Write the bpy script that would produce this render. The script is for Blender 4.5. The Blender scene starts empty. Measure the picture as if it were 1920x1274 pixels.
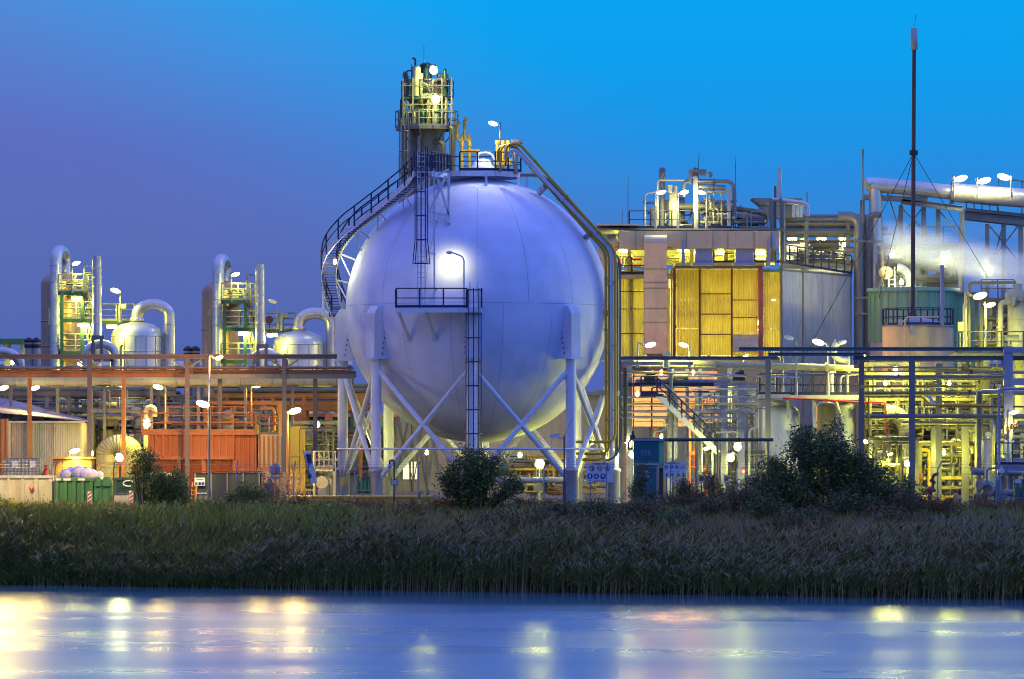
import bpy, math, random
import numpy as np
from mathutils import Vector, Matrix
R_ = math.radians
SC = bpy.context.scene
COL = SC.collection

# ------------------------------------------------------------------ camera
# metres; x to the east, y away from the river bank where the photographer stands, z up; plant ground z=0, river z=-4
F, CU, CV, CZ = 9600.0, 960.0, 865.0, 2.5      # survey constants of the telephoto view
cam = bpy.data.cameras.new('camera'); co = bpy.data.objects.new('camera', cam); COL.objects.link(co)
co.location = (0, 0, CZ); co.rotation_euler = (R_(90), 0, 0)
cam.sensor_width = 36; cam.lens = 36 * F / 1920; cam.shift_y = (CV - 637) / 1920
cam.clip_start = 1; cam.clip_end = 9000
SC.camera = co

# ------------------------------------------------------------------ sky and exposure
def lin(c): return tuple((x / 255 / 12.92 if x <= 10.3 else ((x / 255 + .055) / 1.055) ** 2.4) for x in c)
W = bpy.data.worlds.new('World'); SC.world = W; W.use_nodes = True
nt = W.node_tree; nt.nodes.clear()
def N(t, **k):
    n = nt.nodes.new(t)
    for a, b in k.items(): setattr(n, a, b)
    return n
L = lambda a, b: nt.links.new(a, b)
def math_(op, a, b=None):
    n = N('ShaderNodeMath', operation=op)
    for i, x in enumerate((a, b)):
        if x is None: continue
        if isinstance(x, (int, float)): n.inputs[i].default_value = x
        else: L(x, n.inputs[i])
    return n.outputs[0]
tc = N('ShaderNodeTexCoord'); sx = N('ShaderNodeSeparateXYZ'); L(tc.outputs['Generated'], sx.inputs[0])
def ramp(stops):
    r = N('ShaderNodeValToRGB'); e = r.color_ramp.elements
    while len(e) < len(stops): e.new(0.5)
    for el, (p, c) in zip(e, stops): el.position = p; el.color = (*lin(c), 1)
    L(sx.outputs[2], r.inputs[0]); return r.outputs[0]
west = ramp([(0, (78, 98, 176)), (.026, (84, 104, 180)), (.04, (89, 108, 183)), (.05, (92, 110, 187)), (.062, (93, 110, 192)), (.078, (92, 122, 202)), (.1, (90, 136, 212)), (.25, (104, 120, 216)), (1, (124, 130, 222))])
east = ramp([(0, (72, 94, 186)), (.034, (74, 112, 198)), (.048, (52, 134, 216)), (.062, (30, 146, 229)), (.078, (14, 159, 238)), (.095, (10, 166, 243)), (.25, (84, 128, 226)), (1, (124, 130, 222))])
q = math_('ADD', sx.outputs[0], math_('MULTIPLY', math_('MINIMUM', math_('SUBTRACT', sx.outputs[2], .055), .3), 1.6))
mr = N('ShaderNodeMapRange', interpolation_type='SMOOTHSTEP'); L(q, mr.inputs[0]); mr.inputs[1].default_value = -.09; mr.inputs[2].default_value = .055
mx = N('ShaderNodeMix', data_type='RGBA'); L(mr.outputs[0], mx.inputs[0]); L(west, mx.inputs[6]); L(east, mx.inputs[7])
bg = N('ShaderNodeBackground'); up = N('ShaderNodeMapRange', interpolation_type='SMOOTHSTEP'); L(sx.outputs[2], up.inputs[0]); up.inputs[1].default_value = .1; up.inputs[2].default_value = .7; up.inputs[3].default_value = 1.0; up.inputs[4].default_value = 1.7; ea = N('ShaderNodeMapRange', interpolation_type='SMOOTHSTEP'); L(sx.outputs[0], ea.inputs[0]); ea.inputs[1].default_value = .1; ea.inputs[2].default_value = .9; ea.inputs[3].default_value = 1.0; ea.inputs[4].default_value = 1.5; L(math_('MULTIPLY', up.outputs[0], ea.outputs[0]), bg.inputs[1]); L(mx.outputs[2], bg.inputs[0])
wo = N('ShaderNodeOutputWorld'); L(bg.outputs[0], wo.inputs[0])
SC.view_settings.view_transform = 'Standard'; SC.view_settings.look = 'None'
SC.view_settings.exposure = 0; SC.view_settings.gamma = 1
try: SC.view_settings.use_curve_mapping = False
except Exception: pass
cy = SC.cycles
cy.use_denoising = True; cy.denoiser = 'OPENIMAGEDENOISE'; cy.denoising_input_passes = 'RGB_ALBEDO_NORMAL'; cy.denoising_prefilter = 'ACCURATE'; cy.filter_width = 1.0; cy.max_bounces = 6; cy.diffuse_bounces = 3; cy.glossy_bounces = 3; cy.transmission_bounces = 4
cy.transparent_max_bounces = 8; cy.sample_clamp_indirect = 4; cy.volume_bounces = 1; cy.caustics_reflective = False; cy.caustics_refractive = False

# ------------------------------------------------------------------ helpers
def gx(u, d): return (u - CU) / F * d
def gz(v, d): return CZ - (v - CV) / F * d
def at(u, v, d): return Vector((gx(u, d), d, gz(v, d)))
def m_(p, d=300): return p * d / F            # pixels of the survey -> metres

class MB:
    def __init__(s): s.v = []; s.f = []; s.sm = []
    def add(s, vs, fs, smooth=False):
        o = len(s.v); s.v += [tuple(p) for p in vs]
        for f in fs: s.f.append([i + o for i in f]); s.sm.append(smooth)
        return s
    def box(s, x0, x1, y0, y1, z0, z1):
        vs = [(x, y, z) for z in (z0, z1) for y in (y0, y1) for x in (x0, x1)]
        return s.add(vs, [(0, 2, 3, 1), (4, 5, 7, 6), (0, 1, 5, 4), (2, 6, 7, 3), (0, 4, 6, 2), (1, 3, 7, 5)])
    def cbox(s, c, sx_, sy_, sz_): return s.box(c[0]-sx_/2, c[0]+sx_/2, c[1]-sy_/2, c[1]+sy_/2, c[2]-sz_/2, c[2]+sz_/2)
    def beam(s, p, q, w, h, up=(0, 0, 1)):
        p, q = Vector(p), Vector(q); t = (q - p).normalized(); u = Vector(up)
        if abs(t.dot(u)) > .97: u = Vector((0, 1, 0))
        a = t.cross(u).normalized(); b = a.cross(t).normalized()
        vs = []
        for c in (p, q):
            for i, j in ((-1, -1), (1, -1), (1, 1), (-1, 1)): vs.append(c + a * (i * w / 2) + b * (j * h / 2))
        return s.add(vs, [(3, 2, 1, 0), (4, 5, 6, 7), (0, 1, 5, 4), (1, 2, 6, 5), (2, 3, 7, 6), (3, 0, 4, 7)])
    def ibeam(s, p, q, w, h, t=.03):
        p, q = Vector(p), Vector(q); tt = (q - p).normalized(); u = Vector((0, 0, 1))
        if abs(tt.dot(u)) > .97: u = Vector((0, 1, 0))
        a = tt.cross(u).normalized(); b = a.cross(tt).normalized()
        s.beam(p + b * (h / 2 - t / 2), q + b * (h / 2 - t / 2), w, t, u); s.beam(p - b * (h / 2 - t / 2), q - b * (h / 2 - t / 2), w, t, u)
        return s.beam(p, q, t, h - 2 * t, u)
    def tube(s, pts, r, n=8, caps=True):
        P = [Vector(p) for p in pts]; k = len(P)
        rr = r if isinstance(r, (list, tuple)) else [r] * k
        T = []
        for i in range(k):
            t = (P[min(i+1, k-1)] - P[max(i-1, 0)])
            T.append(t.normalized() if t.length > 1e-9 else Vector((0, 0, 1)))
        u = Vector((0, 0, 1)) if abs(T[0].z) < .9 else Vector((1, 0, 0))
        a = T[0].cross(u).normalized(); vs = []
        for i in range(k):
            a = (a - T[i] * a.dot(T[i])).normalized(); b = T[i].cross(a)
            for j in range(n):
                w = 2 * math.pi * j / n; vs.append(P[i] + (a * math.cos(w) + b * math.sin(w)) * rr[i])
        fs = [(i*n+j, i*n+(j+1) % n, (i+1)*n+(j+1) % n, (i+1)*n+j) for i in range(k-1) for j in range(n)]
        s.add(vs, fs, True)
        if caps: s.add(vs[:n], [tuple(reversed(range(n)))]); s.add(vs[-n:], [tuple(range(n))])
        return s
    def cyl(s, p, q, r, r2=None, n=12): return s.tube([p, q], [r, r if r2 is None else r2], n)
    def lathe(s, c, prof, n=20, axis='z', smooth=True):
        c = Vector(c); vs = []
        for r, h in prof:
            for j in range(n):
                w = 2 * math.pi * j / n; x, y = r * math.cos(w), r * math.sin(w)
                vs.append(c + (Vector((x, y, h)) if axis == 'z' else Vector((h, x, y)) if axis == 'x' else Vector((y, h, x))))
        k = len(prof)
        return s.add(vs, [(i*n+j, i*n+(j+1) % n, (i+1)*n+(j+1) % n, (i+1)*n+j) for i in range(k-1) for j in range(n)], smooth)
    def ell(s, c, rx, ry, rz, n=12, m=8, lo=-90, hi=90):
        c = Vector(c); vs = []
        for i in range(m + 1):
            t = R_(lo + (hi - lo) * i / m)
            for j in range(n):
                w = 2 * math.pi * j / n; vs.append(c + Vector((rx*math.cos(t)*math.cos(w), ry*math.cos(t)*math.sin(w), rz*math.sin(t))))
        return s.add(vs, [(i*n+j, i*n+(j+1) % n, (i+1)*n+(j+1) % n, (i+1)*n+j) for i in range(m) for j in range(n)], True)
    def prism(s, poly, vec):
        P = [Vector(p) for p in poly]; V = Vector(vec); n = len(P)
        nn = (P[1] - P[0]).cross(P[2] - P[1])
        if nn.dot(V) > 0: P.reverse()
        return s.add(P + [p + V for p in P], [tuple(range(n)), tuple(reversed(range(n, 2*n)))] + [(i, n+i, n+(i+1) % n, (i+1) % n) for i in range(n)])
    def quad(s, a, b, c, d): return s.add([a, b, c, d], [(0, 1, 2, 3)])
    def corr(s, x0, x1, y, z0, z1, n, dep=.03, th=.008, back=True):
        """upright corrugated sheet facing -y, n ribs"""
        xs = []; w = (x1 - x0) / n
        for i in range(n): xs += [(x0+w*i, 0), (x0+w*(i+.35), 0), (x0+w*(i+.5), -dep), (x0+w*(i+.85), -dep)]
        xs.append((x1, 0)); k = len(xs)
        vs = [(x, y+o, z) for z in (z0, z1) for x, o in xs] + [(x, y+o+th, z) for z in (z0, z1) for x, o in xs]
        fs = [(i, i+1, k+i+1, k+i) for i in range(k-1)] + [(2*k+i+1, 2*k+i, 3*k+i, 3*k+i+1) for i in range(k-1)]
        return s.add(vs, fs)
    def mesh(s, name, mat, off=(0, 0, 0)):
        me = bpy.data.meshes.new(name); o = Vector(off)
        me.from_pydata([Vector(p) - o for p in s.v], [], s.f)
        me.polygons.foreach_set('use_smooth', s.sm)
        for m in (mat if isinstance(mat, (list, tuple)) else [mat]): me.materials.append(m)
        me.update(); return me

ORG = {}
def tag(o, label=None, cat=None, group=None, kind=None):
    if label: o['label'] = label
    if cat: o['category'] = cat
    if group: o['group'] = group
    if kind: o['kind'] = kind
    return o
def T(name, label, cat, loc, group=None):
    o = bpy.data.objects.new(name, None); COL.objects.link(o); o.location = loc; o.empty_display_size = .2
    ORG[o.name] = Vector(loc); return tag(o, label, cat, group)
def O(name, mb, mat, par, label=None):
    org = ORG[par.name]
    o = bpy.data.objects.new(name, mb.mesh(name, mat, org)); COL.objects.link(o); o.parent = par; ORG[o.name] = org
    if label: o['label'] = label
    return o
def S(name, mb, mat, label, cat, group=None):
    a = np.array(mb.v); loc = Vector(((a[:, 0].min()+a[:, 0].max())/2, (a[:, 1].min()+a[:, 1].max())/2, a[:, 2].min()))
    o = bpy.data.objects.new(name, mb.mesh(name, mat, loc)); COL.objects.link(o); o.location = loc; ORG[o.name] = loc
    return tag(o, label, cat, group)
def ST(name, mb, mat, kind='structure'):
    o = bpy.data.objects.new(name, mb.mesh(name, mat)); COL.objects.link(o); ORG[o.name] = Vector((0, 0, 0)); o['kind'] = kind; return o
def REP(name, mb, mat, par, pts, rots=None):
    """alike pieces under par sharing one mesh that mb describes about the origin"""
    me = mb.mesh(name, mat); org = ORG[par.name]
    for i, p in enumerate(pts):
        o = bpy.data.objects.new(name, me); COL.objects.link(o); o.parent = par; o.location = Vector(p) - org
        if rots is not None: o.rotation_euler.z = rots[i]
        ORG[o.name] = org
def dup(o, par=None, loc=None, label=None, group=None):
    c = o.copy(); COL.objects.link(c)
    if par: c.parent = par
    if loc is not None: c.location = loc
    if label: c['label'] = label
    if group: c['group'] = group
    for ch in list(o.children): dup(ch, c)
    return c
def fil(pts, r, n=5):
    """round the corners of a polyline"""
    P = [Vector(p) for p in pts]; out = [P[0]]
    for i in range(1, len(P)-1):
        a, b = P[i-1]-P[i], P[i+1]-P[i]; k = min(r, a.length*.49, b.length*.49)
        s, e = P[i]+a.normalized()*k, P[i]+b.normalized()*k
        for j in range(n+1):
            t = j/n; out.append(s*(1-t)**2 + P[i]*2*t*(1-t) + e*t*t)
    out.append(P[-1]); return out

# ------------------------------------------------------------------ materials
M = {}
def paint(name, c, rough=.5, metal=0., dirt=.3, dc=(.09, .075, .055), scale=.7, streak=True, bump=0., alpha=None):
    m = bpy.data.materials.new(name); m.use_nodes = True; t = m.node_tree; b = t.nodes['Principled BSDF']
    nd = t.nodes.new; lk = t.links.new
    g = nd('ShaderNodeNewGeometry'); mp = nd('ShaderNodeMapping'); lk(g.outputs['Position'], mp.inputs[0])
    mp.inputs[3].default_value = (scale*3, scale*3, scale*(.5 if streak else 3))
    n1 = nd('ShaderNodeTexNoise'); n1.inputs['Scale'].default_value = 1; n1.inputs['Detail'].default_value = 6; n1.inputs['Roughness'].default_value = .65; lk(mp.outputs[0], n1.inputs[0])
    r = nd('ShaderNodeMapRange'); lk(n1.outputs[0], r.inputs[0]); r.inputs[1].default_value = .48; r.inputs[2].default_value = .78; r.inputs[3].default_value = 0; r.inputs[4].default_value = dirt
    x = nd('ShaderNodeMix'); x.data_type = 'RGBA'; lk(r.outputs[0], x.inputs[0]); x.inputs[6].default_value = (*c, 1); x.inputs[7].default_value = (*dc, 1)
    n2 = nd('ShaderNodeTexNoise'); n2.inputs['Scale'].default_value = .9; n2.inputs['Detail'].default_value = 3; lk(g.outputs['Position'], n2.inputs[0])
    r2 = nd('ShaderNodeMapRange'); lk(n2.outputs[0], r2.inputs[0]); r2.inputs[3].default_value = .82; r2.inputs[4].default_value = 1.14
    y = nd('ShaderNodeMix'); y.data_type = 'RGBA'; y.blend_type = 'MULTIPLY'; y.inputs[0].default_value = 1; lk(x.outputs[2], y.inputs[6])
    cm = nd('ShaderNodeCombineColor'); [lk(r2.outputs[0], cm.inputs[i]) for i in range(3)]; lk(cm.outputs[0], y.inputs[7])
    lk(y.outputs[2], b.inputs['Base Color']); b.inputs['Metallic'].default_value = metal
    r3 = nd('ShaderNodeMapRange'); lk(n1.outputs[0], r3.inputs[0]); r3.inputs[3].default_value = max(.05, rough-.12); r3.inputs[4].default_value = min(1, rough+.15); lk(r3.outputs[0], b.inputs['Roughness'])
    if bump:
        bp = nd('ShaderNodeBump'); bp.inputs[0].default_value = bump; bp.inputs[1].default_value = .05; lk(n1.outputs[0], bp.inputs['Height']); lk(bp.outputs[0], b.inputs['Normal'])
    M[name] = m; return m
def emit(name, c, s):
    m = bpy.data.materials.new(name); m.use_nodes = True; t = m.node_tree; b = t.nodes['Principled BSDF']
    b.inputs['Base Color'].default_value = (.8, .8, .75, 1); b.inputs['Emission Color'].default_value = (*c, 1); b.inputs['Emission Strength'].default_value = s
    if name.startswith('lamp'):            # glow falloff painted by view angle: hot core, dimmer tinted rim
        lw = t.nodes.new('ShaderNodeLayerWeight'); lw.inputs[0].default_value = .5; g = t.nodes.new('ShaderNodeMapRange'); g.interpolation_type = 'SMOOTHSTEP'; g.inputs[2].default_value = .5; t.links.new(lw.outputs['Facing'], g.inputs[0]); x = t.nodes.new('ShaderNodeMix'); x.data_type = 'RGBA'; t.links.new(g.outputs[0], x.inputs[0]); x.inputs[6].default_value = (*[k*s for k in c], 1); x.inputs[7].default_value = (c[0]*.62, c[1]*.58, c[2]*.3, 1); t.links.new(x.outputs[2], b.inputs['Emission Color']); b.inputs['Emission Strength'].default_value = 1
    M[name] = m; return m
paint('shell', (.64, .67, .86), .85, dirt=.24, dc=(.42, .40, .42), scale=.25)
paint('seam', (.24, .24, .28), .7, dirt=.2)
paint('white_steel', (.62, .64, .76), .42, dirt=.28, dc=(.3, .26, .22))
paint('navy', (.018, .022, .085), .4, dirt=.3, dc=(.05, .04, .05))
paint('cream', (.50, .46, .27), .5, dirt=.45, dc=(.22, .18, .10))
paint('cream_pipe', (.21, .19, .10), .42, dirt=.5, dc=(.14, .11, .06))
paint('grey_steel', (.19, .185, .175), .45, dirt=.4, dc=(.10, .08, .07))
paint('lavender_steel', (.30, .31, .42), .42, dirt=.3, dc=(.2, .18, .18))
paint('galv', (.26, .26, .24), .45, .4, dirt=.35, dc=(.2, .18, .15))
paint('alu', (.66, .64, .57), .36, .75, dirt=.28, dc=(.36, .32, .27), scale=.5)
paint('tan_clad', (.52, .31, .17), .38, .5, dirt=.3, dc=(.25, .17, .1))
paint('green_steel', (.02, .07, .045), .45, dirt=.35)
paint('yellow', (.60, .38, .03), .4, dirt=.3, dc=(.22, .13, .03))
paint('orange', (.60, .18, .05), .5, dirt=.4, dc=(.25, .09, .03))
paint('rack_purple', (.13, .105, .10), .5, dirt=.4, dc=(.2, .08, .04))
paint('rack_rust_lamplit', (.58, .23, .055), .55, dirt=.5, dc=(.16, .07, .03))  # rust tone with the west rack's orange lamplight put into the colour
paint('red', (.38, .02, .018), .4, dirt=.25, dc=(.18, .03, .02))
paint('concrete', (.36, .35, .36), .85, dirt=.5, dc=(.16, .15, .15), bump=.3)
paint('concrete_wall', (.52, .51, .48), .8, dirt=.55, dc=(.2, .2, .21), scale=.9, bump=.2)
paint('asphalt', (.055, .054, .055), .85, dirt=.5, dc=(.1, .085, .07), scale=.15, streak=False, bump=.3)
paint('duct', (.66, .53, .30), .45, .2, dirt=.3, dc=(.26, .2, .16))
paint('pink_wall', (.76, .54, .28), .6, dirt=.35, dc=(.3, .22, .16))
paint('mint', (.26, .50, .26), .5, dirt=.3)
paint('teal', (.01, .115, .14), .35, dirt=.25, dc=(.01, .05, .06))
paint('dark', (.035, .033, .035), .55, dirt=.3)
paint('rubber', (.012, .012, .013), .7, dirt=.3, dc=(.04, .035, .03))
paint('rust', (.20, .085, .04), .75, dirt=.6, dc=(.07, .03, .02))
paint('skip_green', (.05, .17, .05), .5, dirt=.35, dc=(.05, .06, .03))
paint('skip_white', (.55, .50, .42), .6, dirt=.6, dc=(.16, .08, .05))
paint('bottle_green', (.01, .12, .05), .35, dirt=.2)
paint('wood', (.40, .27, .15), .8, dirt=.5, dc=(.17, .10, .05))
paint('plastic_white', (.46, .46, .43), .5, dirt=.35, dc=(.3, .26, .2))
paint('bag', (.70, .70, .74), .6, dirt=.2)
paint('siding', (.62, .55, .40), .5, dirt=.35, dc=(.3, .22, .12))
paint('roof_sheet', (.38, .30, .29), .5, .2, dirt=.4)
paint('blue_sign', (.015, .025, .30), .4, dirt=.05); paint('red_sign', (.45, .02, .02), .4, dirt=.05)
paint('sign_white', (.68, .68, .68), .4, dirt=.12); paint('sign_yellow', (.65, .42, .02), .4, dirt=.05); paint('ink', (.02, .02, .02), .5, dirt=0)
paint('pole_blue', (.05, .06, .17), .4, dirt=.2); paint('mast_brown', (.10, .055, .04), .5, dirt=.5, dc=(.22, .09, .05))
paint('magenta', (.38, .07, .16), .4, dirt=.2); paint('pink_box', (.62, .48, .60), .5, dirt=.3)
paint('window_lit', (.8, .8, .6), .4, dirt=.1)
emit('lamp_yellow', (1, .92, .30), 70); emit('lamp_white', (1, .94, .50), 80); emit('lamp_orange', (1, .46, .10), 420); emit('lamp_strong', (1, .70, .20), 220); emit('pane_lit', (1, .92, .45), 1.3)
def translucent(name, c, mixf):
    m = paint(name, c, .55, dirt=.28, dc=(c[0]*.5, c[1]*.36, c[2]*.2), scale=.3); t = m.node_tree
    tr = t.nodes.new('ShaderNodeBsdfTranslucent'); ms = t.nodes.new('ShaderNodeMixShader'); ms.inputs[0].default_value = mixf
    b = t.nodes['Principled BSDF']; src = b.inputs['Base Color'].links[0].from_socket
    t.links.new(src, tr.inputs[0]); out = t.nodes['Material Output']
    t.links.new(b.outputs[0], ms.inputs[1]); t.links.new(tr.outputs[0], ms.inputs[2]); t.links.new(ms.outputs[0], out.inputs[0])
    return m
translucent('grp_yellow', (.84, .77, .24), .55)
def leafm(name, c, c2, sc=.45):
    m = bpy.data.materials.new(name); m.use_nodes = True; t = m.node_tree; b = t.nodes['Principled BSDF']
    g = t.nodes.new('ShaderNodeNewGeometry'); n = t.nodes.new('ShaderNodeTexNoise'); n.inputs['Scale'].default_value = sc; n.inputs['Detail'].default_value = 4; t.links.new(g.outputs['Position'], n.inputs[0])
    r = t.nodes.new('ShaderNodeMapRange'); r.inputs[1].default_value = .35; r.inputs[2].default_value = .65; t.links.new(n.outputs[0], r.inputs[0])
    x = t.nodes.new('ShaderNodeMix'); x.data_type = 'RGBA'; x.inputs[6].default_value = (*c, 1); x.inputs[7].default_value = (*c2, 1); t.links.new(r.outputs[0], x.inputs[0])
    t.links.new(x.outputs[2], b.inputs['Base Color']); b.inputs['Roughness'].default_value = .55; M[name] = m; return m
leafm('leaf_dark', (.04, .075, .016), (.085, .12, .026)); leafm('leaf_mid', (.14, .19, .015), (.24, .23, .03)); leafm('leaf_rust', (.32, .11, .02), (.17, .11, .025), 2.2)
leafm('reed_green', (.10, .15, .012), (.20, .20, .02)); leafm('reed_dry', (.32, .24, .07), (.20, .15, .04)); leafm('reed_plume', (.16, .14, .05), (.11, .10, .035))
leafm('grass', (.15, .25, .015), (.32, .30, .035)); leafm('grass_dry', (.34, .15, .035), (.2, .13, .03)); leafm('bark', (.06, .05, .04), (.09, .075, .05)); leafm('scrub', (.12, .10, .03), (.22, .12, .035))
# ------------------------------------------------------------------ shared builders
YG, WH, OR = (.96, 1, .13), (1, .97, .36), (1, .36, .04)
LS = 1.                                      # one knob for all lamps
def light(par, loc, p, c, r=.25, spot=None, aim=None, blend=.5):
    l = bpy.data.lights.new('lamp_light', 'SPOT' if spot else 'POINT'); l.energy = p*LS; l.color = c; l.shadow_soft_size = r
    o = bpy.data.objects.new('lamp_light', l); COL.objects.link(o); o.parent = par; o.location = Vector(loc) - ORG[par.name]
    if spot:
        l.spot_size = R_(spot); l.spot_blend = blend
        o.rotation_euler = (Vector(aim) - Vector(loc)).to_track_quat('-Z', 'Y').to_euler()
    return o
def rail(par, pts, mat='navy', h=1.1, step=1.25, r=.035, mid=2, toe=True, pr=.045):
    """handrail along floor points, its posts as sub-parts"""
    P = [Vector(p) for p in pts]; mb = MB(); up = Vector((0, 0, h))
    mb.tube([p + up for p in P], r, 6)
    for k in range(1, mid): mb.tube([p + up*(k/mid) for p in P], r*.8, 5)
    if toe:
        for a, b in zip(P, P[1:]): mb.beam(a+Vector((0, 0, .08)), b+Vector((0, 0, .08)), .02, .15)
    o = O('handrail', mb, M[mat], par)
    posts = [P[0]]
    for a, b in zip(P, P[1:]):
        k = max(1, round((b-a).length/step)); posts += [a.lerp(b, i/k) for i in range(1, k+1)]
    REP('post', MB().box(-pr, pr, -pr, pr, 0, h-r), M[mat], o, posts)
    return o
def ladder(par, x, y, z0, z1, mat='white_steel', w=.42, step=.3):
    mb = MB()
    for s in (-1, 1): mb.box(x+s*w/2-.03, x+s*w/2+.03, y-.03, y+.03, z0, z1)
    o = O('ladder', mb, M[mat], par)
    n = int((z1-z0-.2)/step)
    REP('rung', MB().cyl((-w/2, 0, 0), (w/2, 0, 0), .018, n=5), M[mat], o, [(x, y, z0+.25+step*i) for i in range(n)])
    return o
def cage(par, x, y, z0, z1, mat='navy', w=.85, dep=.7, step=1.36, flare=0., nb=5):
    """safety cage standing out towards -y from a ladder"""
    arc = [R_(180 + 180*i/8) for i in range(9)]
    pt = lambda a, k=1.: (w/2*k*math.cos(a), (dep*k*math.sin(a)))
    mb = MB()
    for i in range(nb):
        a = R_(182 + 176*i/(nb-1)); q = pt(a); f = pt(a, 1+flare)
        mb.tube([(x+f[0], y+f[1], z0), (x+q[0], y+q[1], z0+1.3), (x+q[0], y+q[1], z1)] if flare else [(x+q[0], y+q[1], z0), (x+q[0], y+q[1], z1)], .032, 5)
    o = O('cage', mb, M[mat], par)
    zs = [z0+1.36*i for i in range(int((z1-z0)/step)+1)]
    REP('hoop', MB().tube([(*pt(a), 0) for a in arc], .04, 5), M[mat], o, [(x, y, z) for z in (zs[1:] if flare else zs)])
    if flare: REP('hoop', MB().tube([(*pt(a, 1+flare), 0) for a in arc], .045, 5), M[mat], o, [(x, y, z0)])
    return o
def stair(par, p, q, w, mat='lavender_steel', n=None, both=True, rmat='navy'):
    """straight flight from p (low) to q (high), width along y"""
    p, q = Vector(p), Vector(q); mb = MB(); hw = Vector((0, w/2, 0))
    for s in (-1, 1): mb.beam(p+hw*s, q+hw*s, .06, .28)
    o = O('stair', mb, M[mat], par)
    n = n or max(3, int((q.z-p.z)/.21))
    REP('tread', MB().box(-.14, .14, -w/2+.04, w/2-.04, -.02, .02), M[mat], o, [p.lerp(q, (i+.5)/n) for i in range(n)])
    for s in ((-1, 1) if both else (-1,)):
        r = MB(); up = Vector((0, 0, 1.0)); r.tube([p+hw*s+up, q+hw*s+up], .035, 6); r.tube([p+hw*s+up*.55, q+hw*s+up*.55], .028, 5)
        for i in range(6): t = p.lerp(q, i/5)+hw*s; r.beam(t, t+up, .06, .06)
        O('stair_rail', r, M[rmat], par)
def lamp_head(par, p, side, c, pw, e, big=1., tilt=.28, fwd=.3, cone=158, sd=.12, aim=None):
    """street lantern: housing over a glowing bowl; side = way it points from its arm"""
    p = Vector(p); l = .30*big
    h = MB(); h.ell((0, 0, .07), l*.9, .13*big, .12*big, 12, 4, 0, 90); g = MB(); g.ell((0, 0, .03), l, .16*big, .15*big, 14, 8, -90, 50)
    R = Matrix.Rotation(-tilt*side, 3, 'Y')
    for k in (h, g): k.v = [tuple(p + R @ Vector(v)) for v in k.v]
    O('lamp_housing', h, M['galv'], par)
    if e: O('lamp_bowl', g, M[e], par); q = p+Vector((0, -.05, -.3*big)); light(par, q, pw, c, .22, cone, q+Vector(aim or (side*sd, fwd, -1)), .45)
    else: O('lamp_bowl', g, M['sign_white'], par)
def pole_lamp(u, v, d, side, zb, label, pw=500, c=YG, e='lamp_yellow', arm=22, rise=6, r=.05, mat='galv', group=None, big=1., name='street_lamp', fwd=.3, cone=158, sd=.12, aim=None):
    """lantern centred at (u,v); its pole stands arm survey pixels off, opposite to side; zb = height of the pole's foot"""
    p = at(u, v, d); a = m_(arm, d)*-side
    t = T(name, label, 'lamp', (p.x+a, d, zb), group)
    top = Vector((p.x+a, d, p.z-m_(rise, d)))
    mb = MB(); mb.tube(fil([(top.x, d, zb), top, (p.x-side*.35*big, d, p.z)], .35), r, 7)
    mb.cyl((top.x, d, zb), (top.x, d, zb+min(.9, (top.z-zb)*.25)), r*1.7, n=8)
    O('pole', mb, M[mat], t); lamp_head(t, p, side, c, pw, e, big, fwd=fwd, cone=cone, sd=sd, aim=aim)
    return t
def tube_lamp(u, v, d, label, pw=350, c=YG, e='lamp_yellow', w=.8, group=None, name='strip_lamp'):
    """strip luminaire under a deck"""
    p = at(u, v, d); t = T(name, label, 'lamp', p, group)
    O('lamp_housing', MB().box(p.x-w/2, p.x+w/2, d-.14, d+.14, p.z+.05, p.z+.15), M['galv'], t)
    g = MB(); g.tube([(p.x-w/2+.04, d, p.z), (p.x+w/2-.04, d, p.z)], .12, 10); O('lamp_tube', g, M[e], t)
    br = MB(); br.box(p.x-.03, p.x+.03, d-.03, d+.6, p.z+.15, p.z+.22); O('bracket', br, M['galv'], t)
    light(t, p+Vector((0, -.2, -.15)), pw, c); return t
def bulb_lamp(u, v, d, label, pw=250, c=YG, e='lamp_yellow', r=.17, group=None, zb=None):
    """bulkhead lamp with a round glass on a bracket or a short post"""
    p = at(u, v, d); t = T('bulkhead_lamp', label, 'lamp', (p.x, d, p.z if zb is None else zb), group)
    O('lamp_glass', MB().ell(p, r, r, r*1.05, 12, 8), M[e], t)
    mb = MB(); mb.lathe(p+Vector((0, 0, r*.8)), [(r*.5, 0), (r*1.1, .02), (r*.6, .12), (.05, .16)], 12)
    mb.box(p.x-.03, p.x+.03, d, d+.4, p.z+r+.02, p.z+r+.08)
    if zb is not None: mb.cyl((p.x, d+.3, zb), (p.x, d+.3, p.z+r+.05), .04, n=6)
    O('bracket', mb, M['galv'], t); light(t, p+Vector((0, -r-.1, -.05)), pw, c, .15); return t
def valve(par, p, s, mat, wheel='red', axis='x'):
    p = Vector(p); mb = MB()
    a = Vector((1, 0, 0)) if axis == 'x' else Vector((0, 0, 1)); b = Vector((0, 0, 1)) if axis == 'x' else Vector((0, -1, 0))
    for k in (-1, 1): mb.cyl(p+a*s*k*.9, p+a*s*k*1.15, s*.8, n=10)
    mb.cyl(p-a*s*.9, p+a*s*.9, s*.55, n=10); mb.cyl(p, p+b*s*1.5, s*.4, s*.3, 8); mb.cyl(p+b*s*1.5, p+b*s*2.3, s*.12, n=6)
    o = O('valve', mb, M[mat], par)
    w = MB(); k = 12; c = p+b*s*2.2; e1 = a; e2 = a.cross(b)
    w.tube([c+(e1*math.cos(2*math.pi*i/k)+e2*math.sin(2*math.pi*i/k))*s*.85 for i in range(k+1)], s*.12, 5); w.beam(c-e1*s*.8, c+e1*s*.8, s*.12, s*.12)
    O('handwheel', w, M[wheel], o)
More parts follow.
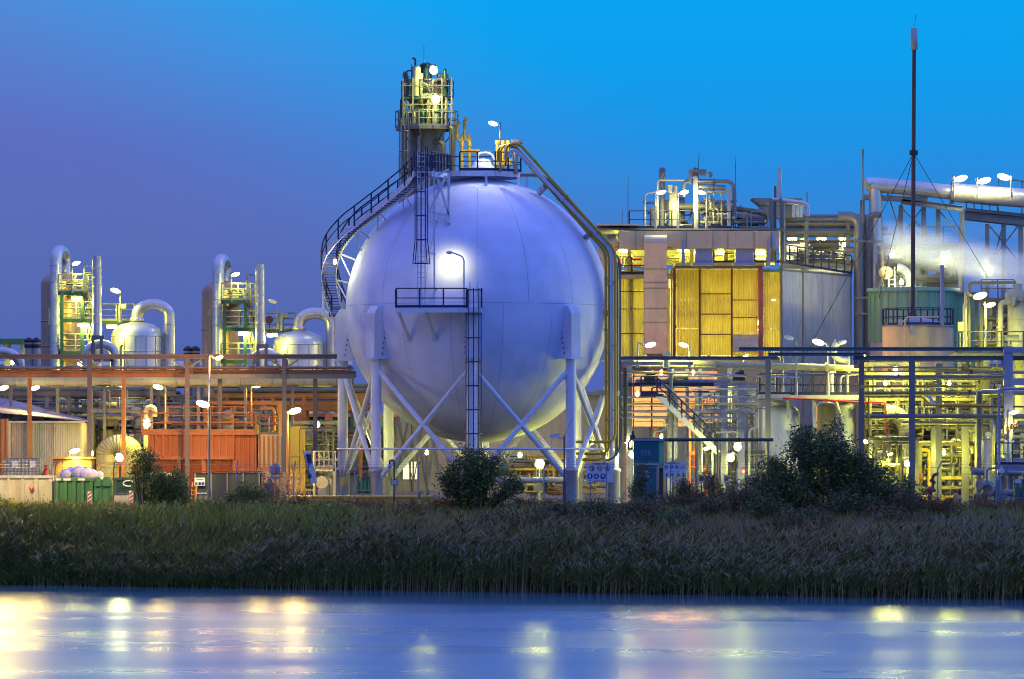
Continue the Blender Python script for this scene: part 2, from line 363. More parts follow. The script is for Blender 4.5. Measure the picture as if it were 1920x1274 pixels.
def vessel(par, x, y, z0, z1, r, mat, name='vessel', n=22, rings=True, dome=.5):
    mb = MB(); h = r*dome
    mb.lathe((x, y, 0), [(r, z0), (r, z1-h)]+[(r*math.cos(R_(a)), z1-h+h*math.sin(R_(a))) for a in (15, 30, 45, 60, 75, 88)]+[(.001, z1)], n)
    o = O(name, mb, M[mat], par)
    if rings:
        k = max(1, int((z1-h-z0)/1.3))
        REP('seam_band', MB().lathe((0, 0, 0), [(r+.001, -.03), (r+.018, -.02), (r+.018, .02), (r+.001, .03)], n), M[mat], o, [(x, y, z0+(z1-h-z0)*i/k) for i in range(1, k+1)])
    return o
def drum(par, x0, x1, y, z, r, mat, name='drum', n=18):
    mb = MB(); h = r*.45; e = [(0.001, x0-h), (r*.55, x0-h*.83), (r*.87, x0-h*.5), (r, x0)]
    mb.lathe((0, y, z), e+[(a, x1+x0-b) for a, b in reversed(e)], n, 'x'); o = O(name, mb, M[mat], par)
    s = MB(); [s.box(xx-.12, xx+.12, y-r*.8, y+r*.8, max(0, z-r-.8), z-r*.55) for xx in (x0+.15*(x1-x0), x0+.85*(x1-x0))]; O('saddle', s, M['concrete'], par)
    return o
def pipe(par, pts, r, mat, n=8, rad=None, fl=True, name='pipe'):
    P = fil(pts, rad or max(.25, r*2.6)); mb = MB(); mb.tube(P, r, n)
    if fl:
        for a, b in zip(pts, pts[1:]):
            a, b = Vector(a), Vector(b); l = (b-a).length
            if l > 1.6:
                t = (b-a)/l; k = int(l/4)+1
                for i in range(k):
                    c = a.lerp(b, (i+.5)/k); mb.cyl(c-t*.05, c-t*.008, r*1.55, n=n+2); mb.cyl(c+t*.008, c+t*.05, r*1.55, n=n+2)
    return O(name, mb, M[mat], par)
def rack(name, label, cat, u0, u1, d0, d1, cols, levels, pipes, mat='grey_steel', zb=0, vtop=None, cw=.28, wide=None, group=None):
    """pipe rack: columns at survey stations, beams at levels (rows of v), pipes = (v, r, material, depth share[, ua, ub])"""
    t = T(name, label, cat, (gx((u0+u1)/2, d0), d0, zb), group)
    zt = gz(vtop if vtop else min(levels), d0)
    for k, u in enumerate(cols):
        for d in (d0, d1): O('column', MB().ibeam((gx(u, d0), d, zb), (gx(u, d0), d, zt), cw, cw), M[mat], t)
        for v in levels: O('cross_beam', MB().beam((gx(u, d0), d0+cw/2, gz(v, d0)), (gx(u, d0), d1-cw/2, gz(v, d0)), .2, .2), M[mat], t)
    for v in levels:
        for d in (d0-.16, d1+.16): O('beam', MB().ibeam((gx(u0, d0), d, gz(v, d0)), (gx(u1, d0), d, gz(v, d0)), .16, .24), M[mat], t)
    for pp in pipes:
        v, r, mt, sh = pp[:4]; a, b = pp[4:6] if len(pp) > 4 else (u0, u1); d = d0+(d1-d0)*sh
        pts = [(gx(a, d0), d, gz(v, d0)), (gx(b, d0), d, gz(v, d0))]
        if len(pp) > 6: pts = pts + [(gx(b, d0), d, gz(pp[6], d0))]
        pipe(t, pts, r, mt)
    return t
def skid(name, label, cat, u0, u1, v0, v1, d, seed, n=14, r=(.04, .15), mats=('cream_pipe', 'cream_pipe', 'galv', 'grey_steel'), ves=2, dr=1, dep=3.2, steel='grey_steel', frame=True, rails=True, zb=0, group=None):
    """process unit: steel frame, vessels, drums and a tangle of pipework with valves"""
    rg = random.Random(seed); x0, x1 = gx(u0, d), gx(u1, d); z1, z0 = gz(v0, d), max(zb, gz(v1, d))
    t = T(name, label, cat, ((x0+x1)/2, d, zb), group)
    if frame:
        k = max(2, int((x1-x0)/3.2)+1)
        for i in range(k):
            x = x0+(x1-x0)*i/(k-1)
            for y in (d, d+dep): O('column', MB().ibeam((x, y, zb), (x, y, z1), .2, .2), M[steel], t)
        nl = max(1, int((z1-z0)/2.4))
        for j in range(1, nl+1):
            z = z0+(z1-z0)*j/nl
            for y in (d-.12, d+dep): O('beam', MB().ibeam((x0-.15, y, z-.1), (x1+.15, y, z-.1), .14, .2), M[steel], t)
            if rails and (j < nl or rg.random() < .5):
                a, b = sorted(rg.sample([x0, x0+(x1-x0)*.35, x0+(x1-x0)*.65, x1], 2)); b = max(b, a+1.2)
                O('deck', MB().box(a, b, d+.05, d+1.2, z+.01, z+.06), M['galv'], t); rail(t, [(a, d+.05, z+.06), (b, d+.05, z+.06)], rg.choice(('cream_pipe', 'grey_steel', 'galv')), toe=False)
    for i in range(ves):
        q = rg.uniform(.25, .55)*min(1.6, (z1-z0)/3); x = x0+(x1-x0)*(i+rg.uniform(.3, .7))/ves; h = rg.uniform(1.3, min(4.2, max(1.5, z1-z0)))
        zz = z0+rg.choice((0, 0, .3))*(z1-z0); vessel(t, x, d+dep*rg.uniform(.3, .8), zz, min(zz+h, z1+.6), q, rg.choice(('cream', 'galv', 'cream_pipe')), n=14)
    for i in range(dr):
        w = rg.uniform(1.2, 2.2); x = rg.uniform(x0+.3, max(x0+.4, x1-w-.3)); drum(t, x, min(x+w, x1), d+dep*.5, z0+rg.uniform(.5, .9)+rg.choice((0, .45))*(z1-z0), rg.uniform(.3, .5), rg.choice(('cream', 'cream_pipe', 'galv')), n=12)
    for i in range(int(n*1.35)):
        y = d+rg.uniform(.1, dep); q = r[0]+(r[1]-r[0])*rg.random()**2; p = [Vector((rg.uniform(x0, x1), y, rg.uniform(z0+.2, z1)))]
        for ax in rg.choice(('xz', 'zx', 'xzx', 'zxz', 'xyz', 'zxyz', 'xzxz')):
            c = p[-1].copy()
            if ax == 'x': c.x = rg.uniform(x0, x1) if rg.random() < .6 else rg.choice((x0, x1))
            elif ax == 'z': c.z = rg.uniform(z0+.1, z1)
            else: c.y = d+rg.uniform(.1, dep)
            if (c-p[-1]).length > .35: p.append(c)
        if len(p) < 2: continue
        mt = rg.choice(mats); pipe(t, p, q, mt, 7)
        for a, b in zip(p, p[1:]):
            if (b-a).length > 1.1 and rg.random() < .45:
                ax = 'x' if abs(b.x-a.x) > .5 else 'z' if abs(b.z-a.z) > .5 else None
                if ax: valve(t, a.lerp(b, rg.uniform(.3, .7)), q*1.5+.03, mt, rg.choice(('red', 'grey_steel', 'navy', 'yellow')), ax)
    return t
# ------------------------------------------------------------------ river, bank, ground
def shore(x): return 253.7 - .57*max(-75, min(75, x))
def mat_water():
    m = bpy.data.materials.new('water'); m.use_nodes = True; t = m.node_tree; b = t.nodes['Principled BSDF']
    b.inputs['Base Color'].default_value = (.05, .21, .28, 1); b.inputs['IOR'].default_value = 1.75
    g = t.nodes.new('ShaderNodeNewGeometry')
    def nz(sc, det):
        mp = t.nodes.new('ShaderNodeMapping'); mp.inputs[3].default_value = sc; t.links.new(g.outputs['Position'], mp.inputs[0])
        n = t.nodes.new('ShaderNodeTexNoise'); n.inputs['Scale'].default_value = 1; n.inputs['Detail'].default_value = det; t.links.new(mp.outputs[0], n.inputs[0]); return n.outputs[0]
    a = nz((.8, 2.2, 1), 3); c = nz((.035, .10, 1), 3)
    r = t.nodes.new('ShaderNodeMapRange'); r.inputs[1].default_value = .3; r.inputs[2].default_value = .7; r.inputs[3].default_value = .22; r.inputs[4].default_value = .36; t.links.new(c, r.inputs[0]); 
    def mt(op, p, q):
        n = t.nodes.new('ShaderNodeMath'); n.operation = op
        for i, z in enumerate((p, q)):
            if isinstance(z, (int, float)): n.inputs[i].default_value = z
            else: t.links.new(z, n.inputs[i])
        return n.outputs[0]
    sp = t.nodes.new('ShaderNodeSeparateXYZ'); t.links.new(g.outputs['Position'], sp.inputs[0])   # calm water in the lee of the reeds
    lee = t.nodes.new('ShaderNodeMapRange'); t.links.new(mt('ADD', sp.outputs[1], mt('MULTIPLY', sp.outputs[0], .57)), lee.inputs[0]); lee.inputs[1].default_value = 212; lee.inputs[2].default_value = 252; lee.inputs[3].default_value = 1; lee.inputs[4].default_value = .12
    t.links.new(mt('MULTIPLY', r.outputs[0], lee.outputs[0]), b.inputs['Roughness'])
    bp = t.nodes.new('ShaderNodeBump'); bp.inputs[0].default_value = .2; bp.inputs[1].default_value = .03; t.links.new(a, bp.inputs['Height'])
    t.links.new(bp.outputs[0], b.inputs['Normal']); return m
mb = MB(); mb.quad((-1500, -60, -4), (1500, -60, -4), (1500, 330, -4), (-1500, 330, -4)); ST('river_water', mb, mat_water())
rg = random.Random(3)
paint('soil', (.05, .042, .03), .95, dirt=.5, dc=(.08, .06, .03), streak=False, bump=.4)
def bank_z(x, y):
    s = (y-shore(x))/(277-shore(x)) if shore(x) < 276 else 1
    if s <= 0: return -4 + s*6
    k = min(1, s); base = -4 + 4*(1-(1-k)**1.7)
    return base + .22*math.sin(x*.35+y*.2)*math.sin(y*.5-x*.13)*min(1, 4*k)*(1-k)
mb = MB(); xs = [-90+1.5*i for i in range(121)]; ns = 26
for x in xs:
    for j in range(ns+1):
        y = shore(x)-2+(277.0-shore(x)+2)*j/ns if shore(x) < 276 else 277-.01*(ns-j)
        mb.v.append((x, y, min(0., bank_z(x, y)) if j < ns else 0.))
for i in range(len(xs)-1):
    for j in range(ns): mb.f.append([i*(ns+1)+j, (i+1)*(ns+1)+j, (i+1)*(ns+1)+j+1, i*(ns+1)+j+1]); mb.sm.append(True)
ST('river_bank', mb, M['soil'])
mb = MB()
mb.quad((-2500, 277, 0), (2500, 277, 0), (2500, 4500, 0), (-2500, 4500, 0)); ST('ground', mb, M['asphalt'])

# ------------------------------------------------------------------ sphere tank
C = Vector((-2.0, 300, 11.34)); RS = 7.75; A0 = -2.3
tank = T('sphere_tank', 'huge white spherical gas tank on eight braced legs', 'gas tank', (-2.0, 300, 0))
def sph(r, lon, lat):
    a, b = R_(lon), R_(lat); return C + Vector((r*math.cos(b)*math.sin(a), -r*math.cos(b)*math.cos(a), r*math.sin(b)))
mb = MB(); mb.ell(C, RS-.035, RS-.035, RS-.035, 96, 48); O('shell', mb, M['seam'], tank)
def plate(lo0, lo1, la0, la1, n=8, m=14):
    g = .008/RS*57.3; vs = []; la0 += g; la1 -= g
    for j in range(m+1):
        la = la0+(la1-la0)*j/m; gg = g/max(.15, math.cos(R_(la))) if lo1-lo0 < 359 else 0
        for i in range(n+1): vs.append(sph(RS, lo0+gg+(lo1-lo0-2*gg)*i/n, la))
    mb = MB(); mb.add(vs, [(j*(n+1)+i, j*(n+1)+i+1, (j+1)*(n+1)+i+1, (j+1)*(n+1)+i) for j in range(m) for i in range(n)], True)
    o = O('shell_plate', mb, M['shell'], tank); o.data.normals_split_custom_set_from_vertices([(v-C).normalized() for v in vs])
for k in range(16):
    plate(22.5*k, 22.5*k+22.5, 1.5, 64.6); plate(22.5*k+11.2, 22.5*k+33.7, -68, 1.5)
plate(0, 360, 64.6, 89.9, 64, 8); plate(0, 360, -89.9, -68, 64, 8)
LR = 7.93
def ld(a): return Vector((math.sin(R_(a)), -math.cos(R_(a)), 0))
def gp(a, r, z): p = ld(a)*r; return Vector((C.x+p.x, C.y+p.y, z))
for k in range(8):
    a = A0+45*k; ta = Vector((math.cos(R_(a)), math.sin(R_(a)), 0))
    leg = O('support_leg', MB().cyl(gp(a, LR, 1.9), gp(a, LR, 8.38), .30, n=20), M['white_steel'], tank)
    mb = MB(); mb.lathe(gp(a, LR, 0), [(.42, 0), (.40, 1.85), (.46, 1.93), (.46, 1.99), (.33, 2.13), (.30, 2.14)], 20); O('concrete_sleeve', mb, M['concrete'], leg)
    hz = MB(); pf = [(6.95, 8.42), (8.38, 8.42), (8.34, 11.0), (8.08, 11.4), (7.45, 11.4)]
    hz.prism([gp(a, r, z)-ta*.36 for r, z in pf], ta*.72)
    ha = O('haunch_box', hz, M['white_steel'], tank)
    fl = MB(); fl.prism([gp(a, r, 8.36)+ta*s for r, s in ((6.9, -.55), (8.5, -.55), (8.5, .55), (6.9, .55))], (0, 0, .05)); O('flange_plate', fl, M['white_steel'], ha)
    wv = MB()
    for s in (-1, 1):
        for q in range(9):
            p = gp(a, 7.78-.05*q, 8.7+.3*q)+ta*s*.40; wv.cbox(p, .05, .05, .1)
    O('weld_studs', wv, M['dark'], ha)
for k in range(8):
    a, b = A0+45*k, A0+45*k+45
    for p, q, o in ((a, b, .0), (b, a, .0)):
        s, e = gp(p, LR, 7.9), gp(q, LR, 1.25); t = (e-s).normalized()
        br = O('brace', MB().cyl(s+t*.2, e, .15, n=12), M['white_steel'], tank)
        gu = MB(); gu.beam(s+t*.1-Vector((0, 0, .3)), s+t*.55-Vector((0, 0, .3)), .03, .5); O('gusset', gu, M['white_steel'], br)
mb = MB(); ring = [gp(A0+45*k, LR, 3.1) for k in range(8)]
for k in (7, 0): pass
mb.tube([gp(A0-90, LR+.32, 3.2), gp(A0-45, LR+.33, 3.2), gp(A0, LR+.33, 3.2), gp(A0+45, LR+.33, 3.2), gp(A0+90, LR+.32, 3.2)], .06, 8); O('ring_pipe', mb, M['white_steel'], tank)
mb = MB(); mb.cyl(C-Vector((0, 0, RS+.0)), C-Vector((0, 0, RS+.6)), .3, n=14); mb.cyl(C-Vector((0, 0, RS+.5)), C-Vector((0, 0, RS+.6)), .5, n=14)
mb.tube(fil([C-Vector((0, 0, RS+.55)), C-Vector((0, 0, RS+2.2)), C+Vector((5, 1, -RS-2.2))], .5), .16, 10); O('bottom_nozzle', mb, M['white_steel'], tank)
# front platform
d = 290.9; X0, X1 = gx(742, d), gx(903, d); zf = gz(579, d)
mb = MB(); mb.box(X0, X1, d, 292.55, zf, zf+.05); mb.box(X0, X1, d-.02, d, zf-.22, zf+.03); mb.box(X0-.02, X0, d, 292.9, zf-.22, zf+.03); mb.box(X1, X1+.02, d, 292.9, zf-.22, zf+.03)
pl = O('platform', mb, M['white_steel'], tank)
rail(tank, [(X0, 292.7, zf+.05), (X0, d, zf+.05), (gx(876, d), d, zf+.05)], step=1.45, r=.04); rail(tank, [(X1, d+.2, zf+.05), (X1, 292.6, zf+.05)], r=.04)
for u, u2, v2 in ((746, 767, 636), (797, 817, 636), (869, 868, 636)):
    mb = MB(); e = at(u2, v2, 292.2); e.y = 300-math.sqrt(max(1, RS**2-(e.z-C.z)**2-(e.x-C.x)**2)); mb.beam((gx(u, d), d+.1, zf-.1), e, .13, .13); mb.cbox(e, .4, .06, .25); O('strut', mb, M['white_steel'], pl)
# ladders
ladder(tank, gx(888, 291), 291.1, .5, zf+1.5); cage(tank, gx(888, 291), 291.1, 2.7, zf+1.15, w=.86, dep=.65)
xl = gx(790, 291.6); ladder(tank, xl, 291.7, zf+.05, 20.2); cage(tank, xl, 291.7, gz(495, 291.6), 20.4, w=.72, dep=.6, flare=.35)
mb = MB()
for s in (-1, 1): mb.beam((xl+.38*s+.35, 291.9, zf+.1), (xl+.38*s+.35, 291.9, 19.1), .09, .09)
for z in (12.5, 14.5, 16.5): mb.beam((xl+.7, 291.9, z), (xl+.9, 300-math.sqrt(max(4., RS**2-(z-C.z)**2-9)), z-.2), .08, .08)
O('ladder_frame', mb, M['white_steel'], tank)
# top platform, walkway
zt = 19.32; oc = [Vector((C.x+2.72*math.cos(R_(22.5+45*i)), C.y+2.72*math.sin(R_(22.5+45*i)), zt)) for i in range(8)]
mb = MB(); mb.prism([p-Vector((0, 0, .0)) for p in oc], (0, 0, .06))
for a, b in zip(oc, oc[1:]+oc[:1]): mb.beam(a-Vector((0, 0, .1)), b-Vector((0, 0, .1)), .06, .3)
O('top_platform', mb, M['white_steel'], tank)
up = Vector((0, 0, .06)); rail(tank, [p+up for p in oc[:4]], step=1.1, r=.04); rail(tank, [p+up for p in oc[5:]+oc[:1]], step=1.1, r=.04)
mb = MB()
for i in range(8):
    a = 45*i+10; p = sph(RS, a, 68); mb.beam(p, (p.x, p.y, zt-.1), .14, .14)
mb.lathe((C.x, C.y, zt-.3), [(.001, 0), (.5, 0), (.62, -.1), (.62, .02), (.3, .1)], 16); O('platform_stub', mb, M['white_steel'], tank)
wa, wb = Vector((xl+.1, 292.1, 19.0)), Vector((C.x-2.1, 298.5, 19.22)); mb = MB(); mb.beam(wa, wb, 1.0, .07)
tn = (wb-wa).normalized(); sd = Vector((-tn.y, tn.x, 0)).normalized()*.5
for s in (-1, 1): mb.beam(wa+sd*s-Vector((0, 0, .12)), wb+sd*s-Vector((0, 0, .12)), .05, .26)
O('walkway', mb, M['white_steel'], tank)
for s in (-1, 1): rail(tank, [wa+sd*s+up, wb+sd*s+up], step=1.0, r=.04)
mb = MB(); fa, fb = at(805, 398, 294.4), at(841, 405, 294.2); ta_, tb_ = Vector((fa.x-.5, 294.2, 19.0)), Vector((fb.x, 294.2, 19.1))
for p, q in ((fa, ta_), (fb, tb_), (fb, at(818, 325, 294.2)), (fa, at(836, 330, 294.2)), (fa, fb), (at(806, 335, 294.2), at(842, 318, 294.2))): mb.beam(p, q, .13, .13)
for p in (fa, fb): mb.cbox(p-Vector((0, 0, .2)), .22, .5, .5)
O('walkway_trestle', mb, M['white_steel'], tank)
# spiral stair on the flank
cp = [(-8.25, 3.4, -.2), (-8.6, 1.9, .9), (-8.75, .5, 2.1), (-8.45, -.8, 3.3), (-7.55, -1.8, 4.4), (-6.3, -2.5, 5.35), (-4.9, -3.3, 6.35), (-3.6, -4.6, 7.3), (-3.2, -6.4, 7.68)]
cp = [C+Vector(p) for p in cp]; path = []
for i in range(len(cp)-1):
    p0, p1, p2, p3 = cp[max(i-1, 0)], cp[i], cp[i+1], cp[min(i+2, len(cp)-1)]
    for j in range(8):
        t = j/8; path.append(.5*((2*p1)+(p2-p0)*t+(2*p0-5*p1+4*p2-p3)*t*t+(3*p1-p0-3*p2+p3)*t**3))
path.append(cp[-1])
def side(i, w):
    t = path[min(i+1, len(path)-1)]-path[max(i-1, 0)]; n = Vector((-t.y, t.x, 0)).normalized(); return path[i]+n*w
for s in (-.42, .42):
    q = [side(i, s) for i in range(len(path))]; mb = MB()
    for a, b in zip(q, q[1:]): mb.beam(a, b, .05, .30)
    st = O('stair_stringer', mb, M['white_steel'], tank)
tr = []; ro = []
for i in range(1, len(path)-1):
    t = path[i+1]-path[i-1]; n = max(1, int(round((path[i+1].z-path[i].z)/.22)))
    for k in range(n): tr.append(path[i].lerp(path[i+1], k/n)); ro.append(math.atan2(t.y, t.x))
REP('tread', MB().box(-.13, .13, -.40, .40, -.02, .02), M['navy'], st, tr, ro)
for s in (-.45, .45):
    mb = MB(); h = Vector((0, 0, 1.1)); q = [side(i, s) for i in range(len(path))]
    mb.tube([p+h for p in q], .045, 6); mb.tube([p+h*.55 for p in q], .035, 6)
    o = O('stair_rail', mb, M['navy'], tank); REP('post', MB().box(-.045, .045, -.045, .045, -.05, 1.1), M['navy'], o, [q[i] for i in range(0, len(q), 6)])
land = cp[0]+Vector((.15, .6, -.12)); mb = MB(); mb.cbox(land, 1.5, 1.4, .08); mb.beam(land, land+Vector((1.6, -.6, -1.8)), .1, .1); mb.beam(land+Vector((-.4, 0, 0)), land+Vector((1.5, -1, -1.6)), .1, .1); O('stair_landing', mb, M['white_steel'], tank)
rail(tank, [land+Vector((.75, -.6, .04)), land+Vector((.75, .7, .04)), land+Vector((-.75, .7, .04))], r=.04)
for i in (14, 24, 34, 42, 50):
    p = side(i, -.42 if (side(i, -.42)-C).length < (side(i, .42)-C).length else .42); n = (p-C).normalized(); f = C+n*RS; mb = MB(); mb.beam(p, f, .1, .1); mb.beam(p, C+(n-Vector((0, 0, .13))).normalized()*RS, .08, .08); O('stair_bracket', mb, M['white_steel'], tank)
mb = MB(); mb.tube(fil([at(606, 590, 301.5), at(606, 495, 301.5), at(612, 492, 301.5)], .2), .07, 8); O('stair_lamp_post', mb, M['white_steel'], tank)
# top valves
mb = MB(); p = at(905, 312, 298.6); mb.lathe(p-Vector((0, 0, .2)), [(.75, 0), (.75, .12), (.55, .3), (.5, .55), (.001, .68)], 16); mb.tube(fil([p+Vector((-.3, -.3, .2)), p+Vector((-.3, -.3, .75)), p+Vector((.5, -.3, .75)), p+Vector((.8, -.3, .1))], .3), .07, 8); O('manhole_dome', mb, M['white_steel'], tank)
for i, u in enumerate((866, 880)):
    mb = MB(); p = at(u, 325, 300.5); top = gz(232 if i == 0 else 226, 300.5); mb.tube(fil([p, (p.x, p.y, gz(265, 300.5)), (p.x-.28, p.y, gz(262, 300.5)), (p.x-.28, p.y, top)], .15), .10, 8); mb.tube([(p.x-.28, p.y, top-.02), (p.x-.12, p.y, top+.1)], .13, 8); mb.cyl((p.x, p.y, gz(275, 300.5)), (p.x, p.y, gz(250, 300.5)), .16, .05, 8)
    mb.cyl((p.x, p.y, gz(285, 300.5)), (p.x+.6, p.y, gz(283, 300.5)), .12, n=8); O('relief_valve', mb, M['yellow'], tank)
for u in (932, 943, 953):
    p = at(u, 322, 298.8); mb = MB(); mb.cyl(p, (p.x, p.y, gz(270, 298.8)), .09, n=8); mb.cyl((p.x, p.y, gz(270, 298.8)), (p.x, p.y, gz(264, 298.8)), .13, n=8); mb.cbox((p.x, p.y, gz(304, 298.8)), .4, .4, .35); O('yellow_valve', mb, M['yellow'], tank)
tp = at(966, 327, 298.6); mb = MB(); mb.cyl(tp, (tp.x, tp.y, gz(268, 298.6)), .16, n=10); mb.tube([at(958, 266, 298.6), at(980, 267, 298.6)], .14, 10); O('vent_tee', mb, M['galv'], tank)
# transfer lines down the flank
y0 = 297.2
def dpts(L_, y): return [at(u, v, y) for u, v in L_]
for i, (o, r, mt) in enumerate(((0, .085, 'yellow'), (5, .075, 'yellow'), (10, .10, 'white_steel'), (15, .085, 'yellow'))):
    pipe(tank, dpts([(934+o, 305), (934+o, 275-o*.2), (958+o, 272-o*.2), (1136+o*1.15, 474-o*.3), (1136+o*1.15, 862-o*2.2), (1060, 862-o*2.2)] if mt == 'yellow' else [(946, 300), (962, 276), (1147, 470), (1147, 850)], y0-.12*i), r, mt, rad=.5, name='transfer_pipe')
mb = MB(); q = dpts([(975, 328), (1010, 328), (1032, 340), (1150, 478), (1156, 500), (1156, 855)], y0+.5); mb.tube(fil(q, .8), .13, 8); O('vapour_line', mb, M['galv'], tank)
mb = MB(); q = fil(dpts([(1026, 336), (1153, 474), (1163, 492), (1163, 800), (1162, 842), (1150, 860), (1135, 864)], y0+.3), .8)
for a, b in zip(q, q[1:]): mb.beam(a, b, .12, .22, (0, 1, 0))
O('cable_tray', mb, M['grey_steel'], tank)
for u, v, u2, v2 in ((1010, 362, 1022, 350), (1092, 452, 1106, 440), (1118, 586, 1150, 588), (1115, 736, 1160, 738)):
    mb = MB(); mb.beam(at(u, v, 298.5), at(u2, v2, 297.3), .22, .3); O('pipe_bracket', mb, M['lavender_steel'], tank)
# lamps on the sphere
t = T('gooseneck_lamp', 'gooseneck floodlight on the front platform shining on the white sphere', 'lamp', at(870, 578, 291.0))
mb = MB(); hp = at(843, 474, 291.3); mb.tube(fil([at(870, 578, 291.0), at(870, 482, 291.0), (hp.x, hp.y-.1, hp.z+.05)], .3), .045, 8); O('pole', mb, M['white_steel'], t)
mb = MB(); mb.ell(hp, .2, .14, .1, 10, 6); O('lamp_housing', mb, M['white_steel'], t); light(t, hp+Vector((0, .3, -.1)), 210, (1, .90, .32), .12, 128, at(846, 500, 292.8), 1.0)
pole_lamp(924, 233, 297.6, -1, 19.3, 'lit street lantern on a slim pole on top of the white sphere', 380, (1, .98, .72), 'lamp_white', 14, -3, .04)
bulb_lamp(628, 492, 298.6, 'small bright lamp on the curved stair beside the white sphere', 160, WH, 'lamp_white', .13)
# ------------------------------------------------------------------ distillation tower behind the sphere
d = 346
tw = T('column_tower', 'tall distillation column with ring platforms behind the white sphere', 'process tower', (gx(800, d), d, 0)); cx = gx(800, d)
vessel(tw, cx, d, 0, gz(150, d), 1.2, 'cream_pipe', 'column_shell', 28, True, .4)
for i, (u, r) in enumerate(((757, .10), (762, .07), (845, .09), (851, .13), (786, .11), (833, .16))):
    pipe(tw, [(gx(u, d), d-1.1-.1*i, 2), (gx(u, d), d-1.1-.1*i, gz(200+i*14, d)), (cx, d-.6, gz(196+i*14, d))], r, 'cream_pipe' if i % 2 else 'galv', fl=False)
def ring_deck(par, x, y, z, r, n=14, mat='grey_steel', rmat='galv', h=1.1, hoop=None):
    mb = MB(); mb.lathe((x, y, z), [(.2, 0), (r, 0), (r, -.18), (r-.05, -.18), (r-.05, -.03), (.2, -.03)], n, smooth=False); O('platform', mb, M[mat], par)
    pts = [(x+r*math.cos(2*math.pi*i/n), y+r*math.sin(2*math.pi*i/n), z) for i in range(n+1)]; rail(par, pts, rmat, h, 1.6, .035)
    mb = MB()
    for i in range(0, n, 2): a = 2*math.pi*i/n; mb.beam((x+(r-.1)*math.cos(a), y+(r-.1)*math.sin(a), z-.1), (x+1.15*math.cos(a), y+1.15*math.sin(a), z-1.1), .09, .09)
    O('deck_bracket', mb, M[mat], par)
ring_deck(tw, cx, d, gz(240, d), 2.1); ring_deck(tw, cx+.05, d, gz(183, d), 1.75); ring_deck(tw, cx-.1, d, gz(322, d), 1.75)
ladder(tw, gx(760, d), d-1.3, gz(420, d), gz(240, d), 'galv'); cage(tw, gx(760, d), d-1.35, gz(400, d), gz(225, d), 'grey_steel', .75, .6)
# tower head: condensers, vents, drums
rg = random.Random(8)
for i in range(16):
    x = cx+rg.uniform(-1.5, 1.5); z = gz(rg.choice((183, 240)), d); h = rg.uniform(.8, 2.1); y = d-rg.uniform(.4, 1.6)
    mb = MB(); r = rg.uniform(.08, .3); mb.lathe((x, y, z), [(r, 0), (r, h), (r*.8, h+r*.4), (.001, h+r*.5)], 10); O('drum', mb, M[rg.choice(('green_steel', 'galv', 'grey_steel', 'green_steel', 'cream'))], tw)
for i in range(12):
    x = cx+rg.uniform(-1.7, 1.7); z = gz(rg.choice((183, 240)), d); y = d-rg.uniform(.4, 1.7); x2 = cx+rg.uniform(-1.7, 1.7); h = rg.uniform(.6, 2)
    pipe(tw, [(x, y, z), (x, y, z+h), (x2, y, z+h), (x2, y, z)], rg.uniform(.04, .10), rg.choice(('green_steel', 'galv', 'grey_steel')), fl=False)
    if i % 2: valve(tw, (x, y, z+h*.5), .12, 'grey_steel', 'red', 'z')
for u in (757, 775, 829, 847):
    O('corner_post', MB().box(gx(u, d)-.05, gx(u, d)+.05, d-1.75, d-1.65, gz(240, d), gz(150, d)), M['grey_steel'], tw)
for v in (165, 200, 213): O('tie_bar', MB().box(gx(754, d), gx(850, d), d-1.78, d-1.72, gz(v, d), gz(v-1.5, d)), M['grey_steel'], tw)
for u, v, r in ((779, 112, .07), (772, 122, .03), (795, 88, .02)):
    mb = MB(); mb.tube(fil([(gx(u, d), d-.4, gz(200, d)), (gx(u, d), d-.4, gz(v, d)), (gx(u, d)-(.2 if r > .05 else .01), d-.4, gz(v-2, d))], .1), r, 7); O('vent_pipe', mb, M['navy' if r > .05 else 'grey_steel'], tw)
pipe(tw, [(gx(761, d), d-.5, gz(150, d)), (gx(761, d), d-.5, gz(134, d)), (gx(779, d), d-.5, gz(134, d))], .05, 'navy', fl=False)
vessel(tw, gx(799, d), d-.2, gz(183, d), gz(118, d), .42, 'green_steel', 'head_drum', 14)
mb = MB(); p = at(832, 146, d); mb.box(p.x-.3, p.x+.35, d-.8, d-.3, p.z-.3, p.z+.2); mb.beam(p+Vector((0, -.5, -.3)), (p.x-.1, d-.5, gz(183, d)), .08, .08); O('dark_floodlight', mb, M['green_steel'], tw)
for u, v, e, pw, nm in ((813, 132, 'lamp_white', 300, 'blazing round lamp at the very top of the distillation tower'), (817, 187, 'lamp_yellow', 420, 'bright lamp under the upper ring platform of the tower')):
    bulb_lamp(u, v, d-2.2, nm, pw, YG, e, .30 if v < 150 else .32)

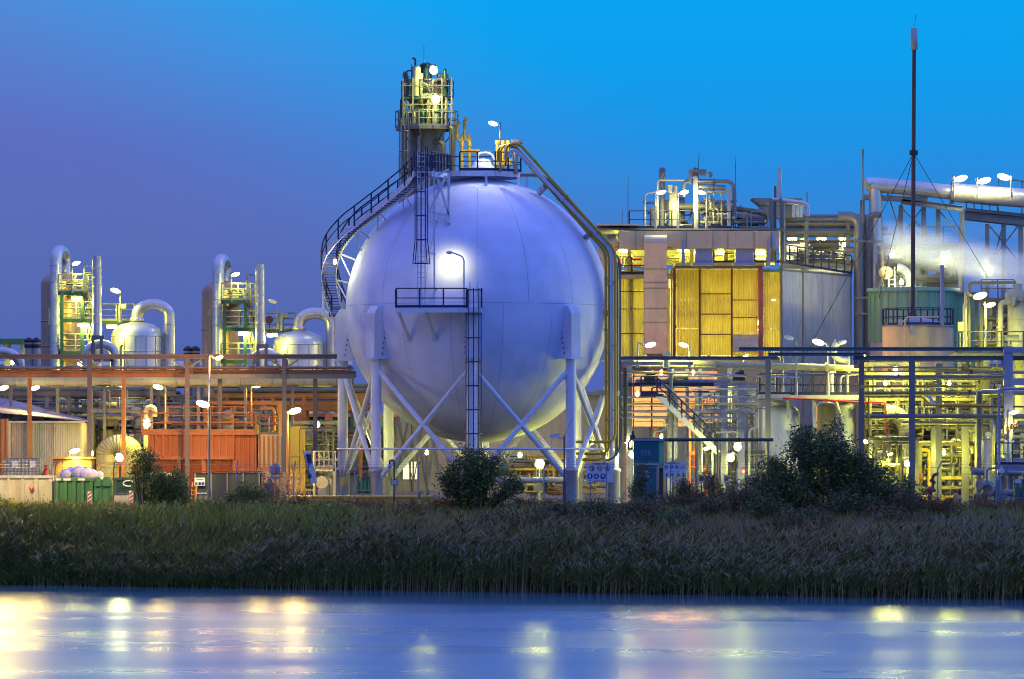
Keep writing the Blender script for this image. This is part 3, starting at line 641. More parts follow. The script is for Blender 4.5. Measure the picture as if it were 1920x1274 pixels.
# ------------------------------------------------------------------ twin vessel units beyond the west pipe rack
def unit(dx, dv, d, w):
    """tall clad vessel, steel stair tower, vent stack and domed tank; w words this unit"""
    U = lambda u: gx(u+dx, d); V = lambda v: gz(v+dv, d); mm = lambda p: m_(p, d)
    t = T('tall_vessel', f'tall tan clad vessel with a shiny swan neck pipe, {w}', 'process vessel', (U(114), d, 0))
    vessel(t, U(114), d, 0, V(510), mm(37.5), 'tan_clad', 'vessel_shell', 30, False, .62)
    for v in (603, 650): O('seam_band', MB().lathe((U(114), d, V(v)), [(mm(37.6), -.05), (mm(38.5), -.03), (mm(38.5), .03), (mm(37.6), .05)], 30), M['tan_clad'], t)
    arc = [(U(111)-(0), d-2.2, 2)]+[(U(111+10*(1-math.cos(R_(a)))/2), d-2.2+1.3*(1-math.cos(R_(a))), V(488-16*math.sin(R_(a)))) for a in range(0, 181, 15)]+[(U(121), d+.4, V(508)), (U(121), d+.4, V(514))]
    mb = MB(); mb.tube(arc, mm(11.2), 18); o = O('swan_neck', mb, M['alu'], t)
    REP('seam_band', MB().lathe((0, 0, 0), [(mm(11.2), -.03), (mm(11.7), -.02), (mm(11.7), .02), (mm(11.2), .03)], 18), M['alu'], o, [(U(111), d-2.2, V(v)) for v in range(500, 700, 16)])
    mb = MB(); p = (U(140), d-1.4, V(533)); mb.lathe(p, [(.2, -1.0), (.35, -.9), (.35, -.4), (.2, -.35), (.2, 0), (.4, .02), (.4, .12), (.001, .14)], 12); mb.tube(fil([p, (p[0]+.5, p[1], p[2]+.2), (p[0]+.9, p[1], p[2]-1)], .2), .12, 8); O('top_valve', mb, M['cream'], t)
    mb = MB(); mb.cyl((U(95), d-mm(36), V(572)), (U(95), d-mm(36)-.35, V(572)), .22, n=12); mb.cyl((U(95), d-mm(36)-.2, V(572)), (U(95), d-mm(36)-.2, V(640)), .06); O('level_gauge', mb, M['cream'], t)
    # stair tower
    s = T('stair_tower', f'green steel stair tower with lit decks, {w}', 'stair tower', (U(150), d-2.5, 0)); y = d-3.6
    for u in (125, 163): O('column', MB().ibeam((U(u), y, 0), (U(u), y, V(552)), .2, .2), M['green_steel'], s)
    for u in (236,): O('column', MB().ibeam((U(u), y+4.3, 0), (U(u), y+4.3, V(604)), .2, .2), M['green_steel'], s)
    for v, a, b, yy in ((553, 118, 170, 0), (604, 122, 182, 0), (604, 183, 250, 4.3), (664, 118, 182, 0)):
        O('deck', MB().box(U(a), U(b), y+yy, y+yy+1.8, V(v), V(v)+.08), M['galv'], s); O('deck_beam', MB().box(U(a), U(b), y+yy-.03, y+yy-.001, V(v)-.14, V(v)+.1), M['green_steel'], s)
        rail(s, [(U(a), y+yy, V(v)+.08), (U(b), y+yy, V(v)+.08)], 'galv', 1.15, 1.3, .035, 3); rail(s, [(U(a), y+yy+1.7, V(v)+.08), (U(b), y+yy+1.7, V(v)+.08)], 'galv', 1.15, 1.3, .03, 3)
    rail(s, [(U(118), y+.5, V(552)), (U(180), y+.5, V(552))], 'galv', 1.2, 1.1); rail(s, [(U(166), y, V(556)), (U(182), y, V(556))], 'galv', 1.9, .9, .05, 4)
    for (a, va, b, vb) in ((182, 604, 164, 553), (183, 664, 165, 606)): stair(s, (U(a), y+.6, V(va)), (U(b), y+.6, V(vb)), .8, 'galv', rmat='galv')
    stair(s, (U(160), y+.4, V(700)), (U(180), y+.4, V(664)), .8, 'galv', rmat='galv')
    # stack
    k = T('vent_stack', f'slim shiny vent stack, {w}', 'stack', (U(192), d-4.5, 0)); mb = MB(); mb.tube([(U(192), d-4.5, 0), (U(192), d-4.5, V(492))], mm(9), 18); o = O('stack_pipe', mb, M['alu'], k)
    O('stack_tip', MB().cyl((U(192), d-4.5, V(492)), (U(192), d-4.5, V(485)), mm(7.5), n=18), M['alu'], k)
    REP('seam_band', MB().lathe((0, 0, 0), [(mm(9), -.03), (mm(9.5), -.02), (mm(9.5), .02), (mm(9), .03)], 18), M['alu'], o, [(U(192), d-4.5, V(v)) for v in range(508, 700, 17)])
    # domed tank
    k = T('domed_tank', f'shiny domed tank with a big arched outlet pipe, {w}', 'tank', (U(261), d-2, 0)); y = d-2
    mb = MB(); r = mm(48); mb.lathe((U(261), y, 0), [(r, 0), (r, V(631)), (r*.97, V(624)), (r*.85, V(616)), (r*.62, V(610)), (r*.3, V(606.5)), (mm(11), V(605))], 36); o = O('tank_shell', mb, M['alu'], k)
    for v in (632, 660): O('seam_band', MB().lathe((U(261), y, V(v)), [(r, -.05), (r+.04, -.03), (r+.04, .03), (r, .05)], 36), M['alu'], o)
    REP('cladding_seam', MB().box(-.02, .02, -.02, .02, 0, V(634)), M['galv'], o, [(U(261)+r*1.003*math.sin(R_(a)), y-r*1.003*math.cos(R_(a)), 0) for a in range(-75, 80, 25)])
    ar = [(U(261), y, V(607))]+[(U(291-30*math.cos(R_(a))), y, V(592-20*math.sin(R_(a))) if 0 else V(594-21*math.sin(R_(a)))) for a in range(0, 181, 12)]+[(U(321), y, 1)]
    mb = MB(); mb.tube(ar, mm(10.5), 18); o = O('arched_pipe', mb, M['alu'], k); q = ar[1:-1]
    mb = MB()
    for a, b in zip(q, q[1:]):
        a, b = Vector(a), Vector(b); c = (a+b)/2; tt = (b-a).normalized()*.03; mb.cyl(c-tt, c+tt, mm(11), n=18)
    mb.lathe((U(261), y, V(601)), [(mm(10.5), -.14), (mm(13), -.12), (mm(13), .12), (mm(10.5), .14)], 18)
    for v in range(610, 700, 18): mb.lathe((U(321), y, V(v)), [(mm(10.5), -.03), (mm(11), -.02), (mm(11), .02), (mm(10.5), .03)], 18)
    O('pipe_band', mb, M['alu'], o)
    mb = MB(); mb.tube(fil([(U(234), y-r, V(700)), (U(234), y-r-.1, V(652)), (U(238), y-r-.1, V(649))], .2), .1, 8); mb.cyl((U(228), y+.5, V(606)), (U(228), y+.5, V(577)), .14, n=8); mb.cyl((U(226), y+.5, V(577)), (U(240), y+.5, V(577)), .2, n=10); O('breather_valve', mb, M['galv'], k)
    # low U pipe
    k = T('bend_pipe', f'low shiny U bend pipe before the domed tank, {w}', 'pipe', (U(205), d-7, 0)); y = d-7
    mb = MB(); mb.tube([(U(178), y, 1)]+[(U(205-26*math.cos(R_(a))), y, V(672-22*math.sin(R_(a)))) for a in range(0, 181, 15)]+[(U(231), y, 1)], mm(8.5), 16); O('pipe_run', mb, M['alu'], k)
    mb = MB(); [mb.lathe((U(u), y, V(v)), [(mm(8.5), -.03), (mm(9.1), -.02), (mm(9.1), .02), (mm(8.5), .03)], 16) for u in (179, 231) for v in (674, 686, 700)]; O('pipe_band', mb, M['alu'], k)
    mb = MB(); mb.beam((U(190), y-.6, V(638)), (U(213), y-.6, V(638)), .25, .25); mb.beam((U(192), y-.6, V(650)), (U(192), y-.6, V(638)), .2, .2); mb.beam((U(207), y-.6, V(682)), (U(207), y-.6, V(640)), .2, .2); mb.beam((U(196), y-.6, V(679)), (U(229), y-.6, V(679)), .25, .25); mb.beam((U(228), y-.6, 0), (U(228), y-.6, V(679)), .25, .25); mb.beam((U(192), y-.6, 0), (U(192), y-.6, V(650)), .25, .25); O('pipe_support', mb, M['grey_steel'], k)
    for i, u in enumerate((52, 66)):
        k = T('roof_vent', f'small white capped vent pipe {("outer", "inner")[i]} of the pair, {w}', 'vent', (U(u)-.3, d+4, 0)); mb = MB(); mb.cyl((U(u)-.3, d+4, 0), (U(u)-.3, d+4, V(640)), mm(8), n=14); O('vent_pipe', mb, M['plastic_white'], k)
        mb = MB(); mb.lathe((U(u)-.3, d+4, V(640)), [(mm(8.5), 0), (mm(10), .12), (mm(4), .3), (.001, .36)], 14); mb.lathe((U(u)-.3, d+4, V(647)), [(mm(8.8), -.12), (mm(8.8), .12)], 14); O('vent_cap', mb, M['dark'], k)
    return U, V, y
W1, W2 = 'twin unit farther from the sphere', 'twin unit nearer to the sphere'
for dx, dv, d, w in ((0, 0, 340, W1), (302, 16, 348, W2)):
    unit(dx, dv, d, w); nm = w
    pole_lamp(143+dx*.99, 495+dv*1.3, d-3.7, 1, gz(553+dv, d), f'lantern on a thin mast above the tan vessel, {nm}', 500, YG, 'lamp_yellow', 8, -6, .03)
    if dx == 0: pole_lamp(216, 546, d-3, -1, gz(604, d), 'bright lantern beside the vent stack of the first twin unit', 800, YG, 'lamp_yellow', 10, 3, .05, big=1.15)
    else: pole_lamp(511, 566, d-3, -1, gz(604+dv, d), 'unlit lantern above the domed tank of the second twin unit', 0, YG, None, 10, 3, .04)
    for u, v, s in ((144, 560, 'top'), (156, 610, 'middle'), (210, 613, 'outer'), (156, 682, 'lowest')):
        if dx and s == 'top': continue
        tube_lamp(u+dx*.995, v+dv, d-3.9, f'{s} strip lamp under the green stair tower, {nm}', 330, YG, w=.75)
mb = MB(); mb.cyl((gx(505, 341), 341, gz(600, 341)), (gx(505, 341), 341.1, gz(600, 341)), .26, n=18); mb.beam((gx(505, 341), 341.2, gz(618, 341)), (gx(505, 341), 341.2, gz(600, 341)), .06, .06); S('round_signal', mb, M['rust'], 'rust red round disc signal on the deck rail near the second domed tank', 'signal disc')

# ------------------------------------------------------------------ west pipe rack in front
d0 = 293
rk = T('pipe_bridge', 'long rusty steel pipe bridge on tall columns west of the sphere', 'pipe bridge', (gx(320, d0), d0, 0))
X = lambda u: gx(u, d0); Z = lambda v: gz(v, d0)
for u in (168, 351, 533): O('column', MB().ibeam((X(u), d0, 0), (X(u), d0, Z(672)), .25, .25), M['rack_purple'], rk); mb = MB(); mb.box(X(u)-.3, X(u)+.3, d0-.3, d0+.3, 0, .45); O('column_foot', mb, M['concrete'], rk)
for u in (40, 219, 402, 584): O('column', MB().ibeam((X(u)+.05, d0+4.5, 0), (X(u)+.05, d0+4.5, Z(707)), .24, .24), M['rack_rust_lamplit' if u < 300 else 'rack_purple'], rk)  # west columns carry the orange lamplight in their colour
O('top_beam', MB().ibeam((X(-60), d0-.02, Z(669)), (X(632), d0-.02, Z(669)), .26, .26), M['rack_purple'], rk)
O('front_beam', MB().ibeam((X(-60), d0+4.3, Z(700)), (X(352), d0+4.3, Z(700)), .25, .36), M['rack_rust_lamplit'], rk); O('front_beam', MB().ibeam((X(353), d0+4.3, Z(700)), (X(664), d0+4.3, Z(700)), .25, .36), M['rack_purple'], rk)  # orange lamplight on the west half is painted as beam colour
for a, b in ((-60, 650),):
    for v in (691, 695): pipe(rk, [(X(a), d0+.6, Z(v)), (X(b), d0+.6, Z(v))], .045, 'rust', 6)
    pipe(rk, [(X(a), d0+2.6, Z(688)), (X(b), d0+2.6, Z(688))], .08, 'grey_steel', 6)
for u in (168, 351, 533):
    mb = MB(); mb.beam((X(u), d0, Z(672)), (X(u), d0+4.5, Z(690)), .2, .2); mb.beam((X(u)+.1, d0-.02, Z(690)), (X(u)+.8, d0-.02, Z(675)), .1, .1); mb.beam((X(u)-.1, d0-.02, Z(690)), (X(u)-.8, d0-.02, Z(675)), .1, .1); O('knee_brace', mb, M['grey_steel'], rk)
O('cross_beam', MB().ibeam((X(354), d0+.5, Z(706)), (X(664), d0+.5, Z(706)), .2, .25), M['grey_steel'], rk)
rgk = random.Random(5); mb = MB()
for i in range(34): x = X(-20+20*i); mb.box(x, x+.05, d0+4.0, d0+4.1, Z(693), Z(689)+rgk.random()*.12)
O('tray_clip', mb, M['rust'], rk)
t = T('transmission_main', 'very big white insulated pipeline running behind the rusty pipe bridge', 'pipeline', (gx(330, 302), 302, 0)); mb = MB(); q = [at(-70, 716, 302), at(180, 714, 302), at(560, 715, 302), at(660, 716, 302)]; mb.tube(q, .34, 18); o = O('pipe_run', mb, M['cream'], t)
REP('seam_band', MB().lathe((0, 0, 0), [(.345, -.05), (.37, -.03), (.37, .03), (.345, .05)], 18, 'x'), M['cream'], o, [(gx(u, 302), 302, gz(714.6, 302)) for u in range(30, 640, 60)])
mb = MB()
for u in range(20, 640, 88): mb.beam((gx(u, 302), 302, 0), (gx(u, 302), 302, gz(727, 302)), .18, .18); mb.box(gx(u, 302)-.4, gx(u, 302)+.4, 301.7, 302.3, gz(727, 302), gz(725, 302))
O('pipe_support', mb, M['grey_steel'], t)
rack('pipe_rack', 'crowded yard pipe rack of cream and grey lines beyond the rusty bridge', 'pipe rack', -40, 330, 306, 311, (10, 88, 130, 190, 296), (738, 768, 792), [(731, .17, 'cream_pipe', .1), (741, .22, 'cream_pipe', .4, 120, 315), (742, .1, 'grey_steel', .0), (760, .2, 'cream_pipe', .3, 150, 215), (772, .16, 'cream_pipe', .1, 45, 130), (771, .13, 'galv', .6), (782, .12, 'cream_pipe', .2, 120, 300), (790, .09, 'cream_pipe', .0), (756, .07, 'grey_steel', .5), (735, .09, 'navy', .8), (787, .12, 'galv', .8)], cw=.24)
rack('pipe_rack', 'long lattice pipe rack of ochre lines between the bridge columns and the sphere legs', 'pipe rack', 400, 690, 312, 317, (426, 512, 570, 640, 676), (742, 757, 766), [(724, .12, 'cream_pipe', .0), (733, .15, 'cream_pipe', .2), (748, .08, 'rack_rust_lamplit', .4), (755, .13, 'cream_pipe', .0), (762, .11, 'rack_rust_lamplit', .3), (739, .22, 'grey_steel', .8), (728, .2, 'grey_steel', .9), (746, .09, 'cream_pipe', 0, 430, 480, 800), (810, .13, 'cream_pipe', .1, 590, 690), (818, .1, 'rack_rust_lamplit', .3, 580, 690)], 'rack_rust_lamplit', cw=.24)
t = T('lattice_truss', 'grey lattice truss spanning above the ochre pipe rack', 'truss', (gx(560, 320), 320, gz(727, 320))); x0, x1 = gx(430, 320), gx(664, 320)
for v in (712, 728): O('chord', MB().beam((x0, 320, gz(v, 320)), (x1, 320, gz(v, 320)), .14, .14), M['grey_steel'], t)
mb = MB(); k = 14
for i in range(k): xa = x0+(x1-x0)*i/k; xb = x0+(x1-x0)*(i+1)/k; mb.beam((xa, 320, gz(728 if i % 2 else 712, 320)), (xb, 320, gz(712 if i % 2 else 728, 320)), .08, .08)
O('web_member', mb, M['grey_steel'], t)
mb = MB(); [mb.box(gx(u, 320)-.1, gx(u, 320)+.1, 319.9, 320.1, 0, gz(728, 320)-.07) for u in (432, 545, 660)]; O('trestle', mb, M['grey_steel'], t)
for i, (u0, u1, v0, v1, d, n, lb) in enumerate(((-30, 110, 745, 800, 316, 12, 'dim tangle of cream pipework behind the metal clad shed roof'), (110, 215, 735, 880, 313, 22, 'cream pipework unit with elbows right behind the metal clad shed'), (172, 275, 768, 890, 302, 22, 'yellow lit valve skid between the shed and the orange hopper'), (255, 345, 740, 815, 316, 18, 'pipe manifold rising behind the orange hopper'), (385, 525, 752, 815, 306, 24, 'rust tinted pump deck standing above the orange hopper'), (545, 640, 790, 935, 308, 30, 'densely piped filter skid beside the yellow vent column'), (640, 735, 800, 930, 315, 20, 'warm lit pipe skid seen between the sphere legs'), (330, 400, 745, 820, 312, 12, 'grey pipe stack behind the lamp pole and hopper'))):
    skid('process_skid', lb, 'process skid', u0, u1, v0, v1, d, 100+i, n, ves=2 if i not in (0, 7) else 1, mats=('cream_pipe', 'cream_pipe', 'galv', 'cream') if i != 4 else ('rack_rust_lamplit', 'cream_pipe', 'orange', 'galv'), steel='grey_steel' if i != 4 else 'rack_rust_lamplit')
rk2 = rack('pipe_rack', 'far pipe rack low behind the twin units', 'pipe rack', -40, 660, 356, 360, (-10, 120, 250, 380, 520, 650), (690, 720), [(685, .3, 'alu', .2), (700, .3, 'cream_pipe', .4), (712, .2, 'cream_pipe', .7), (695, .15, 'galv', .9), (722, .22, 'grey_steel', .1)])
t = T('far_duct', 'low grey duct on posts at the far field edge', 'duct', (gx(10, 352), 352, 0)); O('duct_run', MB().box(gx(-60, 352), gx(55, 352), 351, 352.5, gz(646, 352), gz(636, 352)), M['green_steel'], t); mb = MB(); [mb.box(gx(u, 352)-.2, gx(u, 352)+.2, 351.5, 351.9, 0, gz(646, 352)) for u in (-40, 15, 45)]; O('duct_post', mb, M['galv'], t)
t = T('bend_pipe', 'big shiny elbow pipe low at the field edge of the rack', 'pipe', (gx(20, 345), 345, 0)); mb = MB(); mb.tube([at(-60, 660, 345)]+[at(5+36*math.sin(R_(a)), 694-34*math.cos(R_(a)), 345) for a in range(0, 91, 10)]+[(gx(41, 345), 345, 0)], .33, 16); O('pipe_run', mb, M['alu'], t)
t = T('swan_neck_vent', 'short cream swan neck vent pipe above the orange hopper', 'vent pipe', (gx(275, 300), 300, 3)); mb = MB(); mb.tube([(gx(274, 300), 300, 3)]+[at(282-8*math.cos(R_(a)), 772-8*math.sin(R_(a)), 300) for a in range(0, 181, 15)]+[at(290, 782, 300)], .16, 14); O('pipe_run', mb, M['cream'], t); mb = MB(); mb.cyl((gx(274, 300), 300, 0), (gx(274, 300), 300, 3), .2); O('pipe_base', mb, M['cream'], t)

# ------------------------------------------------------------------ west yard: shed, hopper, skips
d = 298; sh = T('metal_shed', 'low cream metal clad shed with a sloping sheet roof', 'shed', (gx(70, d), d, 0))
x0, xm, x1 = gx(-90, d), gx(20, d), gx(152, d); ze = gz(793, d); zr = gz(757, d)
n = 5; ws = (x1-xm)/n
for i in range(n): O('wall_panel', MB().corr(xm+ws*i+.008, xm+ws*(i+1)-.008, d, .1, ze, 8, .04), M['siding'], sh)
O('wall_panel', MB().corr(x0, xm-.02, d-1.2, .1, gz(786, d), 12, .04), M['rack_rust_lamplit'], sh); O('corner_trim', MB().box(xm-.03, xm+.03, d-1.2, d-.05, .1, ze+.1), M['siding'], sh)
mb = MB(); mb.prism([(x0, d+8, .1), (x0, d+8, zr), (x1, d+8, ze), (x1, d+8, .1)], (0, .1, 0)); mb.box(x1-.02, x1+.02, d+.05, d+8, .1, ze); O('rear_wall', mb, M['siding'], sh)
k = 6
for i in range(k):
    a, b = i/k, (i+1)/k; mb = MB(); pa = (x0-.2, d-1.6, gz(786, d)+.1); f = lambda s: (x0+(x1+.25-x0)*s, d-(1.6 if s < .46 else .35), (gz(768, d)+(ze-gz(768, d))*s)+.12)
    g = lambda s: (x0+(x1+.25-x0)*s, d+8, zr+.9+(ze-zr-.9)*s+.12); A, B, C_, D = f(a), f(b-.004), g(b-.004), g(a); mb.add([A, B, C_, D]+[(p[0], p[1], p[2]-.05) for p in (A, B, C_, D)], [(0, 1, 2, 3), (7, 6, 5, 4), (0, 4, 5, 1), (1, 5, 6, 2), (2, 6, 7, 3), (3, 7, 4, 0)]); O('roof_sheet', mb, M['roof_sheet'], sh)
O('gutter', MB().box(xm-.1, x1+.25, d-.5, d-.36, ze-.02, ze+.1), M['siding'], sh)
# orange hopper
d = 296; hp = T('orange_hopper', 'wide ribbed orange steel hopper bin with sloping lower plates', 'hopper', (gx(370, d), d, 0)); x0, x1, x2 = gx(278, d), gx(440, d), gx(480, d); zt_, zm = gz(813, d), gz(858, d)
O('bin_body', MB().box(x0, x1, d, d+5, zm, zt_), M['orange'], hp); O('bin_end', MB().box(x1+.01, x2, d+.4, d+5, gz(886, d), zt_), M['orange'], hp); O('top_rim', MB().box(gx(266, d), x2+.05, d-.27, d+.02, zt_-.1, zt_+.08), M['orange'], hp)
mb = MB(); mb.prism([(x0, d-.01, zm), (x0, d+1.6, .3), (x0, d+1.8, .3), (x0, d+.2, zm)], (x1-x0, 0, 0)); O('sloping_plate', mb, M['orange'], hp)
REP('rib', MB().box(-.045, .045, -.24, 0, 0, zt_-zm-.1), M['orange'], hp, [(x0+.05+(x1-x0-.1)*i/12, d, zm) for i in range(13)]); REP('rib', MB().box(-.045, .045, -.22, 0, 0, zt_-.5), M['orange'], hp, [(x1+.25+.27*i, d+.4, .4) for i in range(4)])
O('waist_beam', MB().box(x0, x1, d-.27, d-.01, zm-.12, zm+.06), M['orange'], hp)
for u in (335, 382, 440): O('leg', MB().box(gx(u, d)-.12, gx(u, d)+.12, d-.05, d+.2, 0, zm-.12), M['orange'], hp)
mb = MB()
for i in range(9): x = x0+.3+(x1-x0-.6)*i/8; mb.beam((x, d-.05, zm-.1), (x+.1, d+1.5, .4), .08, .1)
O('plate_rib', mb, M['orange'], hp)
rail(hp, [(gx(266, d), d, zt_+.08), (x2, d, zt_+.08)], 'rack_rust_lamplit', 1.1, 1.3, .045); rail(hp, [(gx(310, d), d+2, gz(795, d)), (gx(470, d), d+2, gz(795, d))], 'rack_rust_lamplit', 1.0, 1.2, .04)
O('walk_beam', MB().box(gx(318, d), gx(455, d), d+1.9, d+2.1, gz(797, d), gz(793, d)), M['rack_purple'], hp)
mb = MB(); [mb.tube(fil([at(u, 812, d+1), at(u, 806, d+1), at(u+12, 806, d+1), at(u+12, 812, d+1)], .1), .07, 6) for u in (297, 330, 345, 420)]; O('rim_pipe', mb, M['rack_rust_lamplit'], hp)
hb = T('steel_bunker', 'tall grey brown ribbed bunker attached behind pallets', 'bunker', (gx(503, d), d+1, 0)); a, b = gx(482, d), gx(530, d); O('bunker_body', MB().box(a, b, d+1, d+4, gz(884, d), gz(815, d)), M['duct'], hb)
REP('rib', MB().box(-.05, .05, -.1, 0, 0, 2.0), M['rack_rust_lamplit'], hb, [(a+.1+(b-a-.2)*i/5, d+1, gz(882, d)) for i in range(6)]); O('ledge', MB().box(a-.05, b+.05, d+.7, d+1, gz(888, d), gz(878, d)), M['rack_rust_lamplit'], hb); rail(hb, [(gx(485, d), d+1, gz(815, d)), (gx(520, d), d+1, gz(815, d))], 'cream_pipe', 1.15, .5)
mb = MB(); [mb.box(x-.1, x+.1, d+1.2, d+1.4, 0, gz(884, d)) for x in (a+.2, b-.2)]; O('leg', mb, M['rack_rust_lamplit'], hb)
# insulated half round duct
d = 299; hd = T('round_duct', 'fan shaped insulated elbow duct in the yellow lit corner', 'duct', (gx(222, d), d, 0)); mb = MB(); cxx = gx(222, d); zc = gz(852, d)
arc = [(cxx+.72*math.cos(R_(a)), d+.9, zc+.5*math.sin(R_(a))) for a in range(-10, 191, 12)]; mb.tube(arc, .66, 18); o = O('elbow', mb, M['cream'], hd)
mb = MB()
for a in range(0, 181, 12): c = Vector((cxx+.72*math.cos(R_(a)), d+.9, zc+.5*math.sin(R_(a)))); tt = Vector((-.72*math.sin(R_(a)), 0, .5*math.cos(R_(a)))).normalized()*.02; mb.cyl(c-tt, c+tt, .685, n=18)
O('seam_band', mb, M['cream_pipe'], o)
for s in (-1, 1): O('duct_leg', MB().cyl((cxx+.72*s, d+.9, 0), (cxx+.72*s, d+.9, zc), .655, n=18), M['cream'], hd)
t = T('work_table', 'steel frame bench with braces under the fan shaped duct', 'bench', (gx(222, 292), 292, 0)); d = 292; mb = MB(); a, b = gx(181, d), gx(262, d); O('bench_top', MB().box(a, b, d, d+1.2, gz(871, d), gz(868, d)), M['rack_rust_lamplit'], t); mb = MB(); [mb.box(x-.06, x+.06, d+.02, d+.14, 0, gz(871, d)) for x in (a+.1, (a+b)/2, b-.1)]; mb.beam((a+.6, d+.1, .2), (a+1, d+.1, 2.2), .08, .08); mb.beam((b-.6, d+.1, .2), (b-.2, d+.1, 2.2), .08, .08); O('bench_frame', mb, M['rack_rust_lamplit'], t)
# brown hut with white bags
d = 291; t = T('brown_hut', 'small rust brown flat roofed hut next to the cream shed', 'hut', (gx(132, d), d, 0)); a, b = gx(99, d), gx(172, d)
for i in range(4): w = (b-a)/4; O('wall_plank', MB().box(a+w*i+.01, a+w*(i+1)-.01, d, d+2, 0, gz(861, d)), M['rust'], t)
O('flat_roof', MB().box(a-.15, b+.1, d-.2, d+2.2, gz(861, d), gz(857, d)), M['rack_rust_lamplit'], t)
rg = random.Random(4)
for i, (u, v, s) in enumerate(((123, 890, .35), (134, 887, .42), (148, 886, .5), (160, 888, .45), (172, 890, .38), (184, 892, .3), (150, 893, .4), (165, 894, .4))):
    p = at(u, v, 287.5+rg.random()*.8); mb = MB(); mb.ell((p.x, p.y, p.z), s, s*.8, s*.75, 12, 7); mb.v = [(x+rg.uniform(-.04, .04), y+rg.uniform(-.04, .04), z+rg.uniform(-.05, .05)) for x, y, z in mb.v]
    S('waste_bag', mb, M['bag'], 'crumpled white bag in the heap on the green skip', 'bag', 'white bags heaped behind the skips').__setitem__('label', ('small crumpled white bag at the near end of the heap', 'plump white bag leaning by the end of the heap', 'biggest white bag on the crest of the heap', 'round white bag beside the biggest one', 'crumpled white bag sagging beside the bridge column', 'smallest white bag at the skip corner', 'flat white bag low in front of the crest', 'white bag squeezed under the round one')[i])
mb = MB(); mb.box(gx(112, 288), gx(192, 288), 286.9, 289.4, 0, gz(895, 288)); S('low_wall_block', mb, M['concrete'], 'low concrete block wall carrying the heap of white bags', 'wall')
# liquid totes
for j in range(2):
    for i in range(2):
        d = 292; x = gx(25+34*i, d); z = 0.1+j*1.2+.35; hgt = 1.02; lb = ('upper', 'lower')[1-j]+' caged white liquid tote '+('near the skip lid' if i == 0 else 'next to the red extinguisher')
        t = T('liquid_tote', lb, 'tote', (x, d, z-.15)); O('tank_body', MB().box(x-.47, x+.47, d-.4, d+.5, z, z+hgt), M['plastic_white'], t); mb = MB()
        for k in range(6): xx = x-.5+.2*k; mb.box(xx-.012, xx+.012, d-.44, d-.415, z, z+hgt+.03)
        for k in range(5): mb.box(x-.51, x+.51, d-.455, d-.44, z+.25*k, z+.25*k+.025)
        O('cage_frame', mb, M['galv'], t); O('label_plate', MB().box(x-.05, x+.3, d-.47, d-.456, z+.5, z+.85), M['sign_white'], t); mb = MB()
        for k in (-1, 0, 1): mb.box(x+.42*k-.06, x+.42*k+.06, d-.4, d+.5, z-.15, z-.02)
        O('pallet_foot', mb, M['wood'], t)
mb = MB(); mb.box(gx(5, 292), gx(78, 292), 291.5, 292.6, 0, .28); S('tote_plinth', mb, M['concrete'], 'flat concrete plinth under the stacked liquid totes', 'plinth')
t = T('fire_extinguisher', 'red wheeled fire extinguisher before the cream shed', 'extinguisher', (gx(85, 289), 289, 0)); p = at(85, 889, 289); mb = MB(); mb.lathe((p.x, p.y, 0), [(.05, .7), (.22, .8), (.22, 1.75), (.1, 1.95), (.05, 2.05)], 12); O('cylinder', mb, M['red'], t); O('hose_box', MB().box(p.x-.06, p.x+.12, p.y-.1, p.y+.1, gz(882, 289), gz(876, 289)+.1), M['red'], t); mb = MB(); mb.cyl((p.x, p.y, 0), (p.x, p.y, .75), .05); mb.cyl((p.x, p.y, 1.9), (p.x, p.y, gz(876, 289)), .03); O('stand', mb, M['galv'], t)
# skips
def skip(name, label, u0, u1, v0, d, mat, ribs, dep=2.3, slope=0, chevs=(), rim='dark', zb=.12):
    x0, x1, z = gx(u0, d), gx(u1, d), gz(v0, d); t = T(name, label, 'skip', ((x0+x1)/2, d, 0))
    w = MB()
    w.box(x0, x1, d, d+.06, zb, z); w.box(x0, x1, d+dep-.06, d+dep, zb, z); w.box(x0, x0+.06, d+.06, d+dep-.06, zb, z); w.box(x1-.06, x1, d+.06, d+dep-.06, zb, z); w.box(x0, x1, d+.06, d+dep-.06, zb-.05, zb+.05); O('bin_body', w, M[mat], t)
    O('top_rim', MB().box(x0-.06, x1+.06, d-.09, d-.002, z-.12, z+.04), M[mat], t)
    REP('rib', MB().box(-.08, .08, -.09, -.002, 0, z-zb-.14), M[mat], t, [(x0+.12+(x1-x0-.24)*i/(ribs-1), d, zb) for i in range(ribs)])
    mb = MB(); [mb.cyl((x-.08, d+.3, .12), (x+.08, d+.3, .12), .12, n=10) for x in (x0+.4, x1-.4)]; O('roller', mb, M['dark'], t)
    for x, a in chevs:
        xx = gx(x, d)
        for k in range(4): zz = z-.95-.22*k; q = MB(); q.prism([(xx-.1, d-.105, zz), (xx+.1, d-.105, zz+.16*a), (xx+.1, d-.105, zz+.1+.16*a), (xx-.1, d-.105, zz+.1)], (0, .012, 0)); O('warning_stripe', q, M['red_sign'], t)
        O('stripe_plate', MB().box(xx-.12, xx+.12, d-.092, d-.0905, z-1.75, z-.7), M['sign_white'], t)
    return t
s = skip('rubbish_skip', 'battered white skip with rust scars and a red arrow', -40, 99, 893, 283, 'skip_white', 6)
mb = MB(); p = at(59, 922, 282.9); mb.prism([(p.x-.12, 282.87, p.z+.3), (p.x, 282.87, p.z+.12), (p.x+.12, 282.87, p.z+.3), (p.x+.12, 282.87, p.z+.12), (p.x, 282.87, p.z-.06), (p.x-.12, 282.87, p.z+.12)], (0, .02, 0)); O('red_arrow', mb, M['red_sign'], s)
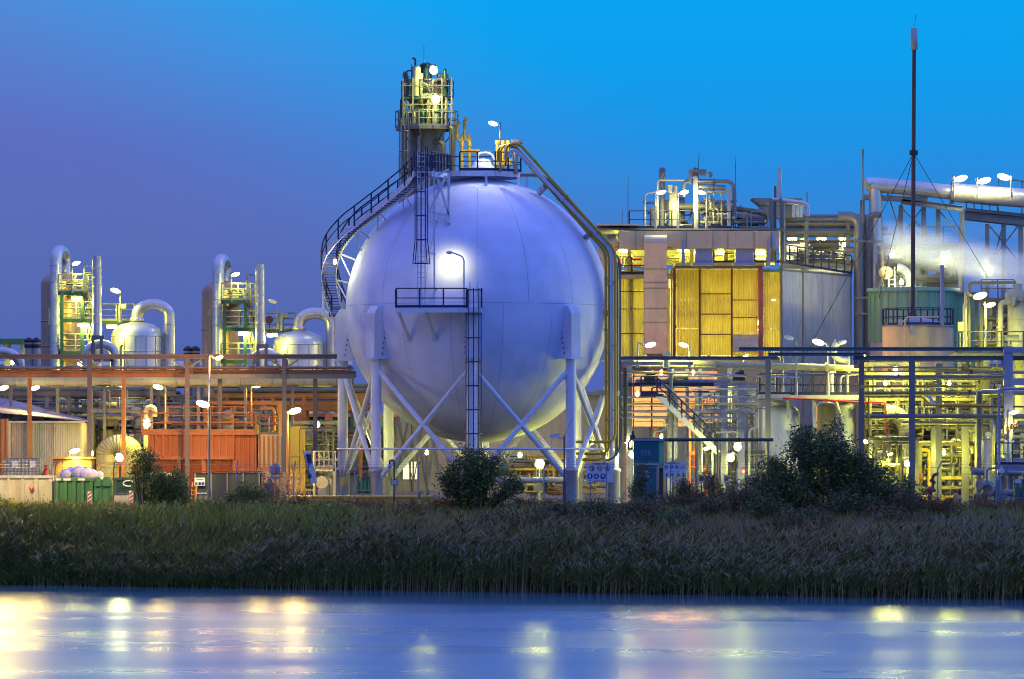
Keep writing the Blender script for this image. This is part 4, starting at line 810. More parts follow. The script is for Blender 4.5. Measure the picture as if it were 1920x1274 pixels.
mb = MB(); mb.box(gx(5, 282), gx(32, 282), 281.9, 282.05, gz(945, 282), gz(936, 282)); [mb.box(gx(u, 282)-.04, gx(u, 282)+.04, 281.95, 282.05, 0, gz(938, 282)) for u in (9, 28)]; S('barrier_rail', mb, M['yellow'], 'short yellow guard rail before the white skip', 'guard rail')
s = skip('rubbish_skip', 'green skip with white rim blocks and warning stripes', 103, 175, 898, 282, 'skip_green', 5, chevs=((168.5, 1),)); REP('rim_block', MB().box(-.2, .2, -.115, -.092, -.08, .04), M['sign_white'], s, [(gx(u, 282), 282, gz(898, 282)-.02) for u in (107, 126, 153)])
for i, (u0, u1) in enumerate(((176, 190), (191, 209))):
    t = T('gas_canister', ('narrow', 'wide')[i]+' upright green bin beside the green skip', 'bin', (gx((u0+u1)/2, 282), 282, 0)); x0, x1 = gx(u0, 282), gx(u1, 282); mb = MB(); z = gz(895, 282); mb.prism([(x0, 282, .05), (x1, 282, .05), (x1-.03, 282, z-.15), (x1-.1, 282, z), (x0+.1, 282, z), (x0+.02, 282, z-.15)], (0, .9, 0)); O('bin_body', mb, M['skip_green'], t); mb = MB(); mb.box(x0+.05, x1-.05, 281.9, 282, z-.5, z-.4); mb.box(x1-.06, x1+.02, 281.95, 282.1, .1, z-.3); O('hinge_bar', mb, M['skip_green'], t)
s = skip('rubbish_skip', 'dark grey skip half hidden behind the yellow leaved shrub', 213, 345, 897, 284, 'green_steel', 7, chevs=((246, 1),))
mb = MB(); p = at(241, 907, 283.85); mb.tube([p+Vector((.3*math.cos(a), -.02, .16*math.sin(a))) for a in np.linspace(.6, 5.2, 12)], .045, 5); O('painted_mark', mb, M['sign_white'], s)
rg = random.Random(12); mb = MB()
for i in range(60): u = rg.uniform(268, 330); p = at(u, 892-6*math.sin((u-268)/62*3.1)*rg.random(), 284.6+rg.random()*1.5); mb.cbox(p, rg.uniform(.1, .4), .2, rg.uniform(.05, .2))
ST('scrap_rubble', mb, M['plastic_white'], 'stuff')
t = T('white_box', 'cream painted equipment box standing by the dark skip', 'box', (gx(227, 281), 281, 0)); O('box_body', MB().box(gx(214, 281), gx(241, 281), 281, 281.9, .02, gz(927, 281)), M['skip_white'], t); O('box_lid', MB().box(gx(213.5, 281), gx(241.5, 281), 280.97, 281.93, gz(927, 281), gz(925.5, 281)), M['rust'], t)
t = T('mesh_shelter', 'dark mesh sided storage cage with a flat cover', 'storage cage', (gx(424, 284), 284, 0)); x0, x1 = gx(366, 284), gx(486, 284); z = gz(886, 284)
O('cover', MB().box(x0-.1, x1+.1, 283.9, 286.6, z, z+.08), M['dark'], t)
for i in range(4): a = x0+(x1-x0)*i/4; O('mesh_panel', MB().box(a+.04, a+(x1-x0)/4-.04, 284.05, 284.08, .1, z-.06), M['dark'], t)
REP('post', MB().box(-.035, .035, -.035, .035, 0, z), M['galv'], t, [(x0+(x1-x0)*i/4, 284, 0) for i in range(5)]); mb = MB(); mb.box(x0, x1, 286.4, 286.5, .1, z-.1); O('rear_panel', mb, M['dark'], t)
sg = T('small_sign', 'small white sign with three blue round symbols on the dark cage', 'sign', at(374, 909, 283.8)); p = at(374.5, 903.5, 283.9); O('sign_board', MB().box(p.x-.29, p.x+.29, 283.86, 283.885, p.z-.22, p.z+.22), M['sign_white'], sg); REP('blue_symbol', MB().lathe((0, 0, 0), [(.08, 0), (.08, -.01), (.001, -.01)], 14, 'y'), M['blue_sign'], sg, [(p.x+.18*k, 283.85, p.z-.1) for k in (-1, 0, 1)]); O('print_line', MB().box(p.x-.2, p.x+.2, 283.852, 283.858, p.z+.1, p.z+.13), M['ink'], sg)
t = T('orange_trestle', 'narrow orange ladder frame leaning by the dark cage', 'ladder', (gx(361, 283), 283, 0)); mb = MB(); a, b = gx(357, 283), gx(366, 283); z = gz(905, 283); [mb.beam((x, 283, 0), (x+.1, 283.3, z), .05, .05) for x in (a, b)]; O('stile', mb, M['orange'], t); REP('rung', MB().box(0, b-a, -.02, .02, -.02, .02), M['orange'], t, [(a+.02*k, 283+.05*k, .2+.22*k) for k in range(5)]); O('foot_box', MB().box(a-.05, b+.05, 282.8, 283.1, 0, gz(938, 283)), M['orange'], t)
t = T('steel_cabinet', 'grey weathered control cabinet at the lamp pole foot', 'cabinet', (gx(382, 281), 281, 0)); O('cabinet_body', MB().box(gx(371, 281), gx(393, 281), 281, 281.6, 0, gz(926, 281)), M['galv'], t); O('cabinet_top', MB().box(gx(370, 281), gx(394, 281), 280.95, 281.65, gz(926, 281), gz(924.5, 281)), M['sign_white'], t); O('cabinet_door', MB().box(gx(373, 281), gx(390, 281), 280.98, 280.998, .15, gz(929, 281)), M['galv'], t)
pole_lamp(411, 672, 281, 1, 0, 'orange lit street lantern on the tall slim pole by the dark cage', 5200, OR, 'lamp_orange', 19, -8, .06, 'lavender_steel', big=.8, cone=112, aim=(-.9, 1, -.25))
pole_lamp(380, 759, 279.6, -1, 0, 'large blazing lantern low beside the tall slim pole', 2600, (1, .85, .25), 'lamp_strong', 12, -4, .07, big=1.35, cone=128, aim=(-.45, 1, -.75))
pole_lamp(553, 772, 288, 1, 0, 'large blazing lantern between two bridge columns', 1300, (1, .66, .14), 'lamp_strong', 14, 6, .07, 'rack_rust_lamplit', big=1.3, fwd=-.3, cone=165)
pole_lamp(484, 724, 303, 1, gz(800, 303), 'lantern on a rust brown pole above the hopper railing', 900, (1, .66, .12), 'lamp_yellow', 13, -7, .05, 'rack_rust_lamplit', fwd=-.4, cone=168)
pole_lamp(66, 729, 300, 1, 3, 'lantern on a pale pole above the metal shed roof', 1000, (1, .68, .12), 'lamp_yellow', 12, -5, .06, fwd=-.4, cone=168)
pole_lamp(7, 729, 277.5, 1, 0, 'lantern cut by the field edge above the battered white skip', 4600, (1, .72, .11), 'lamp_strong', 14, -2, .05, fwd=-.3, cone=165)
pole_lamp(296, 727, 300, -1, 3, 'lantern on a curved pipe bracket left of the second bridge column'.replace('left of', 'before'), 1000, (1, .70, .14), 'lamp_yellow', 15, -5, .06, 'cream_pipe', big=1.1, fwd=-.4, cone=168)
pole_lamp(232, 725, 307, 1, 4, 'small pale lantern among the cream pipes', 300, WH, 'lamp_white', 9, -5, .05, big=.7)
for u, v, d, lb, pw, r in ((157, 720, 312, 'tiny lamp high in the cream pipe rack', 250, .16), (202, 721, 314, 'tiny lamp deeper in the cream pipe rack', 200, .15), (172, 851, 296, 'small lamp on the yellow lit duct corner', 300, .14), (224, 859, 289.5, 'star bright lamp above the steel frame bench', 700, .24), (275, 795, 299, 'yellow lamp hanging under the cream swan neck vent', 600, .25), (595, 797, 306, 'green tinted lamp in front of the teal far hall', 300, .18), (677, 824, 304, 'small lamp seen between crossing sphere braces', 200, .11), (23, 681, 350, 'star bright lamp under the low shiny elbow pipe', 300, .14)):
    bulb_lamp(u, v, d, lb, pw, YG if r < .24 or v < 800 else WH, 'lamp_yellow', r)
t = pole_lamp(140, 847, 290.6, 1, gz(857, 291), 'yellow floodlight on the brown hut roof shining on the cream shed', 900, YG, 'lamp_yellow', 10, 2, .04, big=1.1)
# teal hall behind the sphere legs, orange column
d = 335; t = T('teal_hall', 'teal clad hall with orange steel posts far between the sphere legs', 'hall', (gx(630, d), d, 0)); a, b = gx(540, d), gx(735, d); n = 8
for i in range(n): O('wall_panel', MB().corr(a+(b-a)*i/n+.01, a+(b-a)*(i+1)/n-.01, d, .1, gz(782, d), 6), M['teal' if i < 5 else 'mint'], t)
O('eaves', MB().box(a-.2, b+.2, d-.6, d+6, gz(782, d), gz(776, d)), M['rack_rust_lamplit'], t); [O('post', MB().box(gx(u, d)-.25, gx(u, d)+.25, d-.9, d-.5, 0, gz(776, d)), M['orange'], t) for u in (617, 560, 700)]
O('rear_wall', MB().box(a, b, d+5.9, d+6, 0, gz(782, d)), M['teal'], t)
# yellow vent column and gear by the guard rail
d = 293; t = T('vent_column', 'stout ochre square vent column with a side duct', 'vent column', (gx(556, d), d, 0)); O('column_body', MB().box(gx(544, d), gx(561, d), d, d+.6, 0, gz(802, d)), M['yellow'], t); O('side_duct', MB().box(gx(561.3, d), gx(572, d), d+.1, d+.6, .4, gz(805, d)), M['yellow'], t); O('cap', MB().box(gx(548, d), gx(576, d), d-.05, d+.7, gz(802, d), gz(800, d)), M['yellow'], t); O('collar', MB().box(gx(542, d), gx(563, d), d-.06, d-.003, gz(856, d), gz(853, d)), M['yellow'], t); O('inspection_hatch', MB().box(gx(546, d), gx(555, d), d-.04, d-.004, gz(882, d), gz(868, d)), M['orange'], t)
d = 290; bx = T('pump_station', 'caged pump station with a round tank end behind the guard rail', 'pump station', (gx(600, d), d, 0)); rail(bx, [(gx(590, d), d, gz(880, d)), (gx(625, d), d, gz(880, d))], 'grey_steel', 1.0, .3, .04); O('deck', MB().box(gx(588, d), gx(628, d), d, d+1.5, gz(884, d), gz(880, d)), M['cream'], bx); O('tank_end', MB().cyl((gx(603, d), d, gz(905, d)), (gx(603, d), d+1.4, gz(905, d)), .36, n=20), M['cream'], bx); O('base_box', MB().box(gx(596, d), gx(612, d), d-.02, d+.6, 0, gz(916, d)), M['galv'], bx); [O('frame_post', MB().box(gx(u, d)-.07, gx(u, d)+.07, d, d+.14, 0, gz(846, d)), M['cream'], bx) for u in (627, 589)]; pipe(bx, [(gx(611, d), d+.4, gz(901, d)), (gx(620, d), d+.4, gz(896, d)), (gx(620, d), d+.4, 0)], .1, 'cream')
pipe(bx, [(gx(612, d), d+.6, .35), (gx(655, d), d+.6, .35)], .22, 'cream', 12)
def bottles(label, u0, u1, v0, v1, d, n):
    x0, x1, z0, z1 = gx(u0, d), gx(u1, d), gz(v1, d), gz(v0, d); t = T('bottle_rack', label, 'gas bottle rack', ((x0+x1)/2, d, 0)); r = (x1-x0)/n/2
    for i in range(n): x = x0+r*(2*i+1); mb = MB(); mb.lathe((x, d, 0), [(r*.96, z0), (r*.96, z1-.2), (r*.6, z1-.06), (.06, z1), (.06, z1+.12), (.001, z1+.13)], 14); O('gas_bottle', mb, M['bottle_green'], t)
    mb = MB(); [mb.box(x-.03, x+.03, d-r-.06, d-r, 0, z1+.25) for x in (x0-.05, x1+.05)]; [mb.box(x0-.08, x1+.08, d-r-.07, d-r-.01, z, z+.07) for z in (z0+.05, z0+(z1-z0)*.28, z1+.15)]; mb.box(x0-.1, x1+.1, d-r-.05, d+r+.05, z0-.08, z0); mb.box(x0-.08, x0+.1, d, d+.1, 0, z0-.08); mb.box(x1-.1, x1+.08, d, d+.1, 0, z0-.08); O('rack_frame', mb, M['grey_steel'], t); return t
t = bottles('green gas bottles in a rack between the sphere legs', 668, 696, 898, 930, 289.5, 4); O('pressure_box', MB().box(gx(680, 289.5), gx(687, 289.5), 289.3, 289.5, gz(896, 289.5), gz(890, 289.5)), M['dark'], t)
d = 285; gr = T('guard_rail', 'ochre crash barrier running in front of the sphere legs', 'guard rail', (gx(670, d), d, 0)); x0, x1 = gx(537, d), gx(811, d)
for i in range(5):
    a, b = x0+(x1-x0)*i/5, x0+(x1-x0)*(i+1)/5; mb = MB(); pf = [(0, -.17), (-.08, -.12), (-.08, -.04), (0, 0), (-.08, .04), (-.08, .12), (0, .17), (.03, .17), (.03, -.17)]; mb.prism([(a+.01, d+y, .42+z) for y, z in pf], (b-a-.02, 0, 0)); O('barrier_beam', mb, M['yellow'], gr)
REP('post', MB().box(-.06, .06, .035, .15, 0, .62), M['galv'], gr, [(x0+.25+(x1-x0-.5)*i/9, d, 0) for i in range(10)])
mb = MB(); mb.box(gx(510, 284), gx(538, 284), 284, 284.15, gz(947, 284), gz(938, 284)); mb.box(gx(525, 284), gx(528, 284), 284.05, 284.15, 0, gz(945, 284)); S('barrier_end', mb, M['yellow'], 'stub of yellow barrier at the pallet stack', 'guard rail')
# leaning white board on two legs
d = 281; t = T('leaning_board', 'leaning white instrument board on two thin orange legs', 'instrument board', (gx(592, d), d, 0)); a, b = at(569, 848, d), at(583, 906, d); w = m_(13, d)
mb = MB(); mb.prism([(a.x, d, a.z), (a.x+w, d, a.z), (b.x+w*.95, d, b.z), (b.x+.02, d, b.z)], (0, .05, 0)); O('board', mb, M['sign_white'], t)
for o in (0, 1): mb = MB(); mb.beam((a.x+(w+.02)*o-.01, d+.03, a.z+.1), (gx(590+9*o, d), d+.03, -.05), .05, .05); O('leg', mb, M['orange'], t)
mb = MB(); p = at(579, 860, d); mb.prism([(p.x-.15, d-.16, p.z+.23), (p.x+.1, d-.16, p.z+.23), (p.x+.18, d-.16, p.z-.23), (p.x-.08, d-.16, p.z-.23)], (0, .15, 0)); O('meter_box', mb, M['navy'], t); mb = MB(); q = at(580, 893, d); mb.tube([p+Vector((.05, -.05, -.2)), at(577, 878, d-.05), q], .02, 5); mb.ell(q, .12, .08, .14, 8, 6); O('cable', mb, M['dark'], t)
t = T('road_sign', 'round road sign seen from behind on a thin post', 'road sign', (gx(515, 281), 281, 0)); p = at(515, 881, 281); O('sign_disc', MB().lathe((p.x, 281, p.z), [(.001, -.02), (.3, -.02), (.32, 0), (.3, .02), (.001, .02)], 24, 'y'), M['lavender_steel'], t); O('plate', MB().box(p.x-.24, p.x+.22, 280.98, 281.02, gz(899, 281), gz(894, 281)), M['lavender_steel'], t); O('post', MB().cyl((p.x+.02, 280.93, 0), (p.x+.02, 280.93, p.z+.38), .035, n=7), M['rack_rust_lamplit'], t)
# pallets
pal = None; rg = random.Random(9); G = 'wooden pallets stacked beside the bridge column'
def pallet(x, d, z, lb, mt='wood', ry=0):
    t = T('pallet', lb, 'pallet', (x, d, z), G)
    REP('deck_board', MB().box(-.5, .5, -.05, .05, 0, .022), M[mt], t, [(x, d-.35+.175*i, z+.115) for i in range(5)]); REP('block', MB().box(-.07, .07, -.07, .07, 0, .09), M[mt], t, [(x+.43*i, d-.35+.35*j, z+.025) for i in (-1, 0, 1) for j in (0, 1, 2)]); REP('bottom_board', MB().box(-.5, .5, -.05, .05, 0, .022), M[mt], t, [(x, d-.35+.35*j, z+.001) for j in (0, 1, 2)]); return t
for s, (u, d, n, lb) in enumerate(((500, 288.5, 14, 'grey wooden pallet in the tall dark stack'), (521, 286.6, 13, 'lit wooden pallet in the narrow front stack'), (546, 290, 12, 'wooden pallet in the stack behind the bridge column'), (566, 287.2, 5, 'pale wooden pallet in the short lit stack'))):
    base = None
    for i in range(n):
        x = gx(u, d)+rg.uniform(-.05, .05)
        od = ('bottom', 'second', 'third', 'fourth', 'fifth', 'sixth', 'seventh', 'eighth', 'ninth', 'tenth', 'eleventh', 'twelfth', 'thirteenth', 'fourteenth')[i]+(' from the ground of' if i else ' one of'); lb2 = lb.replace(' pallet in', ' pallet, '+od) if i < n-1 else lb.replace(' pallet in', ' pallet, topmost of')
        if base is None: base = pallet(gx(u, d), d, .02, lb2, 'wood')
        else: dup(base, None, (x, d+rg.uniform(-.04, .04), .02+.142*i), lb2)
# ------------------------------------------------------------------ cream hall behind and below the sphere
d = 342; t = T('cream_hall', 'big plain cream panel hall behind the sphere legs', 'hall', (gx(950, d), d, 0)); a, b = gx(728, d), gx(1296, d); zt = gz(742, d); n = 13
for i in range(n): O('wall_panel', MB().box(a+(b-a)*i/n+.012, a+(b-a)*(i+1)/n-.012, d, d+.1, .5, zt), M['cream'], t)
O('plinth', MB().box(a, b, d-.05, d+.1, 0, .49), M['concrete'], t); O('side_wall', MB().box(a-.0, a+.1, d+.11, d+12, 0, zt), M['cream'], t); O('roof', MB().box(a-.2, b+.2, d-.3, d+12, zt+.01, zt+.25), M['roof_sheet'], t)
REP('wall_brace', MB().box(-.06, .06, -.12, -.01, .5, zt-.1), M['galv'], t, [(gx(u, d), d, 0) for u in (742, 775, 802)])
for i, (ua, ub) in enumerate(((742, 775), (775, 802), (802, 830))):
    mb = MB(); mb.beam((gx(ua, d), d-.1, 1), (gx(ub, d), d-.1, zt-.4), .07, .07); mb.beam((gx(ub, d), d-.16, 1), (gx(ua, d), d-.16, zt-.4), .07, .07); O('cross_brace', mb, M['galv'], t)
for u0, u1, v0, v1 in ((754, 784, 866, 899), (966, 986, 881, 893)):
    w = MB(); x0, x1, z0, z1 = gx(u0, d), gx(u1, d), gz(v1, d), gz(v0, d); [w.box(x-.06, x+.06, d-.08, d-.005, z0, z1) for x in (x0, (x0+x1)/2, x1)]; w.box(x0, x1, d-.07, d-.006, z0-.06, z0); w.box(x0, x1, d-.07, d-.006, z1, z1+.06); f = O('window', w, M['galv'], t); O('pane', MB().box(x0+.06, x1-.06, d-.03, d-.004, z0, z1), M['pane_lit'], f)
# yard gear right under the sphere
d = 318; skid('metering_skid', 'yellow pipe metering skid lit by a lamp under the sphere', 'process skid', 955, 1075, 855, 930, d, 41, 34, (.04, .13), ('yellow', 'yellow', 'yellow', 'cream_pipe', 'green_steel'), 1, 1, rails=False, frame=False)
skid('valve_manifold', 'yellow valve manifold between two front sphere legs', 'process skid', 1085, 1150, 862, 935, 306, 42, 16, (.05, .1), ('yellow', 'yellow', 'cream_pipe'), 0, 0, 2, rails=False, frame=False)
t = T('cylinder_drum', 'dark green horizontal drum under the sphere', 'drum', (gx(920, 330), 330, 0)); drum(t, gx(850, 330), gx(985, 330), 330, gz(880, 330), .42, 'green_steel'); rail(t, [(gx(838, 330), 328, gz(865, 330)), (gx(868, 330), 328, gz(865, 330))], 'galv', 1.1, .4); O('deck', MB().box(gx(838, 330), gx(868, 330), 327.9, 329, gz(867, 330), gz(865, 330)), M['galv'], t); mb = MB(); [mb.box(gx(u, 330)-.06, gx(u, 330)+.06, 328, 328.12, 0, gz(867, 330)) for u in (840, 866)]; O('deck_post', mb, M['galv'], t)
bulb_lamp(1012, 871, 304, 'very bright lamp under the sphere among yellow pipes', 1300, YG, 'lamp_yellow', .32, zb=0)
bulb_lamp(975, 854, 316, 'small lamp high under the sphere belly', 300, YG, 'lamp_yellow', .16)
bulb_lamp(1185, 853, 300, 'bright wall lamp at the teal shower booth', 500, WH, 'lamp_white', .2); bulb_lamp(1174, 828, 303, 'tiny lamp above the teal shower booth corner', 120, WH, 'lamp_white', .12)
t = T('white_switch_box', 'white switch box on the post under the bright sphere lamp', 'switch box', (gx(1009, 303), 303, 0)); O('box_body', MB().box(gx(1002, 303), gx(1016, 303), 303, 303.3, gz(921, 303), gz(901, 303)), M['plastic_white'], t); mb = MB(); [mb.cyl((gx(u, 303), 303.15, gz(901, 303)), (gx(u, 303), 303.15, gz(874, 303)), .05, n=6) for u in (1005, 1010, 1014)]; mb.cyl((gx(1009, 303), 303.15, 0), (gx(1009, 303), 303.15, gz(921, 303)), .06); O('conduit', mb, M['plastic_white'], t)

# ------------------------------------------------------------------ yellow process building
d = 340; yb = T('yellow_building', 'tall process building with amber translucent sheets and concrete flank', 'building', (gx(1380, d), d, 0))
zt, z0 = gz(503, d), gz(672, d)
def sheet(u0, u1, v0, v1, y, n): O('translucent_sheet', MB().corr(gx(u0, y), gx(u1, y), y, gz(v1, y)+.01, gz(v0, y)-.01, n, .05), M['grp_yellow'], yb)
for v0, v1 in ((505, 563), (563, 616), (616, 668)): sheet(1268, 1290, v0, v1, d, 4); sheet(1290, 1311, v0, v1, d, 4)
for v0, v1 in ((505, 551), (552, 589), (590, 627), (628, 667)): sheet(1313, 1343, v0, v1, d-.06, 6); sheet(1343, 1371, v0, v1, d-.06, 6)
for v0, v1 in ((505, 563), (563, 596), (596, 668)): sheet(1373, 1392, v0, v1, d, 4); sheet(1392, 1421, v0, v1, d, 6)
for v0, v1 in ((510, 563), (563, 617), (617, 668)): sheet(1432, 1464, v0, v1, d+.5, 7)
for v0, v1 in ((520, 546), (546, 579), (579, 625), (625, 668)): sheet(1158, 1209, v0, v1, d+1, 9)
sheet(1248, 1256, 540, 668, d+1, 2)
for u, y in ((1312, d), (1372, d)): O('frame_post', MB().box(gx(u, y)-.06, gx(u, y)+.06, y-.16, y-.07, z0, zt), M['rust'], yb)
O('corner_post', MB().box(gx(1421.5, d), gx(1430, d), d-.15, d+.45, z0, zt), M['orange'], yb); O('corner_post', MB().box(gx(1262, d), gx(1267, d), d-.15, d+1, z0, zt), M['rust'], yb); O('corner_post', MB().cyl((gx(1466, d), d+.35, z0-2), (gx(1466, d), d+.35, gz(508, d)), .09), M['galv'], yb)
for v in (551.5, 589.5, 627.5): O('girt', MB().box(gx(1313, d), gx(1371, d), d-.17, d-.12, gz(v+1, d), gz(v-1, d)), M['rust'], yb)
for v in (546, 579, 625): O('girt', MB().box(gx(1158, d), gx(1210, d), d+.85, d+.93, gz(v+.8, d), gz(v-.8, d)), M['rust'], yb)
for v in (563, 596): O('girt', MB().box(gx(1373, d), gx(1421, d), d-.1, d-.06, gz(v+.8, d), gz(v-.8, d)), M['rust'], yb)
O('fascia', MB().box(gx(1264, d), gx(1430, d), d-.4, d+.2, zt-.05, zt+.12), M['grey_steel'], yb); O('roof_edge', MB().box(gx(1266, d), gx(1432, d), d-.45, d+8, zt+.13, zt+.35), M['duct'], yb); O('fascia', MB().box(gx(1431, d), gx(1466, d), d+.25, d+.6, gz(510, d), gz(505, d)), M['mint'], yb)
# concrete flank running back
pa, pb = Vector((gx(1467, 340.5), 340.5, 0)), Vector((gx(1597, 351), 351, 0)); zc = gz(508, 340.5); n = 7
tn = (pb-pa)/n; nr = Vector((tn.y, -tn.x, 0)).normalized()
for i in range(n):
    p, q = pa+tn*i+tn.normalized()*.015, pa+tn*(i+1)-tn.normalized()*.015; mb = MB(); mb.prism([p, q, q-nr*.2, p-nr*.2], (0, 0, zc)); O('concrete_panel', mb, M['concrete_wall'], yb)
mb = MB(); mb.prism([pa+nr*.05, pb+nr*.05, pb-nr*.3, pa-nr*.3], (0, 0, .12)); mb.v = [(x, y, z+zc+.01) for x, y, z in mb.v]; O('coping', mb, M['galv'], yb)
mb = MB(); p = pa+tn*2+nr*.06; mb.cyl(p, p+Vector((0, 0, zc)), .05); O('downpipe', mb, M['yellow'], yb)
O('rear_wall', MB().box(gx(1158, d), gx(1440, d), d+7.8, d+8, 0, zt+.1), M['siding'], yb); O('lower_wall', MB().box(gx(1262, d), gx(1466, d), d+.6, d+.8, 0, z0), M['cream'], yb); O('floor_slab', MB().box(gx(1158, d), gx(1466, d), d+.9, d+7.7, z0-.2, z0), M['concrete'], yb)
O('side_partition', MB().box(gx(1258, d), gx(1261.5, d), d+.9, d+7.7, z0+.01, zt), M['siding'], yb)
lx = T('hall_lamp', 'lamps glowing inside behind the amber sheets', 'lamp', (gx(1340, d), d+4, z0+.05), 'lamps inside the amber building')
def inside(u, v, y, pw):
    p = at(u, v, y); k = T('hall_lamp', 'inside lamp glowing behind the amber '+{1285: 'sheets at the rust post', 1342: 'centre sheets, near the floor', 1350: 'centre sheets, at mid height', 1408: 'sheets above the curved vent hood', 1450: 'corner sheets, upper', 1452: 'corner sheets, lower', 1190: 'sheets behind the down duct, upper', 1180: 'sheets behind the down duct, lower'}[u], 'lamp', p, 'lamps inside the amber building'); O('lamp_glass', MB().ell(p, .2, .2, .2), M['lamp_yellow'], k); mb = MB(); mb.cyl((p.x, y, p.z+.18), (p.x, y, p.z+.6), .04); O('bracket', mb, M['galv'], k); light(k, p-Vector((0, .4, 0)), pw*1.3, (1, .94, .36), .3)
bpy.data.objects.remove(lx)
for u in (1330, 1388, 1442, 1185): O('added_shade_post', MB().box(gx(u, d)-.12, gx(u, d)+.12, d+1.1, d+1.35, z0, zt), M['rust'], yb)  # unseen posts added to throw shadow patterns on the sheets
for v in (535, 575, 612): O('added_shade_beam', MB().box(gx(1264, d), gx(1464, d), d+.9, d+1.08, gz(v+3, d), gz(v-3, d)), M['rust'], yb)  # unseen beams added as dark silhouettes behind the sheets
for u, v, pw in ((1285, 640, 420), (1342, 645, 1000), (1350, 590, 650), (1408, 610, 500), (1450, 560, 420), (1452, 640, 520), (1190, 560, 700), (1180, 640, 420)): inside(u, v, d+2.6, pw)
mb = MB(); x0, x1, z = gx(1376, 338), gx(1423, 338), gz(660, 338); pf = [(0, 0), (0, 1.2), (-.35, 1.15), (-.75, .9), (-1, .45), (-1.05, 0)]; mb.prism([(x0, d-.2+y, z+h) for y, h in pf], (x1-x0, 0, 0)); O('vent_hood', mb, M['duct'], yb)
O('open_deck', MB().box(gx(1158, d), gx(1275, d), d+.5, d+7.7, gz(520, d), gz(514, d)), M['grey_steel'], yb); rail(yb, [(gx(1160, d), d+.5, gz(514, d)), (gx(1210, d), d+.5, gz(514, d))], 'navy', 1.15, 1.0)
O('deck_beam', MB().box(gx(1158, d), gx(1275, d), d+.3, d+.49, gz(523, d), gz(515, d)), M['duct'], yb)
O('open_bay_wall', MB().box(gx(1158, d), gx(1460, d), d+5.0, d+5.2, gz(500, d)+.3, gz(434, d)), M['cream'], yb); [O('bay_post', MB().box(gx(u, d)-.13, gx(u, d)+.13, d+.6, d+.86, gz(514 if u < 1260 else 499, d), gz(462, d)), M['duct'], yb) for u in (1180, 1297, 1362, 1440)]
for u, v, lb in ((1170, 470, 'lamp under the great duct, first bay of the open deck'), (1280, 470, 'lamp under the great duct between the duct stubs'), (1352, 474, 'lamp under the great duct behind the second stub'), (1425, 474, 'lamp under the great duct at its far end')): tube_lamp(u, v, d+2.5, lb, 520, YG, 'lamp_yellow', .8)
skid('bay_pipework', 'lit pipework with red valves on the open deck under the great duct', 'process skid', 1165, 1205, 480, 513, d+1.5, 60, 9, (.04, .08), ves=1, dr=0, rails=False, frame=False, zb=gz(514, d), mats=('red', 'cream_pipe', 'galv'))
skid('bay_pipework', 'lit pipework between the two stubs of the great duct', 'process skid', 1250, 1300, 478, 503, d+2, 61, 9, (.04, .08), ves=1, dr=0, rails=False, frame=False, zb=zt+.36, mats=('cream_pipe', 'galv'))
skid('bay_pipework', 'lit pipework behind the second stub of the great duct', 'process skid', 1343, 1450, 475, 500, d+2, 62, 12, (.04, .08), ves=1, dr=0, rails=False, frame=False, zb=zt+.36, mats=('cream_pipe', 'galv'))
rail(yb, [(gx(1338, d), d, zt+.36), (gx(1378, d), d, zt+.36)], 'navy', 1.2, 1.0); rail(yb, [(gx(1415, d), d, zt+.36), (gx(1466, d), d+.2, zt+.36), (pb.x, pb.y, zc+.15)], 'navy', 1.25, 1.3)
# great duct and down duct
t = T('great_duct', 'long square grey air duct along the roof edge of the amber building', 'duct', (gx(1300, 337), 337, gz(497, 337))); us = [1160, 1192, 1209, 1287, 1336, 1364, 1413, 1446]
for a, b in zip(us, us[1:]): O('duct_section', MB().box(gx(a, 337)+.015, gx(b, 337)-.015, 336.5, 338.6, gz(467, 337), gz(434, 337)), M['duct'], t); O('duct_flange', MB().box(gx(b, 337)-.014, gx(b, 337)+.014, 336.44, 338.65, gz(468, 337), gz(433, 337)), M['galv'], t)
O('end_cap', MB().box(gx(1446.5, 337), gx(1460, 337), 336.4, 338.8, gz(468, 337), gz(434, 337)), M['plastic_white'], t)
for a, b in ((1303, 1336), (1379, 1413)): O('duct_stub', MB().box(gx(a, 337), gx(b, 337), 336.7, 338.4, gz(493, 337), gz(467.5, 337)), M['lavender_steel'], t); O('stub_flange', MB().box(gx(a-5, 337), gx(b+2, 337), 336.5, 338.5, gz(498, 337), gz(493.3, 337)), M['lavender_steel'], t)
for u in (1281, 1441): O('hanger_post', MB().box(gx(u-3, 336), gx(u+3, 336), 335.9, 336.3, gz(497, 336), gz(450, 336)), M['lavender_steel'], t)
pf = [(0, 0), (0, 1.1)]; mb = MB(); z = gz(437, 337); x0, x1 = gx(1126, 337), gx(1158, 337); mb.tube([(x0, 337.5, gz(520, 337)), (x0+.1, 337.5, gz(480, 337)), (x0+.5, 337.5, gz(462, 337)), (x1, 337.5, gz(452, 337))], .55, 4); O('duct_elbow', mb, M['duct'], t)
t = T('down_duct', 'pinkish square down duct with a rounded top before the amber sheets', 'duct', (gx(1229, 334), 334.5, gz(668, 334))); x0, x1 = gx(1208, 334.5), gx(1250, 334.5)
vs = [456, 505, 530, 541, 579, 605, 664]
for a, b in zip(vs, vs[1:]): e = .012; O('duct_section', MB().box(x0, x1, 334, 335.6, gz(b, 334)+e, gz(a, 334)-e), M['pink_wall'], t); O('duct_flange', MB().box(x0-.05, x1+.05, 333.95, 335.65, gz(b, 334)-.011, gz(b, 334)+.011), M['galv'], t)
